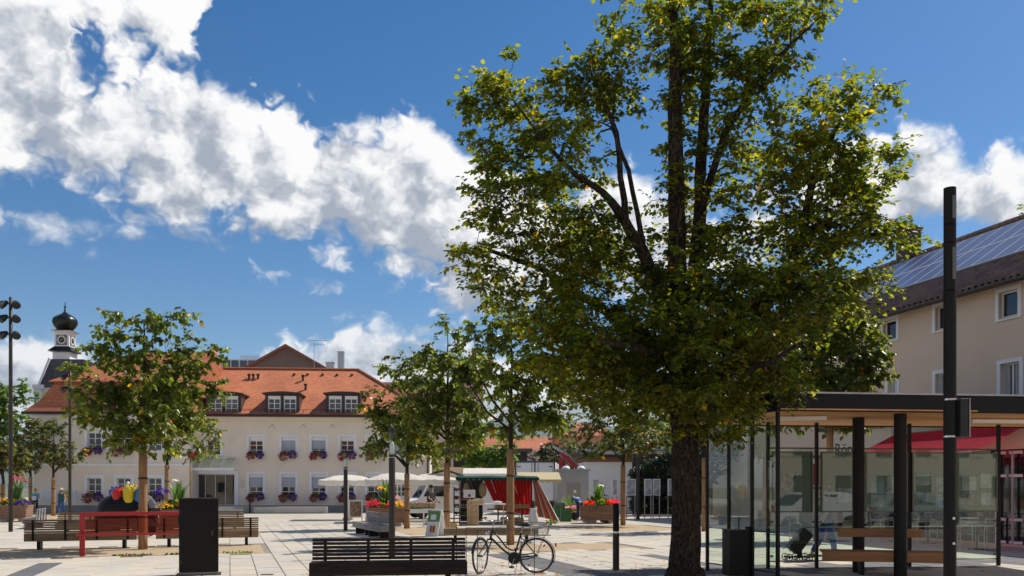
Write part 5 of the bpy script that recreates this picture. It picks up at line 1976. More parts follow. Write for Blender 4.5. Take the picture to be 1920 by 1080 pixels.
lamp_post(735, 1043, 'column lamp with glass head behind the foreground bench')
lamp_post(648, 995, 'column lamp with glass head left of the silver grey benches')

# tall lamp column on the right with notice panel
tl = thing('tall_lamp_column', 'tall dark lamp column at the right in front of the shelter', 'lamp post', at(1781, HY, 11.3) * Vector((1, 1, 0)))
MB().lathe([(0.079, 0), (0.079, 4.25)], 24).build('column', M['anthracite'], tl, autosmooth=True)
for (z0, z1) in ((4.262, 4.88), (4.892, 5.12), (5.13, 5.62)):
    MB().lathe([(0.077, z0), (0.077, z1), (0.0, z1 + 0.001)], 24).build('head_segment', M['anthracite'], tl, autosmooth=True)
for (z0, z1) in ((4.4, 4.82), (5.2, 5.5)):
    MB().box((0.02, -0.072, (z0 + z1) / 2), (0.05, 0.02, z1 - z0)).build('light_window', pm('pale_lens', (0.11, 0.115, 0.10), 0.2, 0.05, 5), tl)
for z in (2.33, 2.82):
    MB().lathe([(0.083, z - 0.012), (0.083, z + 0.012)], 24).build('clamp_band', M['chrome'], tl, autosmooth=True)
MB().box((0.14, 0.1, 2.575), (0.11, 0.42, 0.5)).build('sign_panel', M['black'], tl, bevel=0.01)
MB().box((0.205, 0.1, 2.575), (0.012, 0.43, 0.51)).build('panel_rim', M['steel'], tl)
for z in (1.25, 0.92):
    MB().box((0.012, -0.079, z), (0.03, 0.006, 0.03)).build('sticker', M['white'], tl)


def mast(px, py, H, label, lamps=True):
    t = thing('floodlight_mast', label, 'mast', gp(px, py), 0, 'floodlight masts')
    MB().tube([(0, 0, 0), (0, 0, H * 0.75), (0, 0, H)], [0.075, 0.065, 0.06], 12).build('pole', M['lampgrey'], t, smooth=True)
    if lamps:
        for z in (H - 0.25, H - 0.78, H - 1.4):
            for s, a in ((-1, 0.5), (1, -0.35)):
                c = Vector((s * 0.22, -0.05, z))
                d = Vector((s * 0.5, -0.6, -0.55)).normalized()
                h = MB()
                h.tube([c - d * 0.14, c + d * 0.02, c + d * 0.18], [0.07, 0.13, 0.15], 12)
                fl_ = h.build('floodlight', M['black'], t)
                MB().tube([(0, 0, z), tuple(c)], 0.025, 6).build('arm', M['black'], fl_)
    return t


mast(20, 997, 8.85, 'tall floodlight mast with six black lamps at the left edge')
mast(131, 977, 8.0, 'slim floodlight mast half hidden by the young tree crown')

# ribbon pole by the entrance
fp = thing('ribbon_pole', 'thin wooden pole topped with a pink ribbon rosette by the entrance', 'pole', at(357, HY, 41) * Vector((1, 1, 0)))
MB().tube([(0, 0, 0), (0, 0, 3.5)], [0.05, 0.035], 8).build('pole', M['wrap'], fp, smooth=True)
rb = MB()
gr_ = np.random.RandomState(3)
for k in range(26):
    d = Vector(gr_.normal(size=3)).normalized()
    c = Vector((0.09, -0.05, 3.2)) + d * 0.16
    s_ = d.orthogonal().normalized() * 0.09
    q = d.cross(s_).normalized() * 0.12
    rb.poly([c - s_ - q, c + s_ - q, c + s_ + q, c - s_ + q])
rb.build('rosette', cloth_mat('pink_ribbon', (0.62, 0.03, 0.12), 0.4), fp)


# ---- poster stands
def poster_stand(px, py, w, h, label):
    t = thing('poster_stand', label, 'sign', gp(px, py), R(8))
    f = MB()
    tilt = 0.12
    for s in (-1, 1):
        f.beam((s * w / 2, -0.16, 0), (s * w / 2, 0.0, h), 0.05, 0.04)
        f.beam((s * w / 2, 0.22, 0), (s * w / 2, 0.02, h), 0.04, 0.03)
    f.beam((-w / 2, 0, h), (w / 2, 0, h), 0.05, 0.06)
    f.beam((-w / 2, -0.13, h * 0.2), (w / 2, -0.13, h * 0.2), 0.04, 0.04)
    f.build('frame', M['white'], t)
    return t


ps1 = poster_stand(667, 977, 0.62, 1.02, 'white framed poster stand with a brown food picture by the front parasol')


def picture_mat(name, c0, c1, c2):
    m, gg = new_mat(name)
    co = gg.n('ShaderNodeTexCoord').outputs['Object']
    v = gg.n('ShaderNodeTexVoronoi', {'Vector': co, 'Scale': 9.0}).outputs[0]
    n = gg.n('ShaderNodeTexNoise', {'Vector': co, 'Scale': 5.0, 'Detail': 4.0}).outputs[0]
    c = gg.ramp(gg.m('ADD', gg.m('MULTIPLY', v, 0.6), gg.m('MULTIPLY', n, 0.5)), [(0.2, c0), (0.5, c1), (0.8, c2)])
    return finish(m, gg, gg.n('ShaderNodeBsdfPrincipled', {'Base Color': c, 'Roughness': 0.4}).outputs[0])


pb = MB()
pb.add([(-0.27, -0.118, 0.3), (0.27, -0.118, 0.3), (0.27, -0.01, 0.98), (-0.27, -0.01, 0.98)], [(0, 1, 2, 3)])
pb.add([(-0.27, -0.103, 0.3), (0.27, -0.103, 0.3), (0.27, 0.005, 0.98), (-0.27, 0.005, 0.98)], [(3, 2, 1, 0)])
pb.build('poster', picture_mat('food_poster', (0.05, 0.02, 0.012), (0.22, 0.11, 0.045), (0.45, 0.30, 0.15)), ps1)
MB().box((0, -0.132, 0.25), (0.54, 0.02, 0.1)).build('poster_strip', pm('orange_strip', (0.5, 0.25, 0.06), 0.5, 0.3, 6), ps1)
sb0 = gp(817, 1005)
sbd = thing('sandwich_board', 'white and green sandwich board on the sand beside the tree', 'sign', sb0, R(-30))
for s, nm in ((-1, 'front_panel'), (1, 'rear_panel')):
    p = MB()
    p.prism([(-0.26, s * 0.24, 0.0), (0.26, s * 0.24, 0.0), (0.26, s * 0.02, 0.88), (-0.26, s * 0.02, 0.88)], (0, 0, 0), (0, 0.02 * s, 0))
    fp_ = p.build(nm, M['white'], sbd)
    if s < 0:
        MB().prism([(-0.25, -0.137, 0.5), (0.25, -0.137, 0.5), (0.25, -0.052, 0.86), (-0.25, -0.052, 0.86)], (0, 0, 0), (0, -0.006, 0)).build('green_print', pm('green_print', (0.13, 0.25, 0.06), 0.5, 0.2, 6), fp_)
        MB().prism([(-0.12, -0.135, 0.56), (0.10, -0.135, 0.56), (0.10, -0.094, 0.74), (-0.12, -0.094, 0.74)], (0, 0, 0), (0, -0.008, 0)).build('white_patch', M['white'], fp_)
        for k, cc in enumerate(((0.55, 0.1, 0.03), (0.6, 0.35, 0.03), (0.35, 0.05, 0.03))):
            x = -0.08 + k * 0.07
            MB().prism([(x, -0.236, 0.14), (x + 0.045, -0.236, 0.14), (x + 0.045, -0.182, 0.36), (x, -0.182, 0.36)], (0, 0, 0), (0, -0.026, 0)).build('colour_stripe', pm('stripe_%d' % k, cc, 0.5), fp_)

# ---- bicycle racks and bicycle
for (px0, px1, Y, lab) in ((895, 1002, 16.1, 'flat steel bicycle hoop nearest the camera, in front of the bicycle'), (874, 977, 16.95, 'flat steel bicycle hoop behind the bicycle, middle of three'), (856, 954, 18.2, 'flat steel bicycle hoop furthest back of three')):
    x0, x1 = (px0 - CX) / FPX * Y, (px1 - CX) / FPX * Y
    t = thing('bicycle_hoop', lab, 'bicycle rack', ((x0 + x1) / 2, Y, 0), 0, 'bicycle hoops')
    w = (x1 - x0) / 2
    MB().box((-w, 0, 0.425), (0.014, 0.05, 0.85)).build('upright', M['darksteel'], t)
    MB().box((w, 0, 0.425), (0.014, 0.05, 0.85)).build('upright', M['darksteel'], t)
    MB().box((0, 0, 0.857), (2 * w + 0.014, 0.05, 0.014)).build('top_bar', M['darksteel'], t)

bk = thing('bicycle', 'black ladies bicycle with rear wire basket parked at the hoops', 'bicycle', (0, 0, 0))
BY = 16.5
bk.location = ((1006 - CX) / FPX * BY, BY, 0)
bk.rotation_euler.z = R(5)
RWr = 0.345
RW = Vector((0, 0, RWr))
FW = Vector((-1.10, 0, RWr))
M['bikeblack'] = pm('black_green_enamel', (0.008, 0.014, 0.012), 0.25, 0.2, 5)


def wheel(name, c, steer, parent):
    m3 = Matrix.Rotation(steer, 3, 'Z')

    def T(p):
        return m3 @ Vector(p) + c
    t = MB()
    N = 36
    t.tube([T((RWr * 0.95 * math.cos(2 * PI * k / N), 0, RWr * 0.95 * math.sin(2 * PI * k / N))) for k in range(N)], 0.019, 8, closed=True)
    ty = t.build(name, M['black'], parent, smooth=True)
    r = MB()
    r.tube([T((RWr * 0.885 * math.cos(2 * PI * k / N), 0, RWr * 0.885 * math.sin(2 * PI * k / N))) for k in range(N)], 0.010, 6, closed=True)
    r.build('rim', M['chrome'], ty, smooth=True)
    s = MB()
    for k in range(28):
        a = 2 * PI * k / 28
        b = a + (0.35 if k % 2 else -0.35)
        s.tube([T((0.02 * math.cos(b), 0.025 * (1 if k % 4 < 2 else -1), 0.02 * math.sin(b))), T((RWr * 0.88 * math.cos(a), 0, RWr * 0.88 * math.sin(a)))], 0.0016, 3, cap=False)
    s.build('spokes', M['chrome'], ty)
    h = MB()
    h.tube([T((0, -0.05, 0)), T((0, 0.05, 0))], 0.022, 10)
    h.build('hub', M['darksteel'], ty, smooth=True)
    rf_ = MB()
    for a in (0.9, 0.9 + PI) if steer == 0 else (2.0, 2.0 + PI):
        c_ = T((0.24 * math.cos(a), 0, 0.24 * math.sin(a)))
        rf_.box(c_, (0.055, 0.012, 0.03), m=m3 @ Matrix.Rotation(-a, 3, 'Y'))
    rf_.build('reflector', pm('orange_reflector', (0.65, 0.12, 0.01), 0.3), ty)
    g_ = MB()
    a0, a1 = (R(-25), R(160)) if steer == 0 else (R(5), R(170))
    pts = [T((RWr * 1.07 * math.cos(a), 0, RWr * 1.07 * math.sin(a))) for a in np.linspace(a0, a1, 18)]
    side = m3 @ Vector((0, 1, 0))
    vs = []
    for p in pts:
        rad = (p - c).normalized()
        vs += [p - side * 0.026 - rad * 0.012, p, p + side * 0.026 - rad * 0.012]
    fs = []
    for k in range(17):
        for e in (0, 1):
            fs.append((3 * k + e, 3 * k + e + 1, 3 * k + e + 4, 3 * k + e + 3))
    g_.add(vs, fs).build('mudguard', M['bikeblack'], ty, smooth=True)
    return ty


wheel('rear_wheel', RW, 0, bk)
ST = R(62)
FWp = Vector((-1.09, -0.02, RWr))
wheel('front_wheel', FWp, ST, bk)
head_b, head_t = Vector((-0.90, 0, 0.66)), Vector((-0.845, 0, 0.87))
seat_b, seat_t = Vector((-0.44, 0, 0.30)), Vector((-0.30, 0, 0.78))
fm = MB()
fm.tube([head_b, head_t], 0.021, 10)
fm.tube([seat_b, seat_t], 0.018, 10)
fm.tube([head_t + Vector((0.01, 0, -0.05)), Vector((-0.72, 0, 0.68)), Vector((-0.58, 0, 0.50)), Vector((-0.48, 0, 0.455)), Vector((-0.40, 0, 0.45))], 0.017, 10)
fm.tube([head_b + Vector((0.01, 0, 0.04)), Vector((-0.66, 0, 0.47)), seat_b], 0.02, 10)
for s in (-1, 1):
    fm.tube([seat_b + Vector((0, s * 0.03, 0)), RW + Vector((0, s * 0.065, 0))], 0.011, 8)
    fm.tube([Vector((-0.315, s * 0.02, 0.72)), RW + Vector((0, s * 0.065, 0))], 0.010, 8)
fm.build('frame', M['bikeblack'], bk, smooth=True)
fk = MB()
m3 = Matrix.Rotation(ST, 3, 'Z')
for s in (-1, 1):
    sd_ = m3 @ Vector((0, s * 0.055, 0))
    fk.tube([head_b + sd_ * 0.8, (head_b + FWp) / 2 + sd_ + Vector((0.03, 0, 0.02)), FWp + sd_], [0.014, 0.012, 0.009], 8)
fk.tube([head_b - m3 @ Vector((0, 0.06, 0)), head_b + m3 @ Vector((0, 0.06, 0))], 0.016, 8)
fk.build('fork', M['bikeblack'], bk, smooth=True)
hb = MB()
stem = Vector((-0.83, 0, 1.0))
hb.tube([head_t, stem], 0.013, 8)
bx2 = m3 @ Vector((0, 1, 0))
fw2 = m3 @ Vector((-1, 0, 0))
for s in (-1, 1):
    hb.tube([stem, stem + bx2 * (0.12 * s) + Vector((0, 0, 0.02)), stem + bx2 * (0.24 * s) + Vector((0, 0, 0.06)) - fw2 * 0.05, stem + bx2 * (0.27 * s) - fw2 * 0.2 + Vector((0, 0, 0.07))], 0.011, 8)
hb_o = hb.build('handlebar', M['chrome'], bk, smooth=True)
for s in (-1, 1):
    MB().tube([stem + bx2 * (0.268 * s) - fw2 * 0.13 + Vector((0, 0, 0.068)), stem + bx2 * (0.275 * s) - fw2 * 0.25 + Vector((0, 0, 0.072))], 0.017, 8).build('grip', M['black'], hb_o, smooth=True)
    lv = MB().tube([stem + bx2 * (0.25 * s) + fw2 * 0.01 + Vector((0, 0, 0.05)), stem + bx2 * (0.31 * s) - fw2 * 0.12 + Vector((0, 0, 0.03))], 0.006, 6)
    lv.build('brake_lever', M['chrome'], hb_o, smooth=True)
MB().lathe([(0.0, 0), (0.03, 0.01), (0.045, 0.05), (0.045, 0.07), (0, 0.072)], 14, ax='X', c=tuple(head_b + Vector((-0.09, 0, 0.12)))).build('front_lamp', M['chrome'], bk, smooth=True)
sd2 = MB()
sp0 = Vector((-0.27, 0, 0.935))
prof_s = [(-0.16, 0.02, 0.012), (-0.09, 0.035, 0.018), (0.0, 0.06, 0.028), (0.07, 0.095, 0.04), (0.12, 0.10, 0.04), (0.15, 0.06, 0.02)]
vs, fs = [], []
for (x, w, h) in prof_s:
    for a in range(10):
        t = 2 * PI * a / 10
        vs.append(sp0 + Vector((x, w * math.cos(t), h * math.sin(t) + 0.1 * max(0, x) * 0.6)))
for i in range(len(prof_s) - 1):
    for a in range(10):
        fs.append((i * 10 + a, i * 10 + (a + 1) % 10, (i + 1) * 10 + (a + 1) % 10, (i + 1) * 10 + a))
fs += [tuple(range(10)), tuple(range(50, 60))]
sd2.add(vs, fs).build('saddle', pm('black_saddle_vinyl', (0.012, 0.012, 0.012), 0.3, 0.1, 5), bk, smooth=True)
MB().tube([seat_t - Vector((0.01, 0, 0.04)), Vector((-0.26, 0, 0.92))], 0.012, 8).build('seat_post', M['chrome'], bk, smooth=True)
bc = Vector((-0.47, -0.06, 0.285))
cgd = MB()
cgd.lathe([(0.0, -0.012), (0.115, -0.012), (0.12, 0.0), (0.115, 0.012), (0.0, 0.012)], 24, c=(seat_b.x, -0.07, seat_b.z), ax='Y')
cgd.beam((seat_b.x, -0.07, seat_b.z + 0.05), (-0.06, -0.07, RWr + 0.05), 0.02, 0.02).beam((seat_b.x, -0.07, seat_b.z - 0.06), (-0.06, -0.07, RWr - 0.03), 0.02, 0.02)
cgd.build('chain_guard', M['black'], bk)
cr = MB()
for s, a in ((-1, R(-110)), (1, R(70))):
    e = Vector((seat_b.x + 0.17 * math.cos(a), s * 0.1, seat_b.z + 0.17 * math.sin(a)))
    cr.beam((seat_b.x, s * 0.085, seat_b.z), e, 0.025, 0.015)
cr_o = cr.build('crank', M['steel'], bk)
for s, a in ((-1, R(-110)), (1, R(70))):
    MB().box((seat_b.x + 0.17 * math.cos(a), s * 0.15, seat_b.z + 0.17 * math.sin(a)), (0.09, 0.09, 0.03)).build('pedal', M['black'], cr_o)
MB().tube([(-0.36, 0.03, 0.27), (-0.40, 0.16, 0.0)], 0.008, 6).build('kickstand', M['steel'], bk)
MB().box((0.375, 0, 0.55), (0.03, 0.05, 0.07)).build('rear_light', pm('red_lens', (0.45, 0.01, 0.02), 0.2), bk, bevel=0.008)
rk = MB()
for s in (-1, 1):
    rk.tube([(-0.3, s * 0.05, 0.72), (0.28, s * 0.06, 0.735)], 0.005, 5)
    rk.tube([(0.0, s * 0.07, RWr), (0.16, s * 0.06, 0.735)], 0.005, 5)
rk.build('carrier', M['darksteel'], bk)
bs = MB()
bx0, bx1, bz0, bz1, bw = -0.12, 0.26, 0.75, 0.98, 0.15
for k in range(7):
    z = bz0 + (bz1 - bz0) * k / 6
    f = 0.8 + 0.2 * k / 6
    bs.tube([(bx0 * f, -bw * f, z), (bx1 * f, -bw * f, z), (bx1 * f, bw * f, z), (bx0 * f, bw * f, z)], 0.0028 if k < 6 else 0.005, 4, closed=True)
for k in range(12):
    t = k / 11
    for y in (-1, 1):
        bs.tube([((bx0 + (bx1 - bx0) * t) * 0.8, y * bw * 0.8, bz0), (bx0 + (bx1 - bx0) * t, y * bw, bz1)], 0.0022, 3, cap=False)
    bs.tube([((bx0 + (bx1 - bx0) * t) * 0.8, -bw * 0.8, bz0), ((bx0 + (bx1 - bx0) * t) * 0.8, bw * 0.8, bz0)], 0.0022, 3, cap=False)
for k in range(8):
    y = -bw + 2 * bw * k / 7
    for x in (bx0, bx1):
        bs.tube([(x * 0.8, y * 0.8, bz0), (x, y, bz1)], 0.0022, 3, cap=False)
bs.build('wire_basket', M['chrome'], bk)


# ---- planters with slatted sides
def leaf_lump(name, parent, c, r, n, size, mat, seed, flat=0.75, hang=False):
    g_ = np.random.RandomState(seed)
    d = g_.normal(size=(n, 3))
    d /= np.linalg.norm(d, axis=1, keepdims=True)
    if not hang:
        d[:, 2] = np.abs(d[:, 2]) * 0.9 - 0.15
    rad = g_.uniform(0.3, 1.0, size=(n, 1)) ** 0.5
    pos = np.array(c) + d * rad * np.array([r, r, r * flat])
    fwd = d + g_.normal(size=(n, 3)) * 0.5
    up = np.array([0, 0, 1.0]) + g_.normal(size=(n, 3)) * 0.5
    return leaves_object(name, pos, fwd, up, size * g_.uniform(0.6, 1.3, n), mat, parent, seed)


def blades(name, parent, c, n, h, w, mat, seed, spread=0.5):
    """long upright canna / iris leaves"""
    g_ = random.Random(seed)
    mb = MB()
    for k in range(n):
        a = g_.uniform(0, 2 * PI)
        L = h * g_.uniform(0.6, 1.05)
        lean = spread * g_.uniform(0.2, 1.0)
        dirx = Vector((math.cos(a), math.sin(a), 0))
        side = Vector((-dirx.y, dirx.x, 0))
        b = Vector(c) + dirx * g_.uniform(0, 0.18)
        vs = []
        for i in range(5):
            t = i / 4
            p = b + dirx * (lean * L * t * t * 0.8) + Vector((0, 0, L * (t - 0.18 * lean * t * t)))
            ww = w * math.sin(PI * min(1, 0.12 + t * 0.88)) * 0.5 + 0.004
            vs += [p - side * ww, p + Vector((0, 0, -0.01)), p + side * ww]
        fs = []
        for i in range(4):
            for e in (0, 1):
                fs.append((3 * i + e, 3 * i + e + 1, 3 * i + e + 4, 3 * i + e + 3))
        mb.add(vs, fs)
    o = mb.build(name, mat, parent, smooth=True)
    o['kind'] = 'stuff'
    return o


def petal_mat(name, col, col2=None):
    return leaf_mat(name, col, col, col2 or col, autumn=0, trans=0.3, rough=0.6)


M['fl_red'] = petal_mat('red_petals', (0.45, 0.012, 0.02), (0.55, 0.04, 0.03))
M['fl_crimson'] = petal_mat('crimson_petals', (0.16, 0.006, 0.018), (0.28, 0.012, 0.025))
M['fl_purple'] = petal_mat('purple_petals', (0.055, 0.012, 0.16), (0.11, 0.02, 0.28))
M['fl_orange'] = petal_mat('orange_petals', (0.65, 0.09, 0.02), (0.70, 0.16, 0.03))
M['fl_yellow'] = petal_mat('yellow_petals', (0.60, 0.36, 0.03), (0.66, 0.45, 0.05))
M['fl_pink'] = petal_mat('pink_petals', (0.55, 0.25, 0.28), (0.6, 0.4, 0.42))
M['fl_white'] = petal_mat('cream_petals', (0.62, 0.58, 0.45))
M['canna'] = leaf_mat('canna_leaf', (0.03, 0.07, 0.015), (0.055, 0.11, 0.02), (0.09, 0.15, 0.03), autumn=0, trans=0.4, rough=0.35)


def planter(loc, yaw, w, label, plabel, flowers, seed, blade=0.8):
    t = thing('wooden_planter', label, 'planter', loc, R(yaw), 'slatted wooden planters')
    d = 0.95 * w
    for k in range(8):
        z = 0.17 + k * 0.085
        mb = MB()
        a = w / 2 - 0.012 * (7 - k) * 0.6
        for (c, s) in (((0, -a, z), (2 * a, 0.035, 0.07)), ((0, a, z), (2 * a, 0.035, 0.07)), ((-a, 0, z), (0.035, 2 * a - 0.04, 0.07)), ((a, 0, z), (0.035, 2 * a - 0.04, 0.07))):
            mb.box(c, s)
        mb.build('slat_course', M['planterwood'], t)
    for x in (-w * 0.32, w * 0.32):
        MB().box((x, 0, 0.07), (0.32, w * 0.8, 0.13)).build('foot', M['concrete'], t)
    MB().box((0, 0, 0.48), (w - 0.12, w - 0.12, 0.6)).build('liner', M['black'], t)
    p = thing('planter_flowers', plabel, 'flowers', (loc[0], loc[1], 0.78), R(yaw))
    leaf_lump('foliage', p, (0, 0, 0.1), w * 0.48, 260, 0.16, M['leaf_young'], seed, 0.6)
    if blade:
        blades('canna_leaves', p, (0, 0, 0.05), 22, blade * 1.25, 0.16, M['canna'], seed + 1)
    for i, (dx_, dy_, dz_, r, mm, n) in enumerate(flowers):
        leaf_lump('blossoms', p, (dx_ * w, dy_ * w, dz_), r, n, 0.075, M[mm], seed + 10 + i)
    return t


q = gp(1122, 980)
planter(q, 14, 1.42, 'slatted wooden planter box between the bollard lamp and the market', 'orange and red geraniums under green cannas in the right planter',
        [(-0.42, -0.3, 0.12, 0.26, 'fl_orange', 150), (0.4, -0.35, 0.16, 0.32, 'fl_red', 120), (0.3, -0.4, 0.12, 0.28, 'fl_orange', 120), (0.1, 0, 0.95, 0.12, 'fl_white', 16), (0.3, 0.2, 0.4, 0.25, 'fl_purple', 40)], 51, 0.95)
q = gp(722, 986)
planter(q, 14, 1.5, 'slatted wooden planter box behind the silver grey benches', 'yellow and red flowers with tall cannas in the middle planter',
        [(-0.36, -0.35, 0.12, 0.36, 'fl_red', 200), (0.35, -0.35, 0.12, 0.34, 'fl_yellow', 160), (0.1, -0.4, 0.1, 0.22, 'fl_orange', 70), (-0.12, -0.1, 0.8, 0.2, 'fl_yellow', 60), (0.3, -0.1, 0.4, 0.2, 'fl_pink', 40)], 61, 1.05)
q = gp(30, 977)
planter(q, 14, 1.25, 'wooden planter box at the left below red cannas', 'tall red cannas with purple flowers in the left planter',
        [(0.05, 0, 1.2, 0.5, 'fl_red', 110), (0.35, -0.4, 0.06, 0.4, 'fl_purple', 160), (-0.4, -0.3, 0.2, 0.3, 'fl_yellow', 50)], 71, 1.2)
q = at(335, HY, 34) * Vector((1, 1, 0))
planter(q, 14, 1.3, 'wooden planter box half hidden behind the dark cabinet', 'green cannas and red blossoms showing above the dark cabinet',
        [(0.25, -0.35, 0.2, 0.3, 'fl_red', 120), (-0.35, -0.4, 0.12, 0.3, 'fl_yellow', 70), (-0.45, -0.2, 0.7, 0.3, 'fl_purple', 120), (-0.1, 0, 1.15, 0.1, 'fl_white', 16)], 81, 0.95)

# ---- window boxes
ORD = ['first', 'second', 'third', 'fourth', 'fifth', 'sixth', 'seventh']


def window_box(loc, yaw, w, label, seed, group, crimson='fl_crimson'):
    t = thing('window_box', label, 'window box', loc, yaw, group)
    MB().box((0, 0, 0), (w, 0.2, 0.18)).build('trough', M['planterwood'], t)
    leaf_lump('greenery', t, (0, -0.08, 0.02), w * 0.4, 60, 0.12, M['leaf_young'], seed, 0.55)
    leaf_lump('crimson_petunias', t, (-w * 0.3, -0.16, -0.10), 0.26 + 0.09 * ((seed * 37) % 10) / 10, 150, 0.11, M[crimson], seed + 1, 1.0, hang=True)
    leaf_lump('purple_petunias', t, (w * 0.32, -0.16, -0.03), 0.26 + 0.09 * ((seed * 53) % 10) / 10, 150, 0.11, M['fl_purple'], seed + 2, 0.9, hang=True)
    return t


k_ = 0
for i, (a, b, c, d) in enumerate(up_win[1:]):
    if i > 4:
        continue
    window_box(TH.w((a + b) / 2, -0.16, c + 0.02), TH.yaw, b - a + 0.1, 'crimson and purple petunias under the %s upper window right of the canopy' % ORD[i], 100 + 5 * i, 'petunia boxes on the upper floor of the town hall')
for i, (a, b, c, d) in enumerate(lo_win[:5]):
    window_box(TH.w((a + b) / 2, -0.16, c + 0.02), TH.yaw, b - a + 0.1, 'crimson and purple petunias under the %s ground floor window right of the entrance' % ORD[i], 140 + 5 * i, 'petunia boxes on the ground floor of the town hall')
for i, (a, b, c, d) in enumerate(up2[:2]):
    window_box(OW.w((a + b) / 2, -0.18, c + 0.02), OW.yaw, b - a + 0.25, 'petunia box under the %s upper window of the old corner building' % ORD[i], 180 + 5 * i, 'petunia boxes of the old corner building')
a, b, c, d = lo2[0]
window_box(OW.w((a + b) / 2, -0.18, c + 0.02), OW.yaw, b - a + 0.3, 'petunia box at the ground floor window beside the notice case', 195, 'petunia boxes of the old corner building')
a, b, c, d = lo2[2]
window_box(OW.w((a + b) / 2, -0.18, c + 0.02), OW.yaw, b - a + 0.3, 'petunia box at the ground floor window nearest the glass entrance', 199, 'petunia boxes of the old corner building')
# ================================================================== GLASS SHELTER
sh = thing('bus_shelter', 'glass walled shelter with flat dark roof and timber ceiling', 'shelter')
ZS_, ZT_ = 3.0, 3.32
F0, F1, B1, B0 = Vector((4.66, 15.0, 0)), Vector((12.2, 15.88, 0)), Vector((12.2, 19.4, 0)), Vector((3.42, 18.55, 0))


def ring_box(mb, poly, z0, z1):
    mb.prism([(p.x, p.y, z0) for p in poly], (0, 0, z0), (0, 0, z1))


ctr = (F0 + F1 + B1 + B0) / 4
inner = [p + (ctr - p).normalized() * 0.12 for p in (F0, F1, B1, B0)]
for a, b in ((F0, F1), (F1, B1), (B1, B0), (B0, F0)):
    d = (b - a).normalized()
    nrm = Vector((-d.y, d.x, 0))
    e = 0.0 if (a is F0 or a is B1) else -0.052
    MB().beam(Vector((a.x, a.y, (ZS_ + ZT_) / 2)) + nrm * 0.025 - d * e, Vector((b.x, b.y, (ZS_ + ZT_) / 2)) + nrm * 0.025 + d * e, 0.05, ZT_ - ZS_ - 0.01).build('fascia', M['anthracite'], sh)
mb = MB()
ring_box(mb, [p + (p - ctr).normalized() * 0.03 for p in (F0, F1, B1, B0)], ZT_, ZT_ + 0.03)
mb.build('roof_sheet', M['steel'], sh)
mb = MB()
ring_box(mb, inner, ZS_ + 0.06, ZT_ - 0.004)
mb.build('roof_deck', M['darksteel'], sh)
nb = 15
for k in range(nb):
    t0, t1 = k / nb, (k + 0.965) / nb
    a0, a1 = F0.lerp(B0, t0), F0.lerp(B0, t1)
    b0, b1 = F1.lerp(B1, t0), F1.lerp(B1, t1)
    ins = Vector((0.07, 0, 0))
    MB().prism([(p.x, p.y, ZS_ + 0.03) for p in (a0 + ins, b0 - ins, b1 - ins, a1 + ins)], (0, 0, 0), (0, 0, 0.025)).build('ceiling_board', M['soffit'], sh)
MB().beam((5.05, 16.3, 2.97), (5.95, 16.15, 2.97), 0.09, 0.07).build('tube_lamp', M['white'], sh)
MB().beam((9.1, 16.9, 2.97), (10.6, 17.0, 2.97), 0.09, 0.07).build('tube_lamp', M['white'], sh)
for (x, y) in ((6.80, 16.75), (7.21, 15.85)):
    MB().lathe([(0.112, 0), (0.112, 3.03)], 24, (x, y, 0)).build('column', M['anthracite'], sh, autosmooth=True)
# back wall
BF = Frame(1440, 17.5, 7.6)
bpx = [1440, 1531, 1705, 1872]
for px in bpx:
    p = BF.w(BF.s(px))
    MB().box((p.x, p.y, 1.5), (0.055, 0.07, 3.0), rz=BF.yaw).build('post', M['anthracite'], sh)
for z in (0.14, 0.84):
    MB().beam(BF.w(BF.s(1440), 0.05, z), BF.w(BF.s(1872), 0.05, z), 0.02, 0.025).build('rail', M['steel'], sh)
for i in range(3):
    a, b = BF.s(bpx[i]) + 0.05, BF.s(bpx[i + 1]) - 0.05
    c = BF.w((a + b) / 2, 0.0, 1.30)
    MB().box(c, (b - a, 0.012, 2.3), rz=BF.yaw).build('glass_panel', M['glass'], sh)
    MB().beam(BF.w(a, 0, 2.47), BF.w(b, 0, 2.47), 0.03, 0.03).build('top_rail', M['darksteel'], sh)
    cl_ = MB()
    for x in (a + 0.03, b - 0.03):
        for z in (0.25, 0.95, 1.65, 2.3):
            p = BF.w(x, 0, z)
            cl_.box(p, (0.05, 0.04, 0.04), rz=BF.yaw)
    cl_.build('glass_clamps', M['darksteel'], sh)
# left wall along the paving
LW = [F0 + Vector((0.03, 0.06, 0)), Vector((4.42, 15.7, 0)), Vector((4.17, 16.4, 0)), Vector((3.92, 17.12, 0))]
for i, p in enumerate(LW):
    MB().box((p.x, p.y, 1.5), (0.055, 0.055, 3.0), rz=R(19)).build('post', M['anthracite'], sh)
for z in (0.15, 0.86):
    MB().beam((LW[0].x, LW[0].y, z), (LW[3].x, LW[3].y, z), 0.02, 0.025).build('rail', M['darksteel'], sh)
for a, b in zip(LW, LW[1:]):
    d = (b - a).normalized()
    MB().beam((a.x + d.x * 0.05, a.y + d.y * 0.05, 1.55), (b.x - d.x * 0.05, b.y - d.y * 0.05, 1.55), 0.012, 2.74).build('glass_panel', M['glass'], sh)

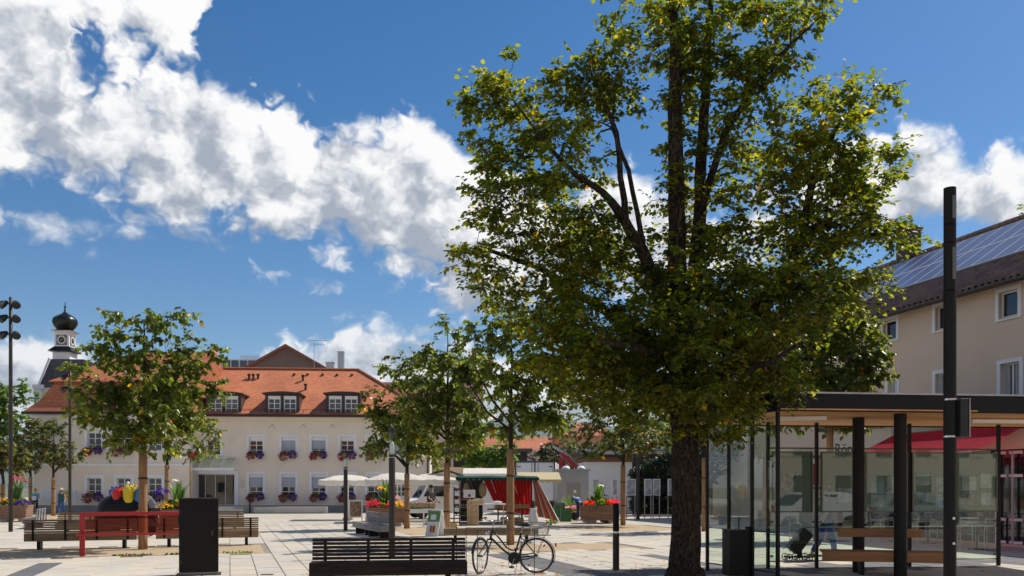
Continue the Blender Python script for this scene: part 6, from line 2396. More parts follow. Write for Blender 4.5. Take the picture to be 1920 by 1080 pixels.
# notice boards on the back wall
M['board'] = pm('grey_green_board', (0.15, 0.205, 0.16), 0.6, 0.06, 1.5)
M['paper2'] = pm('printed_paper', (0.33, 0.40, 0.37), 0.6, 0.25, 9)
M['paperblue'] = pm('blue_print', (0.20, 0.31, 0.34), 0.6, 0.3, 9)
M['papergraph'] = pm('map_print', (0.16, 0.19, 0.16), 0.6, 0.75, 7)
M['ink'] = pm('printing_ink', (0.035, 0.04, 0.036), 0.6, 0.1, 9)
BD = [(1446, 1521, 'Informationen', 'notice board headed Informationen, left end of the shelter wall'),
      (1537, 1606, 'Aktuelles', 'notice board headed Aktuelles, left of the nearer shelter columns'),
      (1620, 1698, 'Regionalbus', 'notice board between the two shelter columns'),
      (1707, 1782, 'Stadtbus', 'notice board just left of the tall lamp column'),
      (1792, 1866, 'Stadtbus', 'notice board at the right end of the shelter wall')]
g9 = random.Random(9)
for i, (p0, p1, txt, lab) in enumerate(BD):
    a, b = BF.s(p0), BF.s(p1)
    w = b - a
    t = thing('notice_board', lab, 'notice board', BF.w((a + b) / 2, -0.03, 0), BF.yaw, 'notice boards in the shelter')
    z0, z1 = 1.15, 2.40
    MB().box((0, 0, (z0 + z1) / 2), (w, 0.03, z1 - z0)).build('panel', M['board'], t)
    f = MB()
    for (c, s) in (((-w / 2 + .012, -0.02, (z0 + z1) / 2), (0.025, 0.05, z1 - z0)), ((w / 2 - .012, -0.02, (z0 + z1) / 2), (0.025, 0.05, z1 - z0)), ((0, -0.02, z1 - .012), (w - .052, 0.05, 0.025)), ((0, -0.02, z0 + .012), (w - .052, 0.05, 0.025))):
        f.box(c, s)
    f.build('frame', pm('bronze_frame', (0.12, 0.125, 0.09), 0.4, 0.1, 5, metal=0.5), t)
    text_mesh('heading', txt, 0.085, M['ink'], t, (0, -0.018, z1 - 0.11), (PI / 2, 0, 0), 0.001)
    MB().box((0, -0.043, (z0 + z1) / 2), (w - .056, 0.006, z1 - z0 - .056)).build('cover_pane', M['bglass'], t)
    pins = MB()
    lay = [[(-0.08, 1.72, 0.30, 0.44, 'papergraph')], [(-0.22, 1.63, 0.05, 0.16, 'papergraph'), (0.12, 1.5, 0.3, 0.3, 'paper2')], [(-0.2, 1.72, 0.28, 0.3, 'paperblue'), (0.16, 1.72, 0.28, 0.34, 'paper2'), (-0.2, 1.38, 0.28, 0.26, 'paper2')],
           [(-0.2, 1.82, 0.3, 0.22, 'paper2'), (-0.2, 1.45, 0.3, 0.26, 'papergraph'), (0.2, 1.72, 0.24, 0.3, 'paperblue'), (0.2, 1.38, 0.24, 0.28, 'paperblue')],
           [(-0.18, 1.75, 0.32, 0.3, 'paper2'), (0.2, 1.8, 0.24, 0.3, 'paper2'), (-0.18, 1.4, 0.32, 0.24, 'papergraph'), (0.2, 1.42, 0.22, 0.26, 'paper2')]][i]
    for (x, z, pw, ph, mm) in lay:
        MB().box((x, -0.019, z), (pw, 0.004, ph)).build('sheet', M[mm], t)
        for sx_ in (-1, 1):
            for sz_ in (-1, 1):
                pins.box((x + sx_ * (pw / 2 + 0.02), -0.022, z + sz_ * (ph / 2 + .02)), (0.022, 0.012, 0.022))
    pins.build('magnets', M['ink'], t)

# bench round the columns
sbn = thing('shelter_bench', 'orange brown timber bench fixed to the shelter columns', 'bench', (7.02, 16.28, 0), R(-14))
for (x0, x1, y, z, h) in ((-0.72, 0.80, 0.28, 0.78, 0.17),):
    MB().box(((x0 + x1) / 2, y, z), (x1 - x0, 0.04, h)).build('back_plank', M['shelterwood'], sbn, bevel=0.01)
MB().box((0.02, -0.34, 0.36), (2.2, 0.05, 0.19)).build('front_plank', M['shelterwood'], sbn, bevel=0.01)
for k in range(9):
    MB().box((0.02, -0.28 + k * 0.06, 0.44), (2.2, 0.045, 0.03)).build('seat_slat', M['shelterwood'], sbn)
for x in (-0.35, 0.4):
    MB().box((x, 0, 0.2), (0.06, 0.5, 0.42)).build('bracket', M['anthracite'], sbn)
bn = thing('litter_bin', 'dark square litter bin outside the left glass wall', 'bin', (4.10, 15.68, 0), R(12))
MB().box((0, 0, 0.46), (0.36, 0.34, 0.82)).build('body', M['anthracite'], bn, bevel=0.012)
MB().box((0, 0, 0.885), (0.37, 0.35, 0.02)).build('rim', M['lampgrey'], bn)
MB().box((0.26, 0.0, 0.47), (0.085, 0.085, 0.94)).build('post', M['anthracite'], bn)

# ================================================================== MARKET
M['parasol'] = cloth_mat('ecru_parasol_cloth', (0.82, 0.78, 0.70), 0.4)
M['green_cloth'] = cloth_mat('dark_green_cloth', (0.010, 0.055, 0.042), 0.2)
M['cream_cloth'] = cloth_mat('cream_cloth', (0.62, 0.53, 0.33), 0.35)


def parasol(px, Y, wpx, py_top, py_edge, label, seed, depth=2.4):
    k = Y / FPX
    w = wpx * k
    t = thing('parasol', label, 'parasol', ((px - CX) * k, Y, 0), R(8), 'ecru market parasols')
    zt, ze = EYE + (HY - py_top) * k, EYE + (HY - py_edge) * k
    NX, NY = 12, 8
    vs, fs = [], []
    for j in range(NY + 1):
        for i in range(NX + 1):
            u, v = i / NX * 2 - 1, j / NY * 2 - 1
            r = max(abs(u), abs(v))
            rib = 0.05 * abs(math.sin(u * PI * 2)) * r
            vs.append((u * w / 2, v * depth / 2, zt - (zt - ze) * r ** 1.9 - rib))
    for j in range(NY):
        for i in range(NX):
            q = j * (NX + 1) + i
            fs.append((q, q + 1, q + NX + 2, q + NX + 1))
    cn_ = MB().add(vs, fs).build('canopy', M['parasol'], t, smooth=True)
    val = MB()
    per = []
    n = 40
    for k2 in range(n):
        s_ = k2 / n * 4
        side, f = int(s_), s_ - int(s_)
        cx_, cy_ = [(-1 + 2 * f, -1), (1, -1 + 2 * f), (1 - 2 * f, 1), (-1, 1 - 2 * f)][side]
        rib = 0.05 * abs(math.sin(cx_ * PI * 2))
        per.append(Vector((cx_ * w / 2, cy_ * depth / 2, ze - rib)))
    for k2 in range(n):
        a, b = per[k2], per[(k2 + 1) % n]
        m_ = (a + b) / 2
        out = Vector((m_.x, m_.y, 0)).normalized() * 0.03
        dz_ = Vector((0, 0, 0.28))
        val.poly([a, b, b + out - dz_ * 0.78, m_ + out - dz_, a + out - dz_ * 0.78])
    val.build('valance', M['parasol'], cn_)
    MB().tube([(0, 0, 0), (0, 0, zt)], 0.03, 8).build('pole', M['white'], t, smooth=True)
    rb_ = MB()
    for (sx_, sy_) in ((-1, -1), (1, -1), (1, 1), (-1, 1), (0, -1), (0, 1), (1, 0), (-1, 0)):
        rb_.tube([(0, 0, zt - 0.12), (sx_ * w * 0.48, sy_ * depth * 0.48, ze - 0.03)], 0.012, 4)
    rb_.build('ribs', M['cratewood'], t)
    MB().lathe([(0.3, 0), (0.3, 0.08), (0.05, 0.12)], 14).build('foot', M['concrete'], t)
    return t


parasol(653, 45, 102, 890, 900, 'smaller ecru parasol left of the row, beside the front facade', 1)
parasol(745, 42, 118, 886, 899, 'middle ecru parasol above the flower planter', 2)
parasol(812, 43.5, 96, 887, 899, 'right ecru parasol above the vegetable vendor', 3)

ST_ = thing('market_stall', 'green roofed market stall hung with red curtains', 'market stall', ((932 - CX) / FPX * 40, 40, 0), R(2))
sk = 40 / FPX


def sx(px):
    return (px - 932) * sk


zt = EYE + (HY - 886) * sk
ze = EYE + (HY - 895) * sk
for px in (862, 1003):
    for y in (0.0, 2.6):
        MB().tube([(sx(px), y, 0), (sx(px), y, ze)], 0.03, 8).build('post', M['green_cloth'] if y else M['steel'], ST_, smooth=True)
rfm = MB()
n = 14
for k in range(n):
    xa, xb = sx(855) + (sx(1010) - sx(855)) * k / n, sx(855) + (sx(1010) - sx(855)) * (k + 1) / n
    sag = lambda x: -0.03 * abs(math.sin((x - sx(855)) * 2.1))
    rfm.poly([(xa, -0.5, ze + sag(xa)), (xb, -0.5, ze + sag(xb)), (xb, 1.3, zt - 0.12 + sag(xb)), (xa, 1.3, zt - 0.12 + sag(xa))])
    rfm.poly([(xa, 1.3, zt - 0.12 + sag(xa)), (xb, 1.3, zt - 0.12 + sag(xb)), (xb, 3.0, ze + sag(xb)), (xa, 3.0, ze + sag(xa))])
    xm = (xa + xb) / 2
    rfm.poly([(xa, -0.5, ze + sag(xa)), (xb, -0.5, ze + sag(xb)), (xb, -0.52, ze - 0.1), (xm, -0.52, ze - 0.19), (xa, -0.52, ze - 0.1)])
rfm.build('roof_cloth', M['green_cloth'], ST_)
MB().tube([(sx(862), -0.1, ze - 0.08), (sx(1003), -0.1, ze - 0.08)], 0.025, 8).build('front_bar', M['white'], ST_)
for px in (880, 920, 960):
    MB().tube([(sx(px), 0.0, ze - 0.1), (sx(px) + 0.25, 0.05, ze - 0.75)], 0.012, 5).build('brace', M['steel'], ST_)
M['curtain_red'] = cloth_mat('red_striped_curtain', (0.5, 0.02, 0.02), 0.45, stripes=('U', 1.0, [(0.55, 0.015, 0.015), (0.55, 0.015, 0.015), (0.60, 0.03, 0.02), (0.05, 0.02, 0.02)]))
M['curtain_mix'] = cloth_mat('orange_green_curtain', (0.5, 0.1, 0.02), 0.25, stripes=('U', 1.0, [(0.55, 0.11, 0.03), (0.50, 0.05, 0.03), (0.02, 0.13, 0.09), (0.55, 0.52, 0.48)]))


def curtain(p_top0, p_top1, p_bot0, p_bot1, folds, amp, name, mat, parent, stripes=6):
    NX, NY = folds * 6, 8
    vs, fs, uv = [], [], []
    a0, a1, b0, b1 = [Vector(p) for p in (p_top0, p_top1, p_bot0, p_bot1)]
    nrm = (a1 - a0).cross(b0 - a0).normalized()
    for j in range(NY + 1):
        for i in range(NX + 1):
            u, v = i / NX, j / NY
            p = (a0.lerp(a1, u)).lerp(b0.lerp(b1, u), v)
            p = p + nrm * amp * math.sin(u * folds * 2 * PI + v * 1.2) * (0.35 + 0.65 * v)
            vs.append(p)
            uv.append((u * stripes, v))
    for j in range(NY):
        for i in range(NX):
            q = j * (NX + 1) + i
            fs.append((q, q + 1, q + NX + 2, q + NX + 1))
    me = bpy.data.meshes.new(name)
    me.from_pydata([tuple(v) for v in vs], [], fs)
    l = me.uv_layers.new(name='uv')
    for lp_ in me.loops:
        l.data[lp_.index].uv = uv[lp_.vertex_index]
    me.polygons.foreach_set('use_smooth', [True] * len(me.polygons))
    me.materials.append(mat)
    o = bpy.data.objects.new(name, me)
    C.objects.link(o)
    o.parent = parent
    return o


curtain((sx(905), 2.5, ze - 0.05), (sx(1003), 2.5, ze - 0.05), (sx(935), 2.5, 0.55), (sx(1003), 2.5, 0.3), 9, 0.06, 'back_curtain', M['curtain_red'], ST_, 14)
curtain((sx(1003), 2.4, ze - 0.05), (sx(1002), 0.0, ze - 0.05), (sx(1048), 2.4, 0.05), (sx(1010), -0.35, 0.35), 5, 0.08, 'side_curtain', M['curtain_mix'], ST_, 5)
curtain((sx(998), -0.05, ze - 0.05), (sx(1006), -0.05, ze - 0.05), (sx(1008), -0.5, 0.35), (sx(1050), -0.3, 0.06), 3, 0.07, 'side_curtain', M['curtain_mix'], ST_, 3)
MB().box((sx(958), 1.5, 0.62), (2.2, 0.8, 0.05)).build('counter', M['brownwood'], ST_)
for x in (sx(935), sx(981)):
    MB().box((x, 1.5, 0.3), (0.06, 0.7, 0.6)).build('trestle', M['brownwood'], ST_)
MB().span(sx(862), sx(905), 2.45, 2.5, 0.0, ze - 0.1).build('back_cloth', M['brownwood'], ST_)

# cream awning and white awning roof of the stalls behind
for (p0, p1, y0, y1, Y, nm, lab, mat) in ((972, 1053, 888, 899, 44, 'cream_awning', 'cream awning cloth behind the right side of the green stall', 'cream_cloth'), (868, 962, 880, 888, 47, 'white_awning', 'flat white awning roof above the green stall', 'parasol')):
    k = Y / FPX
    t = thing(nm, lab, 'awning', ((p0 - CX) * k, Y, 0), R(2))
    w = (p1 - p0) * k
    z1_, z0_ = EYE + (HY - y0) * k, EYE + (HY - y1) * k
    mb = MB()
    for q in range(8):
        xa, xb = w * q / 8, w * (q + 1) / 8
        mb.poly([(xa, 1.6, z1_ + 0.1), (xb, 1.6, z1_ + 0.1), (xb, 0, z0_), (xa, 0, z0_)])
        mb.poly([(xa, 0, z0_), (xb, 0, z0_), ((xb), -0.02, z0_ - 0.12), ((xa + xb) / 2, -0.02, z0_ - 0.2), (xa, -0.02, z0_ - 0.12)])
    mb.build('cloth', M[mat], t)
    for x in (0.05, w - 0.05):
        MB().tube([(x, 0.05, 0), (x, 0.05, z0_)], 0.025, 6).build('post', M['steel'], t)
gtop = thing('folded_green_canopy', 'crumpled green tarpaulin canopy between parasol and stall', 'canopy', ((835 - CX) / FPX * 43.5, 43.5, 0))
vs, fs = [], []
g5 = random.Random(5)
zz0 = EYE + (HY - 893) * 43.5 / FPX
for j in range(6):
    for i in range(12):
        vs.append((-0.9 + 1.8 * i / 11, -0.6 + 1.2 * j / 5, zz0 + 0.28 * math.exp(-((i - 5.5) / 4) ** 2) + g5.uniform(-0.07, 0.07)))
for j in range(5):
    for i in range(11):
        q = j * 12 + i
        fs.append((q, q + 1, q + 13, q + 12))
MB().add(vs, fs).build('cloth', M['green_cloth'], gtop)
for x in (-0.85, 0.85):
    MB().tube([(x, 0, 0), (x, 0, zz0)], 0.025, 6).build('post', M['steel'], gtop)

# ---- crates
crate_me = MB()
for z in (0.035, 0.11, 0.185):
    for (c, s) in (((0, -0.19, z), (0.5, 0.012, 0.055)), ((0, 0.19, z), (0.5, 0.012, 0.055)), ((-0.25, 0, z), (0.012, 0.37, 0.055)), ((0.25, 0, z), (0.012, 0.37, 0.055))):
        crate_me.box(c, s)
for (x, y) in ((-0.23, -0.17), (0.23, -0.17), (0.23, 0.17), (-0.23, 0.17)):
    crate_me.box((x, y, 0.11), (0.03, 0.03, 0.22))
crate_b = MB().box((0, 0, 0.012), (0.48, 0.36, 0.015)).mesh('base')
crate_m = crate_me.mesh('sides')
M['plasticgreen'] = pm('green_plastic', (0.035, 0.16, 0.045), 0.45, 0.15, 5)
M['produce_r'] = pm('red_produce', (0.42, 0.05, 0.03), 0.5, 0.4, 30, bump=1.0, bscale=22)
M['produce_g'] = pm('green_produce', (0.06, 0.16, 0.03), 0.6, 0.5, 30, bump=1.0, bscale=22)
M['produce_w'] = pm('pale_produce', (0.42, 0.36, 0.25), 0.6, 0.5, 30, bump=1.0, bscale=22)


def crate(loc, yaw, label, group, mat='cratewood', fill=None, sc=1.0):
    t = thing('crate', label, 'crate', loc, R(yaw), group)
    t.scale = (sc, sc, sc)
    for nm, me in (('sides', crate_m), ('base', crate_b)):
        me2 = me.copy()
        me2.materials.clear()
        me2.materials.append(M[mat])
        o = bpy.data.objects.new(nm, me2)
        C.objects.link(o)
        o.parent = t
    if fill:
        f = MB()
        g_ = random.Random(int(loc[0] * 100 + loc[2] * 1000))
        for k in range(24):
            f.sphere((g_.uniform(-0.2, 0.2), g_.uniform(-0.14, 0.14), 0.19 + g_.uniform(-0.03, 0.03)), g_.uniform(0.035, 0.055), 6, 4)
        o = f.build('produce', M[fill], t, smooth=True)
        o['kind'] = 'stuff'
    return t


for k in range(5):
    crate(at(886.5, HY, 37.6) * Vector((1, 1, 0)) + Vector((0, 0, 0.222 * k)), 3, 'pale wooden crate, %s from the ground in the stack behind the handlebar' % ORD[k], 'stacked crates by the stall', fill='produce_w' if k == 4 else None)
crate(at(848, HY, 34) * Vector((1, 1, 0)), 85, 'pale wooden crate standing on the ground beside the wrapped tree trunk', 'loose crates', sc=1.15)
crate(at(812, HY, 38.5) * Vector((1, 1, 0)), 3, 'pale wooden crate on the ground under the white trestle rail', 'loose crates')
for k in range(3):
    crate(at(1061, HY, 42) * Vector((1, 1, 0)) + Vector((0, 0, 0.222 * k)), 5, 'green plastic crate, %s from the ground in the front green stack' % ORD[k], 'green plastic crates', 'plasticgreen')
for k in range(4):
    crate(at(1049, HY, 43) * Vector((1, 1, 0)) + Vector((0, 0, 0.222 * k)), 5, 'green plastic crate, %s from the ground in the rear green stack' % ORD[k], 'green plastic crates', 'plasticgreen')


def table(loc, yaw, w, d, h, label, top, legs='steel', xlegs=False):
    t = thing('market_table', label, 'table', loc, R(yaw), 'market tables')
    MB().box((0, 0, h), (w, d, 0.04)).build('table_top', M[top], t)
    for x in (-w / 2 + 0.1, w / 2 - 0.1):
        if xlegs:
            MB().beam((x - 0.35 * (1 if x > 0 else -1) * 0, -d / 2 + 0.05, 0), (x, d / 2 - 0.05, h - 0.02), 0.035, 0.035).build('leg', M[legs], t)
            MB().beam((x, d / 2 - 0.05, 0), (x, -d / 2 + 0.05, h - 0.02), 0.035, 0.03).build('leg', M[legs], t)
        else:
            for y in (-d / 2 + 0.06, d / 2 - 0.06):
                MB().box((x, y, h / 2 - 0.01), (0.04, 0.04, h - 0.02)).build('leg', M[legs], t)
    return t


tA = at(917, HY, 38.5) * Vector((1, 1, 0))
table(tA, 2, 1.5, 0.8, 0.92, 'trestle table with pale boxes inside the green stall', 'white', 'cratewood', True)
crate(tA + Vector((-0.45, 0, 0.94)), 3, 'flat pale crate on the trestle table inside the stall', 'loose crates', fill='produce_w', sc=0.95)
bagm = MB()
bagm.sphere((0, 0, 0.07), 0.16, 12, 7, (1.5, 0.8, 0.45))
o = bagm.build('cloth_bundle', M['foil'], smooth=True)
o.location = tA + Vector((0.35, 0, 0.93))
tag(o, 'white wrapped bundle lying on the trestle table in the stall', 'bundle')
tB = at(781, HY, 39) * Vector((1, 1, 0))
table(tB, 4, 1.35, 0.8, 0.72, 'low display table with green turf cloth before the vendor', 'plasticgreen', 'brownwood')
for i, (dx_, f, lab) in enumerate(((-0.4, 'produce_g', 'crate of greens at the left of the turf covered table'), (0.12, 'produce_r', 'crate of red produce in the middle of the turf covered table'), (0.62, 'produce_w', 'pale crate at the right end of the turf covered table'))):
    crate(tB + Vector((dx_, 0, 0.745)), 4, lab, 'crates on the tables', fill=f, mat='cratewood')
for i, (px, f, lab) in enumerate(((938, 'produce_r', 'crate of red fruit on the stall counter, left of the wrapped trunk'), (966, 'produce_g', 'crate of greens on the stall counter, right of the wrapped trunk'), (982, 'produce_r', 'crate of red fruit at the right end of the stall counter'))):
    crate(ST_.location + Vector((sx(px), 1.4, 0.65)), 2 + 3 * i, lab, 'crates on the tables', fill=f)
for i, (px, lab) in enumerate(((948, 'pale crate on the ground below the left half of the counter'), (972, 'pale crate on the ground below the right half of the counter'))):
    crate(ST_.location + Vector((sx(px), 1.2, 0.0)), 4, lab, 'loose crates', fill='produce_w')
dn = thing('slot_drain', 'small dark slot drain set in the paving before the dark bench', 'drain', gp(501, 1077.5) + Vector((0, 0, 0.004)), 0)
MB().box((0, 0, 0.002), (0.24, 0.09, 0.004)).build('frame', M['darksteel'], dn)
for k in range(5):
    MB().box((-0.09 + 0.045 * k, 0, 0.006), (0.022, 0.07, 0.004)).build('slot', M['black'], dn)
# shelf of produce beside the stall
sf = thing('produce_rack', 'stepped produce rack with red and green goods left of the stall', 'rack', at(868, HY, 40.5) * Vector((1, 1, 0)), R(2))
for s in (-0.42, 0.42):
    MB().box((s, 0, 0.85), (0.04, 0.5, 1.7)).build('side_frame', M['brownwood'], sf)
for k in range(4):
    MB().box((0, -0.05, 0.35 + k * 0.38), (0.8, 0.45, 0.03)).build('shelf', M['cratewood'], sf)
    f = MB()
    g_ = random.Random(k)
    for q in range(30):
        f.sphere((g_.uniform(-0.36, 0.36), g_.uniform(-0.24, 0.1), 0.42 + k * 0.38 + g_.uniform(0, 0.06)), g_.uniform(0.05, 0.07), 6, 4)
    f.build('produce', M[('produce_g', 'produce_w', 'produce_r', 'produce_r')[k]], sf, smooth=True)['kind'] = 'stuff'
ps_ = thing('price_card', 'white price card with red spot beside the produce rack', 'sign', at(880, HY, 39.5) * Vector((1, 1, 0)))
MB().box((0, 0, 1.38), (0.55, 0.02, 0.38)).build('card', M['white'], ps_)
MB().box((0, -0.013, 1.3), (0.12, 0.006, 0.12)).build('red_spot', M['red'], ps_)
MB().box((0, 0.02, 0.6), (0.03, 0.03, 1.2)).build('stake', M['cratewood'], ps_)
foil = MB()
foil.lathe([(0.0, 0), (0.17, 0.02), (0.19, 0.25), (0.15, 0.5), (0.11, 0.66), (0.16, 0.74), (0.05, 0.7)], 28, ribs=11, depth=0.25)
o = foil.build('foil_sack', M['foil'], smooth=True)
o.location = at(1000, HY, 38.5) * Vector((1, 1, 0))
tag(o, 'crumpled silvery sack standing at the foot of the striped curtain', 'sack')
sal = thing('lettuce_bag', 'bags of lettuce on the ground at the curtain foot', 'bag', at(1028, HY, 37.5) * Vector((1, 1, 0)))
leaf_lump('leaves', sal, (0.12, 0, 0.08), 0.26, 70, 0.14, M['leaf_far'], 91, 0.5)
MB().sphere((-0.25, 0, 0.1), 0.2, 10, 6, (1.1, 1, 0.55)).build('bag', M['foil'], sal, smooth=True)
hang = thing('hanging_bags', 'woven bags hanging from the stall front bar', 'bags', at(905, HY, 39.9) * Vector((1, 1, 0)))
for (dx_, z, s_) in ((0, 1.55, 1.0), (-0.75, 1.62, 0.8)):
    MB().lathe([(0.03, 0.36 * s_), (0.12 * s_, 0.3 * s_), (0.2 * s_, 0.0), (0.14 * s_, -0.25 * s_), (0.03, -0.33 * s_)], 12, (dx_, -0.05, z)).build('bag', pm('woven_straw', (0.30, 0.21, 0.11), 0.9, 0.3, 20), hang, smooth=True)
    MB().tube([(dx_, -0.05, z + 0.33 * s_), (dx_, -0.05, ze - 0.05)], 0.01, 4).build('cord', M['black'], hang)
trs = thing('white_rail', 'white painted trestle rail behind the sandwich board', 'rail', at(812, HY, 36.5) * Vector((1, 1, 0)), R(4))
for x in (-0.4, 0.0, 0.4):
    MB().box((x, 0, 0.36), (0.06, 0.05, 0.72)).build('upright', M['white'], trs)
for z in (0.3, 0.74):
    MB().box((0, 0.0 if z > 0.5 else -0.032, z), (0.92, 0.06 if z > .5 else 0.015, 0.05)).build('bar', M['white'], trs)


# ================================================================== VEHICLES
def car_body(side_profile, width, taper=0.82, zt_start=0.9):
    """side outline (x, z) lofted across the width; the glasshouse leans in"""
    mb = MB()
    ys = [-width / 2, -width / 2 + 0.08, 0, width / 2 - 0.08, width / 2]
    n = len(side_profile)
    vs = []
    for i, y in enumerate(ys):
        edge = i in (0, 4)
        for (x, z) in side_profile:
            k = 1.0
            if z > zt_start:
                k = 1 - (1 - taper) * (z - zt_start) / 0.6
            dz_ = -0.04 if edge and z > 0.3 else 0
            vs.append((x, y * k, z + dz_))
    fs = []
    for i in range(4):
        for j in range(n):
            fs.append((i * n + j, i * n + (j + 1) % n, (i + 1) * n + (j + 1) % n, (i + 1) * n + j))
    fs.append(tuple(range(n)))
    fs.append(tuple(range(4 * n, 5 * n))[::-1])
    return mb.add(vs, fs)


def wheel_car(parent, x, y, r=0.31):
    t = MB()
    t.lathe([(r * 0.6, -0.1), (r * 0.97, -0.1), (r, -0.06), (r, 0.06), (r * 0.97, 0.1), (r * 0.6, 0.1)], 24, (x, y, r), 'Y')
    w = t.build('wheel', M['black'], parent, smooth=False)
    MB().lathe([(0.0, -0.085), (r * 0.6, -0.09), (r * 0.6, 0.09), (0.0, 0.085)], 18, (x, y, r), 'Y').build('rim', M['steel'], w)


M['carwhite'] = pm('white_car_paint', (0.78, 0.78, 0.78), 0.2, 0.02, 2, spec=0.7)
M['carsilver'] = pm('silver_car_paint', (0.45, 0.46, 0.47), 0.25, 0.03, 2, metal=0.6)
M['carglass'] = pm('car_glass', (0.015, 0.017, 0.02), 0.05, 0.1, 1, spec=0.9)


def car(label, loc, yaw, paint, van=False):
    t = thing('van' if van else 'parked_car', label, 'van' if van else 'car', loc, R(yaw), None)
    if van:
        L = 4.9
        prof = [(-2.4, 0.35), (-2.42, 0.9), (-2.35, 1.9), (-2.2, 1.98), (1.05, 1.98), (1.25, 1.9), (1.75, 1.12), (2.3, 0.98), (2.42, 0.7), (2.42, 0.35)]
        car_body(prof, 1.85, 0.86, 1.1).build('body', M[paint], t, autosmooth=True)
        for s in (-1, 1):
            MB().poly([(0.35, s * 0.905, 1.2), (1.55, s * 0.905, 1.2), (1.2, s * 0.845, 1.75), (0.35, s * 0.845, 1.75)]).build('side_window', M['carglass'], t)
            MB().box((2.38, s * 0.68, 0.82), (0.1, 0.3, 0.16)).build('headlight', M['chrome'], t, bevel=0.03)
        MB().poly([(1.77, -0.78, 1.16), (1.77, 0.78, 1.16), (1.30, 0.70, 1.84), (1.30, -0.70, 1.84)]).build('windscreen', M['carglass'], t)
        MB().box((2.43, 0, 0.6), (0.04, 1.0, 0.14)).build('grille', M['black'], t)
        ws = (-1.5, 1.6)
    else:
        prof = [(-2.05, 0.3), (-2.1, 0.75), (-1.98, 0.98), (-1.45, 1.42), (-0.9, 1.5), (0.2, 1.48), (0.55, 1.38), (1.15, 0.98), (1.85, 0.86), (2.08, 0.68), (2.1, 0.3)]
        car_body(prof, 1.75, 0.80, 0.95).build('body', M[paint], t, autosmooth=True)
        for s in (-1, 1):
            MB().poly([(-1.5, s * 0.845, 0.98), (-0.42, s * 0.845, 0.98), (-0.42, s * 0.735, 1.40), (-1.2, s * 0.735, 1.38)]).build('side_window', M['carglass'], t)
            MB().poly([(-0.34, s * 0.845, 0.98), (0.9, s * 0.845, 0.98), (0.42, s * 0.735, 1.36), (-0.34, s * 0.735, 1.40)]).build('side_window', M['carglass'], t)
            MB().box((2.03, s * 0.62, 0.68), (0.1, 0.34, 0.13)).build('headlight', M['chrome'], t, bevel=0.03)
            MB().box((-2.05, s * 0.66, 0.8), (0.08, 0.26, 0.16)).build('tail_light', M['red'], t, bevel=0.03)
        MB().poly([(1.14, -0.7, 1.02), (1.14, 0.7, 1.02), (0.58, 0.58, 1.40), (0.58, -0.58, 1.40)]).build('windscreen', M['carglass'], t)
        MB().poly([(-1.98, -0.68, 1.02), (-1.5, -0.58, 1.42), (-1.5, 0.58, 1.42), (-1.98, 0.68, 1.02)]).build('rear_window', M['carglass'], t)
        ws = (-1.3, 1.32)
    for x in ws:
        for y in (-0.82, 0.82):
            wheel_car(t, x, y)
    return t


car('white delivery van parked behind the vendor and parasols', at(838, HY, 47) * Vector((1, 1, 0)), 200, 'carwhite', van=True)
# cars parked along the street beside the square, mirrored in the shelter glass
car('white hatchback parked along the street at the side, mirrored in the shelter', (15.2, 4.2, 0), 180, 'carwhite')
car('silver hatchback parked at the kerb, mirrored in the left shelter panes', (20.5, 3.4, 0), 5, 'carsilver')

# box lorry seen from behind
lo = thing('box_lorry', 'white box lorry seen from behind, doors shut', 'lorry', at(1003, HY, 54) * Vector((1, 1, 0)), R(-6))
MB().box((0, 3.0, 2.05), (2.5, 6.0, 2.5)).build('box_body', M['white'], lo)
fr2 = MB()
for (c, s) in (((-1.24, -0.03, 2.05), (0.09, 0.08, 2.56)), ((1.24, -0.03, 2.05), (0.09, 0.08, 2.56)), ((0, -0.03, 3.31), (2.57, 0.08, 0.1)), ((0, -0.03, 0.79), (2.57, 0.08, 0.1)), ((0, -0.03, 2.05), (0.06, 0.06, 2.42))):
    fr2.box(c, s)
fr2.build('rear_frame', M['darksteel'], lo)
for s in (-1, 1):
    dr_ = MB().box((s * 0.605, -0.02, 2.05), (1.13, 0.04, 2.4)).build('rear_door', M['white'], lo)
    MB().tube([(s * 0.2, -0.06, 0.9), (s * 0.2, -0.06, 3.2)], 0.018, 6).build('lock_rod', M['steel'], dr_)
    MB().box((s * 1.0, -0.05, 3.0), (0.22, 0.02, 0.06)).build('hinge', M['darksteel'], dr_)
MB().box((0, 3.6, 0.62), (0.9, 7.4, 0.24)).build('chassis', M['black'], lo)
MB().box((0, 7.4, 1.45), (2.2, 1.9, 2.1)).build('cab', M['white'], lo, bevel=0.08)
for x in (-0.95, 0.95):
    for y in (1.2, 6.9):
        wheel_car(lo, x, y, 0.42)
# ribbed kiosk
kk = thing('metal_kiosk', 'ribbed grey metal kiosk with two white domes on its roof', 'kiosk', at(1074, HY, 50) * Vector((1, 1, 0)), R(2))
kw = 60 * 50 / FPX
kz = EYE + (HY - 882) * 50 / FPX
MB().span(-kw / 2, kw / 2, 0, 2.2, 0, kz).build('wall', M['steel'], kk)
rbm = MB()
for k in range(19):
    x = -kw / 2 + 0.03 + (kw - 0.06) * k / 18
    rbm.span(x - 0.02, x + 0.02, -0.03, -0.002, 0.05, kz - 0.05)
rbm.build('rib_cladding', pm('pale_grey_cladding', (0.40, 0.42, 0.42), 0.5, 0.05, 3), kk)
MB().span(-kw / 2 - 0.08, kw / 2 + 0.12, -0.12, 2.3, kz + 0.003, kz + 0.07).build('roof_plate', M['steel'], kk)
MB().span(-0.35, 0.45, -0.05, -0.031, 0.9, 1.95).build('hatch', pm('taupe_hatch', (0.27, 0.24, 0.20), 0.6, 0.05, 3), kk)
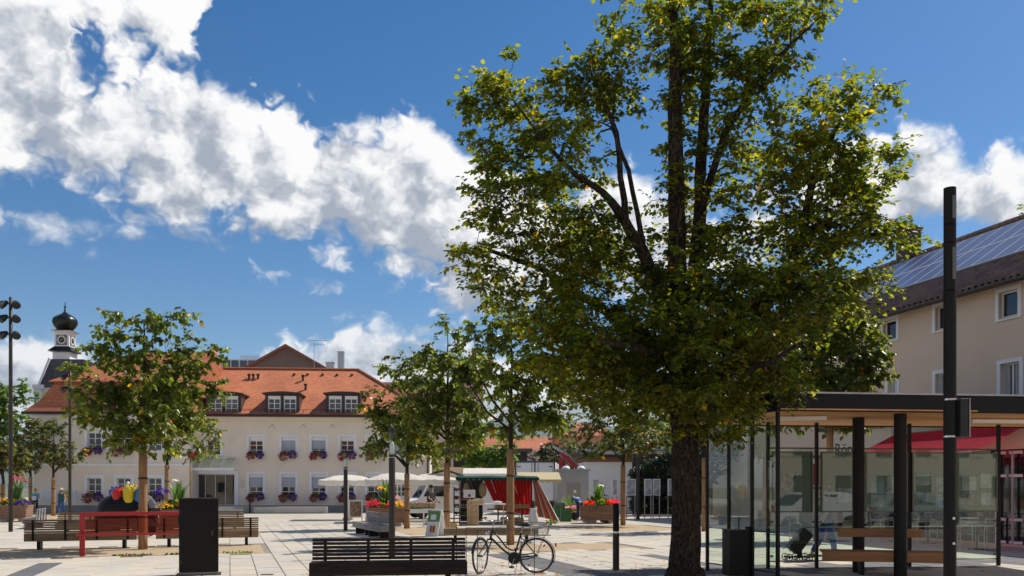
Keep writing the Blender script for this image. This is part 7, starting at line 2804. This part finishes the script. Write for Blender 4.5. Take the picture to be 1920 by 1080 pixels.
MB().span(0.05, 0.2, -0.06, -0.051, 1.38, 1.53).build('sign_plate', M['white'], kk)
for x in (-0.35, 0.55):
    MB().sphere((x, 0.6, kz + 0.1), 0.26, 16, 8, (1, 1, 0.7)).build('roof_dome', M['white'], kk, smooth=True)
# red loader crane
lc = thing('loader_crane', 'red folding loader crane arm rising behind the kiosk', 'crane', at(1052, HY, 57) * Vector((1, 1, 0)))
ck = 57 / FPX
q1, q2, q3 = Vector((0, 0, 1.0)), Vector((0, 0, EYE + (HY - 848) * ck)), Vector(((1090 - 1052) * ck, 0, EYE + (HY - 884) * ck))
M['cranered'] = pm('crane_red', (0.36, 0.02, 0.025), 0.4, 0.15, 4)
MB().beam(Vector((0, 0, 0)), q2 - Vector((0, 0, 0.4)), 0.3, 0.3).build('mast', M['cranered'], lc)
MB().beam(q2 + Vector((0, 0, -0.1)), q3, 0.24, 0.28).build('boom', M['cranered'], lc)
MB().beam(q2 + Vector((0.2, -0.1, 0.12)), q3 + Vector((-0.1, -0.1, 0.28)), 0.1, 0.1).build('cylinder', M['chrome'], lc)
MB().beam(q2 + Vector((-0.55, 0, 0.42)), q2 + Vector((0.5, 0, -0.2)), 0.14, 0.16).build('jib', M['steel'], lc)
MB().box((q3.x - 0.2, 0.1, q3.z - 0.1), (0.5, 0.4, 0.3)).build('joint', M['cranered'], lc)
MB().box((0, 0, 0.5), (2.0, 2.4, 1.0)).build('base', M['darksteel'], lc)

# ================================================================== DISPLAY CASES, IVY WALL
for i, (p0, p1, lab) in enumerate(((1110, 1124, 'first display case from the left, above the flower planter'), (1147, 1158, 'display case just left of the olive tree trunk'), (1174, 1192, 'display case right of the olive tree trunk'), (1208, 1222, 'display case left of the pair beside the lime trunk'),
                                   (1224, 1238, 'display case right of the pair beside the lime trunk'), (1252, 1262, 'display case cut off by the lime trunk'))):
    Y = 46
    k = Y / FPX
    w = (p1 - p0) * k
    t = thing('display_case', 'white ' + lab, 'display case', (((p0 + p1) / 2 - CX) * k, Y, 0), R(3), 'display cases on posts')
    z0, z1 = EYE + (HY - 929) * k, EYE + (HY - 898) * k
    MB().box((0, 0, (z0 + z1) / 2), (w, 0.08, z1 - z0)).build('case', M['trim'], t)
    MB().box((0, -0.043, (z0 + z1) / 2), (w - 0.1, 0.006, z1 - z0 - 0.1)).build('pane', pm('pale_poster_glass', (0.40, 0.42, 0.42), 0.15, 0.4, 5), t)
    for s in (-1, 1):
        MB().box((s * (w / 2 - 0.03), 0.06, z1 / 2), (0.045, 0.045, z1)).build('post', M['steel'], t)
iv = thing('ivy_hedge', 'dark ivy covered pergola wall behind the display cases', 'hedge', at(1240, HY, 52) * Vector((1, 1, 0)))
ik = 52 / FPX
MB().span((1188 - 1240) * ik, (1360 - 1240) * ik, 0.4, 0.7, 0, EYE + (HY - 850) * ik).build('pergola_wall', M['brownwood'], iv)
g8 = np.random.RandomState(8)
n = 5200
xs_ = g8.uniform((1180 - 1240) * ik, (1365 - 1240) * ik, n)
top = EYE + (HY - (880 - 45 * np.clip((xs_ / ik + 60) / 90, 0, 1))) * ik
zs_ = g8.uniform(0.02, 1, n) ** 0.8 * top
ys_ = g8.uniform(-0.35, 0.45, n) - 0.4 * (zs_ / 5)
leaves_object('ivy_leaves', np.stack([xs_, ys_, zs_], 1), g8.normal(size=(n, 3)) + np.array([0, -0.6, -0.6]), np.array([0, -0.6, 0.8]) + g8.normal(size=(n, 3)) * 0.5, 0.2 * g8.uniform(0.6, 1.3, n), M['leaf_ivy'], iv, 8)
gl = thing('grey_lamp_post', 'plain grey lamp post in front of the ivy wall', 'lamp post', gp(1196, 974))
MB().lathe([(0.08, 0), (0.075, 3.6), (0.0, 3.62)], 14).build('column', M['lampgrey'], gl, autosmooth=True)
MB().lathe([(0.1, 0), (0.1, 0.12)], 14).build('base_ring', M['lampgrey'], gl, autosmooth=True)
grs = thing('ornamental_grass', 'feathery ornamental grass in tubs before the metal kiosk', 'plant', at(1070, HY, 45.5) * Vector((1, 1, 0)))
blades('grass_blades', grs, (0, 0, 0.3), 60, 1.1, 0.035, M['leaf_far'], 95, 0.7)
MB().lathe([(0.25, 0), (0.3, 0.35)], 14).build('tub', M['black'], grs)
fpk = thing('cut_flowers', 'buckets of pale pink cut flowers beside the stooping person', 'flowers', at(1072, HY, 43.5) * Vector((1, 1, 0)))
leaf_lump('blossoms', fpk, (0, 0, 0.6), 0.36, 120, 0.09, M['fl_pink'], 96, 0.4)
leaf_lump('stems', fpk, (0, 0, 0.42), 0.3, 60, 0.14, M['leaf_young'], 97, 0.5)
for x in (-0.18, 0.18):
    MB().lathe([(0.13, 0), (0.17, 0.38)], 12, (x, 0, 0)).build('bucket', M['black'], fpk)

# ================================================================== BLACK CART WITH TOY JUGS
ct = thing('covered_cart', 'black tarpaulin covered cart heaped with coloured jugs behind the benches', 'cart', at(237, HY, 28.6) * Vector((1, 1, 0)), R(6))
vs, fs = [], []
N1, N2 = 20, 7
for j in range(N2 + 1):
    t = j / N2
    for i in range(N1):
        a = 2 * PI * i / N1
        r = math.cos(t * PI / 2) ** 0.55 * (1 + 0.035 * math.cos(a * 8))
        vs.append((1.0 * r * math.cos(a), 0.6 * r * math.sin(a), 0.62 + 0.82 * math.sin(t * PI / 2)))
for j in range(N2):
    for i in range(N1):
        fs.append((j * N1 + i, j * N1 + (i + 1) % N1, (j + 1) * N1 + (i + 1) % N1, (j + 1) * N1 + i))
MB().add(vs, fs).build('tarpaulin', pm('black_tarpaulin', (0.009, 0.008, 0.008), 0.5, 0.3, 3, bump=0.4, bscale=8, spec=0.2), ct, smooth=True)
MB().box((0, 0, 0.5), (1.7, 0.95, 0.25)).build('bed', M['brownwood'], ct)
for (x, y) in ((-0.6, -0.45), (0.6, -0.45), (-0.6, 0.45), (0.6, 0.45)):
    w = MB().lathe([(0.0, -0.03), (0.24, -0.03), (0.25, 0), (0.24, 0.03), (0.0, 0.03)], 18, (x, y, 0.25), 'Y')
    w.build('cart_wheel', M['black'], ct)


def jug(px, py_b, py_t, col, cap, label, y, tilt, seed):
    k = 28.6 / FPX
    H = (py_b - py_t) * k
    t = thing('toy_jug', label, 'jug', ((px - CX) * k * (1 + y / 28.6), 28.6 + y, EYE + (HY - py_b) * k), 0, 'coloured jugs on the cart')
    t.rotation_euler = (0, R(tilt), 0)
    m = pm('jug_%s' % seed, col, 0.3, 0.05, 4)
    r = H * (0.25 if seed == 'b' else 0.34)
    MB().lathe([(0.0, 0), (r * 0.8, 0.0), (r * 0.98, H * 0.07), (r, H * 0.2), (r * 0.93, H * 0.45), (r, H * 0.6), (r * 0.9, H * 0.74), (r * 0.4, H * 0.84), (r * 0.28, H * 0.87)], 18).build('body', m, t, smooth=True)
    MB().lathe([(r * 0.3, H * 0.86), (r * 0.3, H * 0.95), (r * 0.12, H * 1.0), (0.0, H * 1.0)], 12).build('cap', pm('jugcap_%s' % seed, cap, 0.35), t, smooth=True)
    MB().tube([(r * 0.3, -r * 0.2, H * 0.84), (r * 0.95, -r * 0.3, H * 0.88), (r * 1.1, -r * 0.3, H * 0.6)], H * 0.03, 6).build('handle', m, t, smooth=True)
    MB().lathe([(r * 0.4, -0.01), (r * 0.4, 0.004), (0.0, 0.004)], 12, (0, -r * 0.97, H * 0.28), 'Y').build('emblem', m, t)


jug(223.5, 943, 910, (0.55, 0.012, 0.012), (0.03, 0.12, 0.40), 'red jug with blue cap at the left of the cart', -0.25, -8, 'a')
jug(242, 944, 903, (0.65, 0.48, 0.02), (0.7, 0.7, 0.68), 'yellow jug with white cap in the middle of the cart', -0.3, -3, 'b')
jug(262, 941, 909, (0.015, 0.14, 0.36), (0.015, 0.12, 0.30), 'blue jug leaning against the wrapped tree trunk side', -0.2, 6, 'c')
jug(251, 936, 909, (0.60, 0.42, 0.03), (0.6, 0.4, 0.03), 'second yellow jug behind the blue and yellow ones', 0.15, 8, 'd')
jug(216, 938, 911, (0.02, 0.12, 0.38), (0.02, 0.1, 0.3), 'blue jug half hidden behind the red one', 0.12, -12, 'e')


# ================================================================== PEOPLE
SKIN = pm('skin', (0.48, 0.27, 0.18), 0.55, 0.06, 6)


def skin_mesh(name, joints, edges, radii, mat, parent, root, sub=2):
    me = bpy.data.meshes.new(name)
    names = list(joints)
    me.from_pydata([tuple(joints[n]) for n in names], [(names.index(a), names.index(b)) for a, b in edges], [])
    o = bpy.data.objects.new(name, me)
    C.objects.link(o)
    md = o.modifiers.new('skin', 'SKIN')
    md.use_smooth_shade = True
    for n, v in zip(names, me.skin_vertices[0].data):
        r = radii[n]
        v.radius = r if isinstance(r, tuple) else (r, r)
        v.use_root = (n == root)
    sm_ = o.modifiers.new('sub', 'SUBSURF')
    sm_.levels = sm_.render_levels = sub
    dg = bpy.context.evaluated_depsgraph_get()
    me2 = bpy.data.meshes.new_from_object(o.evaluated_get(dg))
    me2.name = name
    bpy.data.objects.remove(o)
    bpy.data.meshes.remove(me)
    me2.materials.clear()
    me2.materials.append(mat)
    me2.polygons.foreach_set('use_smooth', [True] * len(me2.polygons))
    o2 = bpy.data.objects.new(name, me2)
    C.objects.link(o2)
    o2.parent = parent
    return o2


def person(label, loc, yaw, H, shirt, trousers, hair, pose, sleeve=0.45, shoe=(0.03, 0.03, 0.03), hat=None):
    """joints for a figure facing local -y; pose overrides joints, in units of a 1.75 m figure"""
    t = thing('person', label, 'person', loc, R(yaw))
    s = H / 1.75
    t.scale = (s, s, s)
    J = dict(pelvis=(0, 0, 0.95), waist=(0, 0, 1.08), chest=(0, 0, 1.30), neck=(0, 0, 1.46), headb=(0, -0.02, 1.56), head=(0, -0.03, 1.66),
             hipl=(-0.10, 0, 0.90), kneel=(-0.11, -0.02, 0.50), ankl=(-0.11, 0.02, 0.09), toel=(-0.12, -0.13, 0.04),
             hipr=(0.10, 0, 0.90), kneer=(0.11, -0.02, 0.50), ankr=(0.11, 0.02, 0.09), toer=(0.12, -0.13, 0.04),
             shl=(-0.19, 0, 1.41), ell=(-0.25, 0.03, 1.13), wrl=(-0.27, -0.05, 0.88), shr=(0.19, 0, 1.41), elr=(0.25, 0.03, 1.13), wrr=(0.27, -0.05, 0.88))
    J.update(pose)
    J = {k: Vector(v) for k, v in J.items()}
    Rr = dict(pelvis=(0.15, 0.11), waist=(0.135, 0.10), chest=(0.155, 0.11), neck=0.055, headb=0.075, head=(0.085, 0.10), hipl=0.09, kneel=0.058, ankl=0.042, toel=0.04, hipr=0.09, kneer=0.058, ankr=0.042, toer=0.04,
              shl=0.062, ell=0.043, wrl=0.03, shr=0.062, elr=0.043, wrr=0.03)
    E = [('pelvis', 'waist'), ('waist', 'chest'), ('chest', 'neck'), ('neck', 'headb'), ('headb', 'head'), ('pelvis', 'hipl'), ('hipl', 'kneel'), ('kneel', 'ankl'), ('ankl', 'toel'), ('pelvis', 'hipr'), ('hipr', 'kneer'),
         ('kneer', 'ankr'), ('ankr', 'toer'), ('chest', 'shl'), ('shl', 'ell'), ('ell', 'wrl'), ('chest', 'shr'), ('shr', 'elr'), ('elr', 'wrr')]
    body = skin_mesh('body', J, E, Rr, SKIN, t, 'pelvis', 2)
    # hands: palm, four fingers and a thumb, and a face, merged into the body mesh
    hm = MB()
    for w, e in (('wrl', 'ell'), ('wrr', 'elr')):
        d = (J[w] - J[e]).normalized()
        sd_ = d.cross(Vector((1, 0, 0))).normalized()
        n_ = sd_.cross(d)
        pc = J[w] + d * 0.045
        hm.tube([J[w] - d * 0.01, pc, J[w] + d * 0.09], [0.026, 0.036, 0.03], 8)
        for k in range(4):
            b = J[w] + d * 0.085 + sd_ * (0.024 - 0.016 * k)
            ln = (0.065, 0.075, 0.07, 0.055)[k]
            hm.tube([b, b + d * ln * 0.55 + n_ * 0.006, b + d * ln * 0.95 + n_ * 0.025], [0.009, 0.0085, 0.007], 6)
        b = J[w] + d * 0.03 + sd_ * 0.03
        hm.tube([b, b + sd_ * 0.025 + d * 0.025, b + sd_ * 0.03 + d * 0.06], [0.011, 0.01, 0.008], 6)
    fd = (J['head'] - J['headb'])
    hd = J['head'] + Vector((0, 0, 0.02))
    face = pose.get('_face', None)
    fv = Vector((0, -1, 0)) if fd.z > 0.05 else Vector((0, -0.6, -0.8))
    hm.tube([hd + fv * 0.085 + Vector((0, 0, 0.01)), hd + fv * 0.118 - Vector((0, 0, 0.03))], [0.012, 0.018], 6)
    for s_ in (-1, 1):
        hm.sphere(hd + Vector((s_ * 0.088, 0.0, -0.01)), 0.028, 8, 5, (0.4, 0.8, 1.2))
    tmp = hm.mesh('tmp', True)
    bm = bmesh.new()
    bm.from_mesh(body.data)
    bm.from_mesh(tmp)
    bm.to_mesh(body.data)
    bm.free()
    ey = MB()
    for s_ in (-1, 1):
        ey.sphere(hd + fv * 0.093 + Vector((s_ * 0.035, 0, 0.012)), 0.011, 6, 4)
    ey.build('eyes', M['black'], t, smooth=True)
    mth = MB().box(hd + fv * 0.1 - Vector((0, 0, 0.065)), (0.045, 0.012, 0.01))
    mth.build('mouth', pm('lips', (0.3, 0.1, 0.09), 0.5), t)
    sm_ = pm('shirt_%s' % label[:14], shirt, 0.85, 0.12, 6, bump=0.3, bscale=18)
    tm = pm('trousers_%s' % label[:14], trousers, 0.85, 0.15, 6, bump=0.3, bscale=18)
    JS = {k: J[k] for k in ('pelvis', 'waist', 'chest', 'neck', 'shl', 'shr')}
    JS['neck'] = J['chest'].lerp(J['neck'], 0.62)
    JS['hem'] = J['pelvis'] - Vector((0, 0, 0.05))
    ES = [('hem', 'pelvis'), ('pelvis', 'waist'), ('waist', 'chest'), ('chest', 'neck'), ('chest', 'shl'), ('chest', 'shr')]
    RS = dict(hem=(0.175, 0.13), pelvis=(0.175, 0.13), waist=(0.158, 0.12), chest=(0.172, 0.128), neck=0.075, shl=0.08, shr=0.08)
    if sleeve > 0:
        for a, b in (('shl', 'ell'), ('shr', 'elr')):
            JS[b] = J[a].lerp(J[b], min(1, sleeve * 1.4))
            ES.append((a, b))
            RS[b] = 0.066
    skin_mesh('shirt', JS, ES, RS, sm_, t, 'pelvis', 2)
    JT = {k: J[k] for k in ('pelvis', 'hipl', 'kneel', 'hipr', 'kneer')}
    JT['ankl'] = J['kneel'].lerp(J['ankl'], 0.93)
    JT['ankr'] = J['kneer'].lerp(J['ankr'], 0.93)
    skin_mesh('trousers', JT, [('pelvis', 'hipl'), ('hipl', 'kneel'), ('kneel', 'ankl'), ('pelvis', 'hipr'), ('hipr', 'kneer'), ('kneer', 'ankr')],
              dict(pelvis=(0.165, 0.125), hipl=0.108, hipr=0.108, kneel=0.076, kneer=0.076, ankl=0.066, ankr=0.066), tm, t, 'pelvis', 2)
    for a, b in (('ankl', 'toel'), ('ankr', 'toer')):
        d = (J[b] - J[a])
        d.z = 0
        d = d.normalized() if d.length > 0 else Vector((0, -1, 0))
        base = Vector((J[a].x, J[a].y, max(0.0, J[a].z - 0.09)))
        MB().tube([base - d * 0.06 + Vector((0, 0, 0.045)), base + d * 0.04 + Vector((0, 0, 0.05)), base + d * 0.14 + Vector((0, 0, 0.037)), base + d * 0.2 + Vector((0, 0, 0.03))], [0.04, 0.05, 0.045, 0.025], 10).build('shoe', pm('shoe_%s' % label[:10], shoe, 0.5), t, smooth=True)
    hr = MB().sphere(hd - fv * 0.02 + Vector((0, 0, 0.035)), 0.112, 14, 8, (0.93, 1.05, 0.95))
    hr.build('hair', pm('hair_%s' % label[:10], hair, 0.6, 0.2, 30), t, smooth=True)
    if hat:
        h_ = MB().lathe([(0.2, 0.0), (0.19, 0.015), (0.11, 0.03), (0.1, 0.1), (0.06, 0.125), (0, 0.13)], 18, tuple(hd + Vector((0, 0, 0.055))))
        h_.build('hat', pm('hat_%s' % label[:10], hat, 0.9), t, smooth=True)
    return t


WALK = dict(kneel=(-0.10, -0.16, 0.52), ankl=(-0.10, -0.2, 0.10), toel=(-0.11, -0.35, 0.06), kneer=(0.10, 0.05, 0.50), ankr=(0.10, 0.28, 0.14), toer=(0.11, 0.15, 0.04),
            ell=(-0.25, 0.1, 1.14), wrl=(-0.27, 0.06, 0.90), elr=(0.26, -0.02, 1.13), wrr=(0.27, -0.18, 0.93))
person('person in dark teal top and blue jeans with sun hat before the notice case', gp(115, 964.5), 10, 1.56, (0.02, 0.10, 0.10), (0.03, 0.09, 0.30), (0.35, 0.22, 0.1), WALK, 0.1, (0.4, 0.35, 0.25), hat=(0.55, 0.45, 0.3))
person('person in turquoise top and black trousers holding a sheet at the left', gp(66, 963.5), 25, 1.58, (0.10, 0.33, 0.38), (0.015, 0.015, 0.02), (0.05, 0.03, 0.02),
       dict(ell=(-0.24, -0.05, 1.12), wrl=(-0.1, -0.28, 1.10), elr=(0.24, -0.05, 1.12), wrr=(0.1, -0.28, 1.08)), 0.5)
ppr = MB().box((0, 0, 0), (0.22, 0.012, 0.3))
o = ppr.build('paper_sheet', M['white'])
_p = gp(66, 963.5)
o.location = (_p.x + 0.1, _p.y - 0.3, 1.0)
o.rotation_euler = (R(-35), 0, R(25))
tag(o, 'white sheet held by the person in turquoise', 'paper')
LEAN = dict(waist=(0, -0.06, 1.07), chest=(0, -0.16, 1.27), neck=(0, -0.25, 1.40), headb=(0, -0.31, 1.47), head=(0, -0.36, 1.55), shl=(-0.19, -0.2, 1.37), shr=(0.19, -0.2, 1.37),
            ell=(-0.24, -0.33, 1.10), wrl=(-0.2, -0.5, 0.92), elr=(0.24, -0.33, 1.10), wrr=(0.2, -0.5, 0.92))
LEAN.update({k: WALK[k] for k in ('kneel', 'ankl', 'toel', 'kneer', 'ankr', 'toer')})
person('person in grey shirt leaning over behind the wrapped tree by the cart', at(289, HY, 28.6) * Vector((1, 1, 0)), -60, 1.72, (0.22, 0.24, 0.28), (0.03, 0.025, 0.03), (0.03, 0.02, 0.015), LEAN, 0.5)
person('vendor in dark grey shirt standing behind the crates under the parasol', at(808, HY, 41.2) * Vector((1, 1, 0)), 55, 1.76, (0.03, 0.034, 0.042), (0.02, 0.02, 0.025), (0.015, 0.012, 0.01),
       dict(ell=(-0.25, -0.1, 1.15), wrl=(-0.2, -0.3, 1.0), elr=(0.25, -0.1, 1.15), wrr=(0.18, -0.32, 1.0)), 0.5)
STOOP = dict(waist=(0, -0.12, 1.05), chest=(0, -0.32, 1.14), neck=(0, -0.46, 1.18), headb=(0, -0.54, 1.16), head=(0, -0.61, 1.13), shl=(-0.19, -0.38, 1.18), shr=(0.19, -0.38, 1.18),
             ell=(-0.24, -0.42, 0.92), wrl=(-0.2, -0.52, 0.70), elr=(0.24, -0.42, 0.92), wrr=(0.2, -0.52, 0.70))
person('person in blue top and dark jeans stooping beside the wooden planter', at(1087, HY, 43) * Vector((1, 1, 0)), -150, 1.68, (0.06, 0.14, 0.38), (0.02, 0.03, 0.07), (0.02, 0.015, 0.012), STOOP, 0.6, (0.5, 0.5, 0.5))
PUSH = dict(WALK)
PUSH.update(ell=(-0.26, 0.05, 1.13), wrl=(-0.22, 0.2, 0.95), elr=(0.25, -0.1, 1.13), wrr=(0.24, -0.15, 0.9))
pj = Vector((7.18, 19.6, 0))
person('person in dark top and blue jeans walking behind the shelter glass', pj, 95, 1.70, (0.02, 0.02, 0.025), (0.06, 0.13, 0.22), (0.1, 0.06, 0.03), PUSH, 0.3)
tro = thing('shopping_trolley', 'black shopping trolley bag with small wheels behind the shelter glass', 'trolley', (6.52, 19.35, 0), R(0))
bag_ = MB()
m_t = Matrix.Rotation(R(38), 3, 'Y')
bag_.box(Vector((0.0, 0, 0.45)), (0.30, 0.3, 0.58), m=m_t)
bag_.build('bag', pm('black_nylon', (0.014, 0.013, 0.014), 0.6, 0.2, 5), tro, bevel=0.05)
MB().beam((-0.16, 0, 0.2), (0.62, 0, 1.0), 0.02, 0.02).beam((-0.16, 0.2, 0.2), (0.62, 0.2, 1.0), 0.02, 0.02).build('handle_frame', M['steel'], tro)
MB().tube([(-0.42, -0.12, 0.28), (-0.1, -0.12, 0.42)], 0.012, 6).build('foot_bar', M['steel'], tro)
MB().beam((-0.26, 0, 0.09), (0.16, 0, 0.09), 0.26, 0.02).beam((0.0, 0, 0.08), (0.0, 0, 0.25), 0.1, 0.06).build('axle_frame', M['black'], tro)
for x in (-0.28, -0.05, 0.17):
    for y in (-0.15, 0.15):
        wv_ = MB()
        wv_.tube([(x + 0.075 * math.cos(2 * PI * k / 16), y, 0.085 + 0.075 * math.sin(2 * PI * k / 16)) for k in range(16)], 0.011, 6, closed=True)
        wv_.tube([(x, y - 0.02, 0.085), (x, y + 0.02, 0.085)], 0.025, 8)
        wv_.box((x, y, 0.085), (0.14, 0.008, 0.015)).box((x, y, 0.085), (0.015, 0.008, 0.14))
        wv_.build('small_wheel', M['black'], tro)


# ================================================================== CAFE FURNITURE behind the shelter
def cafe_chair(loc, yaw, label):
    t = thing('cafe_chair', label, 'chair', loc, R(yaw), 'metal cafe chairs')
    for (x, y) in ((-0.22, -0.22), (0.22, -0.22)):
        MB().tube([(x, y, 0), (x, y, 0.66), (x, y + 0.1, 0.68)], 0.014, 6).build('leg', M['steel'], t)
    for (x, y) in ((-0.22, 0.22), (0.22, 0.22)):
        MB().tube([(x, y + 0.03, 0), (x, y, 0.45), (x, y + 0.07, 0.88)], 0.014, 6).build('leg', M['steel'], t)
    for x in (-0.22, 0.22):
        MB().tube([(x, -0.22, 0.67), (x, 0.25, 0.68)], 0.016, 6).build('armrest', M['steel'], t)
    MB().box((0, 0, 0.45), (0.46, 0.44, 0.025)).build('seat', M['darksteel'], t)
    for k in range(3):
        MB().beam((-0.22, 0.245 + 0.015 * k, 0.66 + 0.09 * k), (0.22, 0.245 + 0.015 * k, 0.66 + 0.09 * k), 0.012, 0.05).build('back_slat', M['steel'], t)
    return t


def cafe_table(loc, label):
    t = thing('cafe_table', label, 'table', loc, 0, 'cafe tables')
    MB().lathe([(0.4, 0.71), (0.4, 0.74), (0, 0.741)], 24).build('table_top', M['steel'], t, autosmooth=True)
    MB().lathe([(0.03, 0.02), (0.03, 0.71)], 10).build('stem', M['darksteel'], t)
    MB().lathe([(0.24, 0), (0.22, 0.02), (0, 0.025)], 18).build('foot', M['darksteel'], t)
    return t


for (px, Y, yaw, lab) in ((1503, 24.0, 20, 'metal cafe chair seen left of the walking person'), (1720, 24.5, 200, 'metal cafe chair seen right of the far shelter column'), (1758, 26.0, 20, 'metal cafe chair seen beside the tall lamp column'), (1815, 23.2, 160, 'metal cafe chair below the right notice board, nearer the lamp column'),
                          (1848, 22.6, 190, 'metal cafe chair below the right notice board, nearer the end post'), (1655, 26.0, 30, 'metal cafe chair seen between the shelter columns')):
    cafe_chair(at(px, HY, Y) * Vector((1, 1, 0)), yaw, lab)
for (px, Y, lab) in ((1740, 25.4, 'round metal cafe table left of the tall lamp column'), (1832, 23.0, 'round metal cafe table at the right end of the shelter'), (1680, 26.5, 'round metal cafe table behind the shelter columns'), (1385, 27.5, 'round pale cafe table behind the left glass wall')):
    cafe_table(at(px, HY, Y) * Vector((1, 1, 0)), lab)
rsg = thing('red_sign', 'small red and white sign between the two left notice boards', 'sign', at(1527, HY, 27) * Vector((1, 1, 0)))
MB().box((0, 0, 2.2), (0.3, 0.06, 0.9)).build('panel', M['red'], rsg)
MB().box((0, -0.033, 2.5), (0.22, 0.006, 0.16)).build('white_field', M['white'], rsg)
MB().box((0, 0.05, 1.0), (0.06, 0.04, 2.0)).build('post', M['steel'], rsg)

# ================================================================== FALLEN LEAVES
g7 = np.random.RandomState(77)
n = 420
xs_ = g7.normal(1.6, 2.6, n)
ys_ = 15.4 + g7.normal(0.6, 1.6, n)
keep = (ys_ > 12)
xs_, ys_ = xs_[keep], ys_[keep]
n = len(xs_)
fl_o = leaves_object('fallen_leaves', np.stack([xs_, ys_, np.full(n, 0.012)], 1), np.stack([g7.normal(size=n), g7.normal(size=n), g7.normal(size=n) * 0.08], 1), np.array([0, 0, 1.0]) + g7.normal(size=(n, 3)) * 0.15,
                     0.075 * g7.uniform(0.6, 1.2, n), leaf_mat('fallen_leaf', (0.30, 0.12, 0.03), (0.42, 0.22, 0.04), (0.20, 0.14, 0.04), autumn=0, trans=0.1), None, 7)
tag(fl_o, 'scattered yellow brown leaves lying on the paving near the lime tree', 'leaves', kind='stuff')
g6 = np.random.RandomState(6)
_a0, _a1, _b0, _b1 = BEDS[0]
n = 500
aa = g6.uniform(_a0 + 3, _a1 - 0.3, n)
bb = _b0 + np.abs(g6.normal(0, 0.22, n)) + 0.03
dens = np.sin(aa * 2.3) + np.sin(aa * 5.1 + 1) > -0.1
aa, bb = aa[dens], bb[dens]
n = len(aa)
gpos = np.stack([GU.x * aa + GV.x * bb, GU.y * aa + GV.y * bb, np.zeros(n)], 1)
gr_o = leaves_object('grass_tufts', gpos, np.stack([g6.normal(size=n) * 0.4, g6.normal(size=n) * 0.4, np.ones(n)], 1), g6.normal(size=(n, 3)), 0.05 * g6.uniform(0.5, 1.2, n), M['leaf_far'], None, 6)
tag(gr_o, 'low grass along the edge of the sandy bed under the red rail', 'grass', kind='stuff')

# ================================================================== AIR
hz = MB().box((0, 4400, 264), (17000, 14000, 532)).build('haze', None)
m, gg = new_mat('thin_summer_haze')
vol = gg.n('ShaderNodeVolumePrincipled', {'Color': (0.86, 0.92, 1.0, 1), 'Density': 0.00007})
gg.n('ShaderNodeOutputMaterial', {'Volume': vol.outputs[0]})
hz.data.materials.append(m)
hz['kind'] = 'stuff'
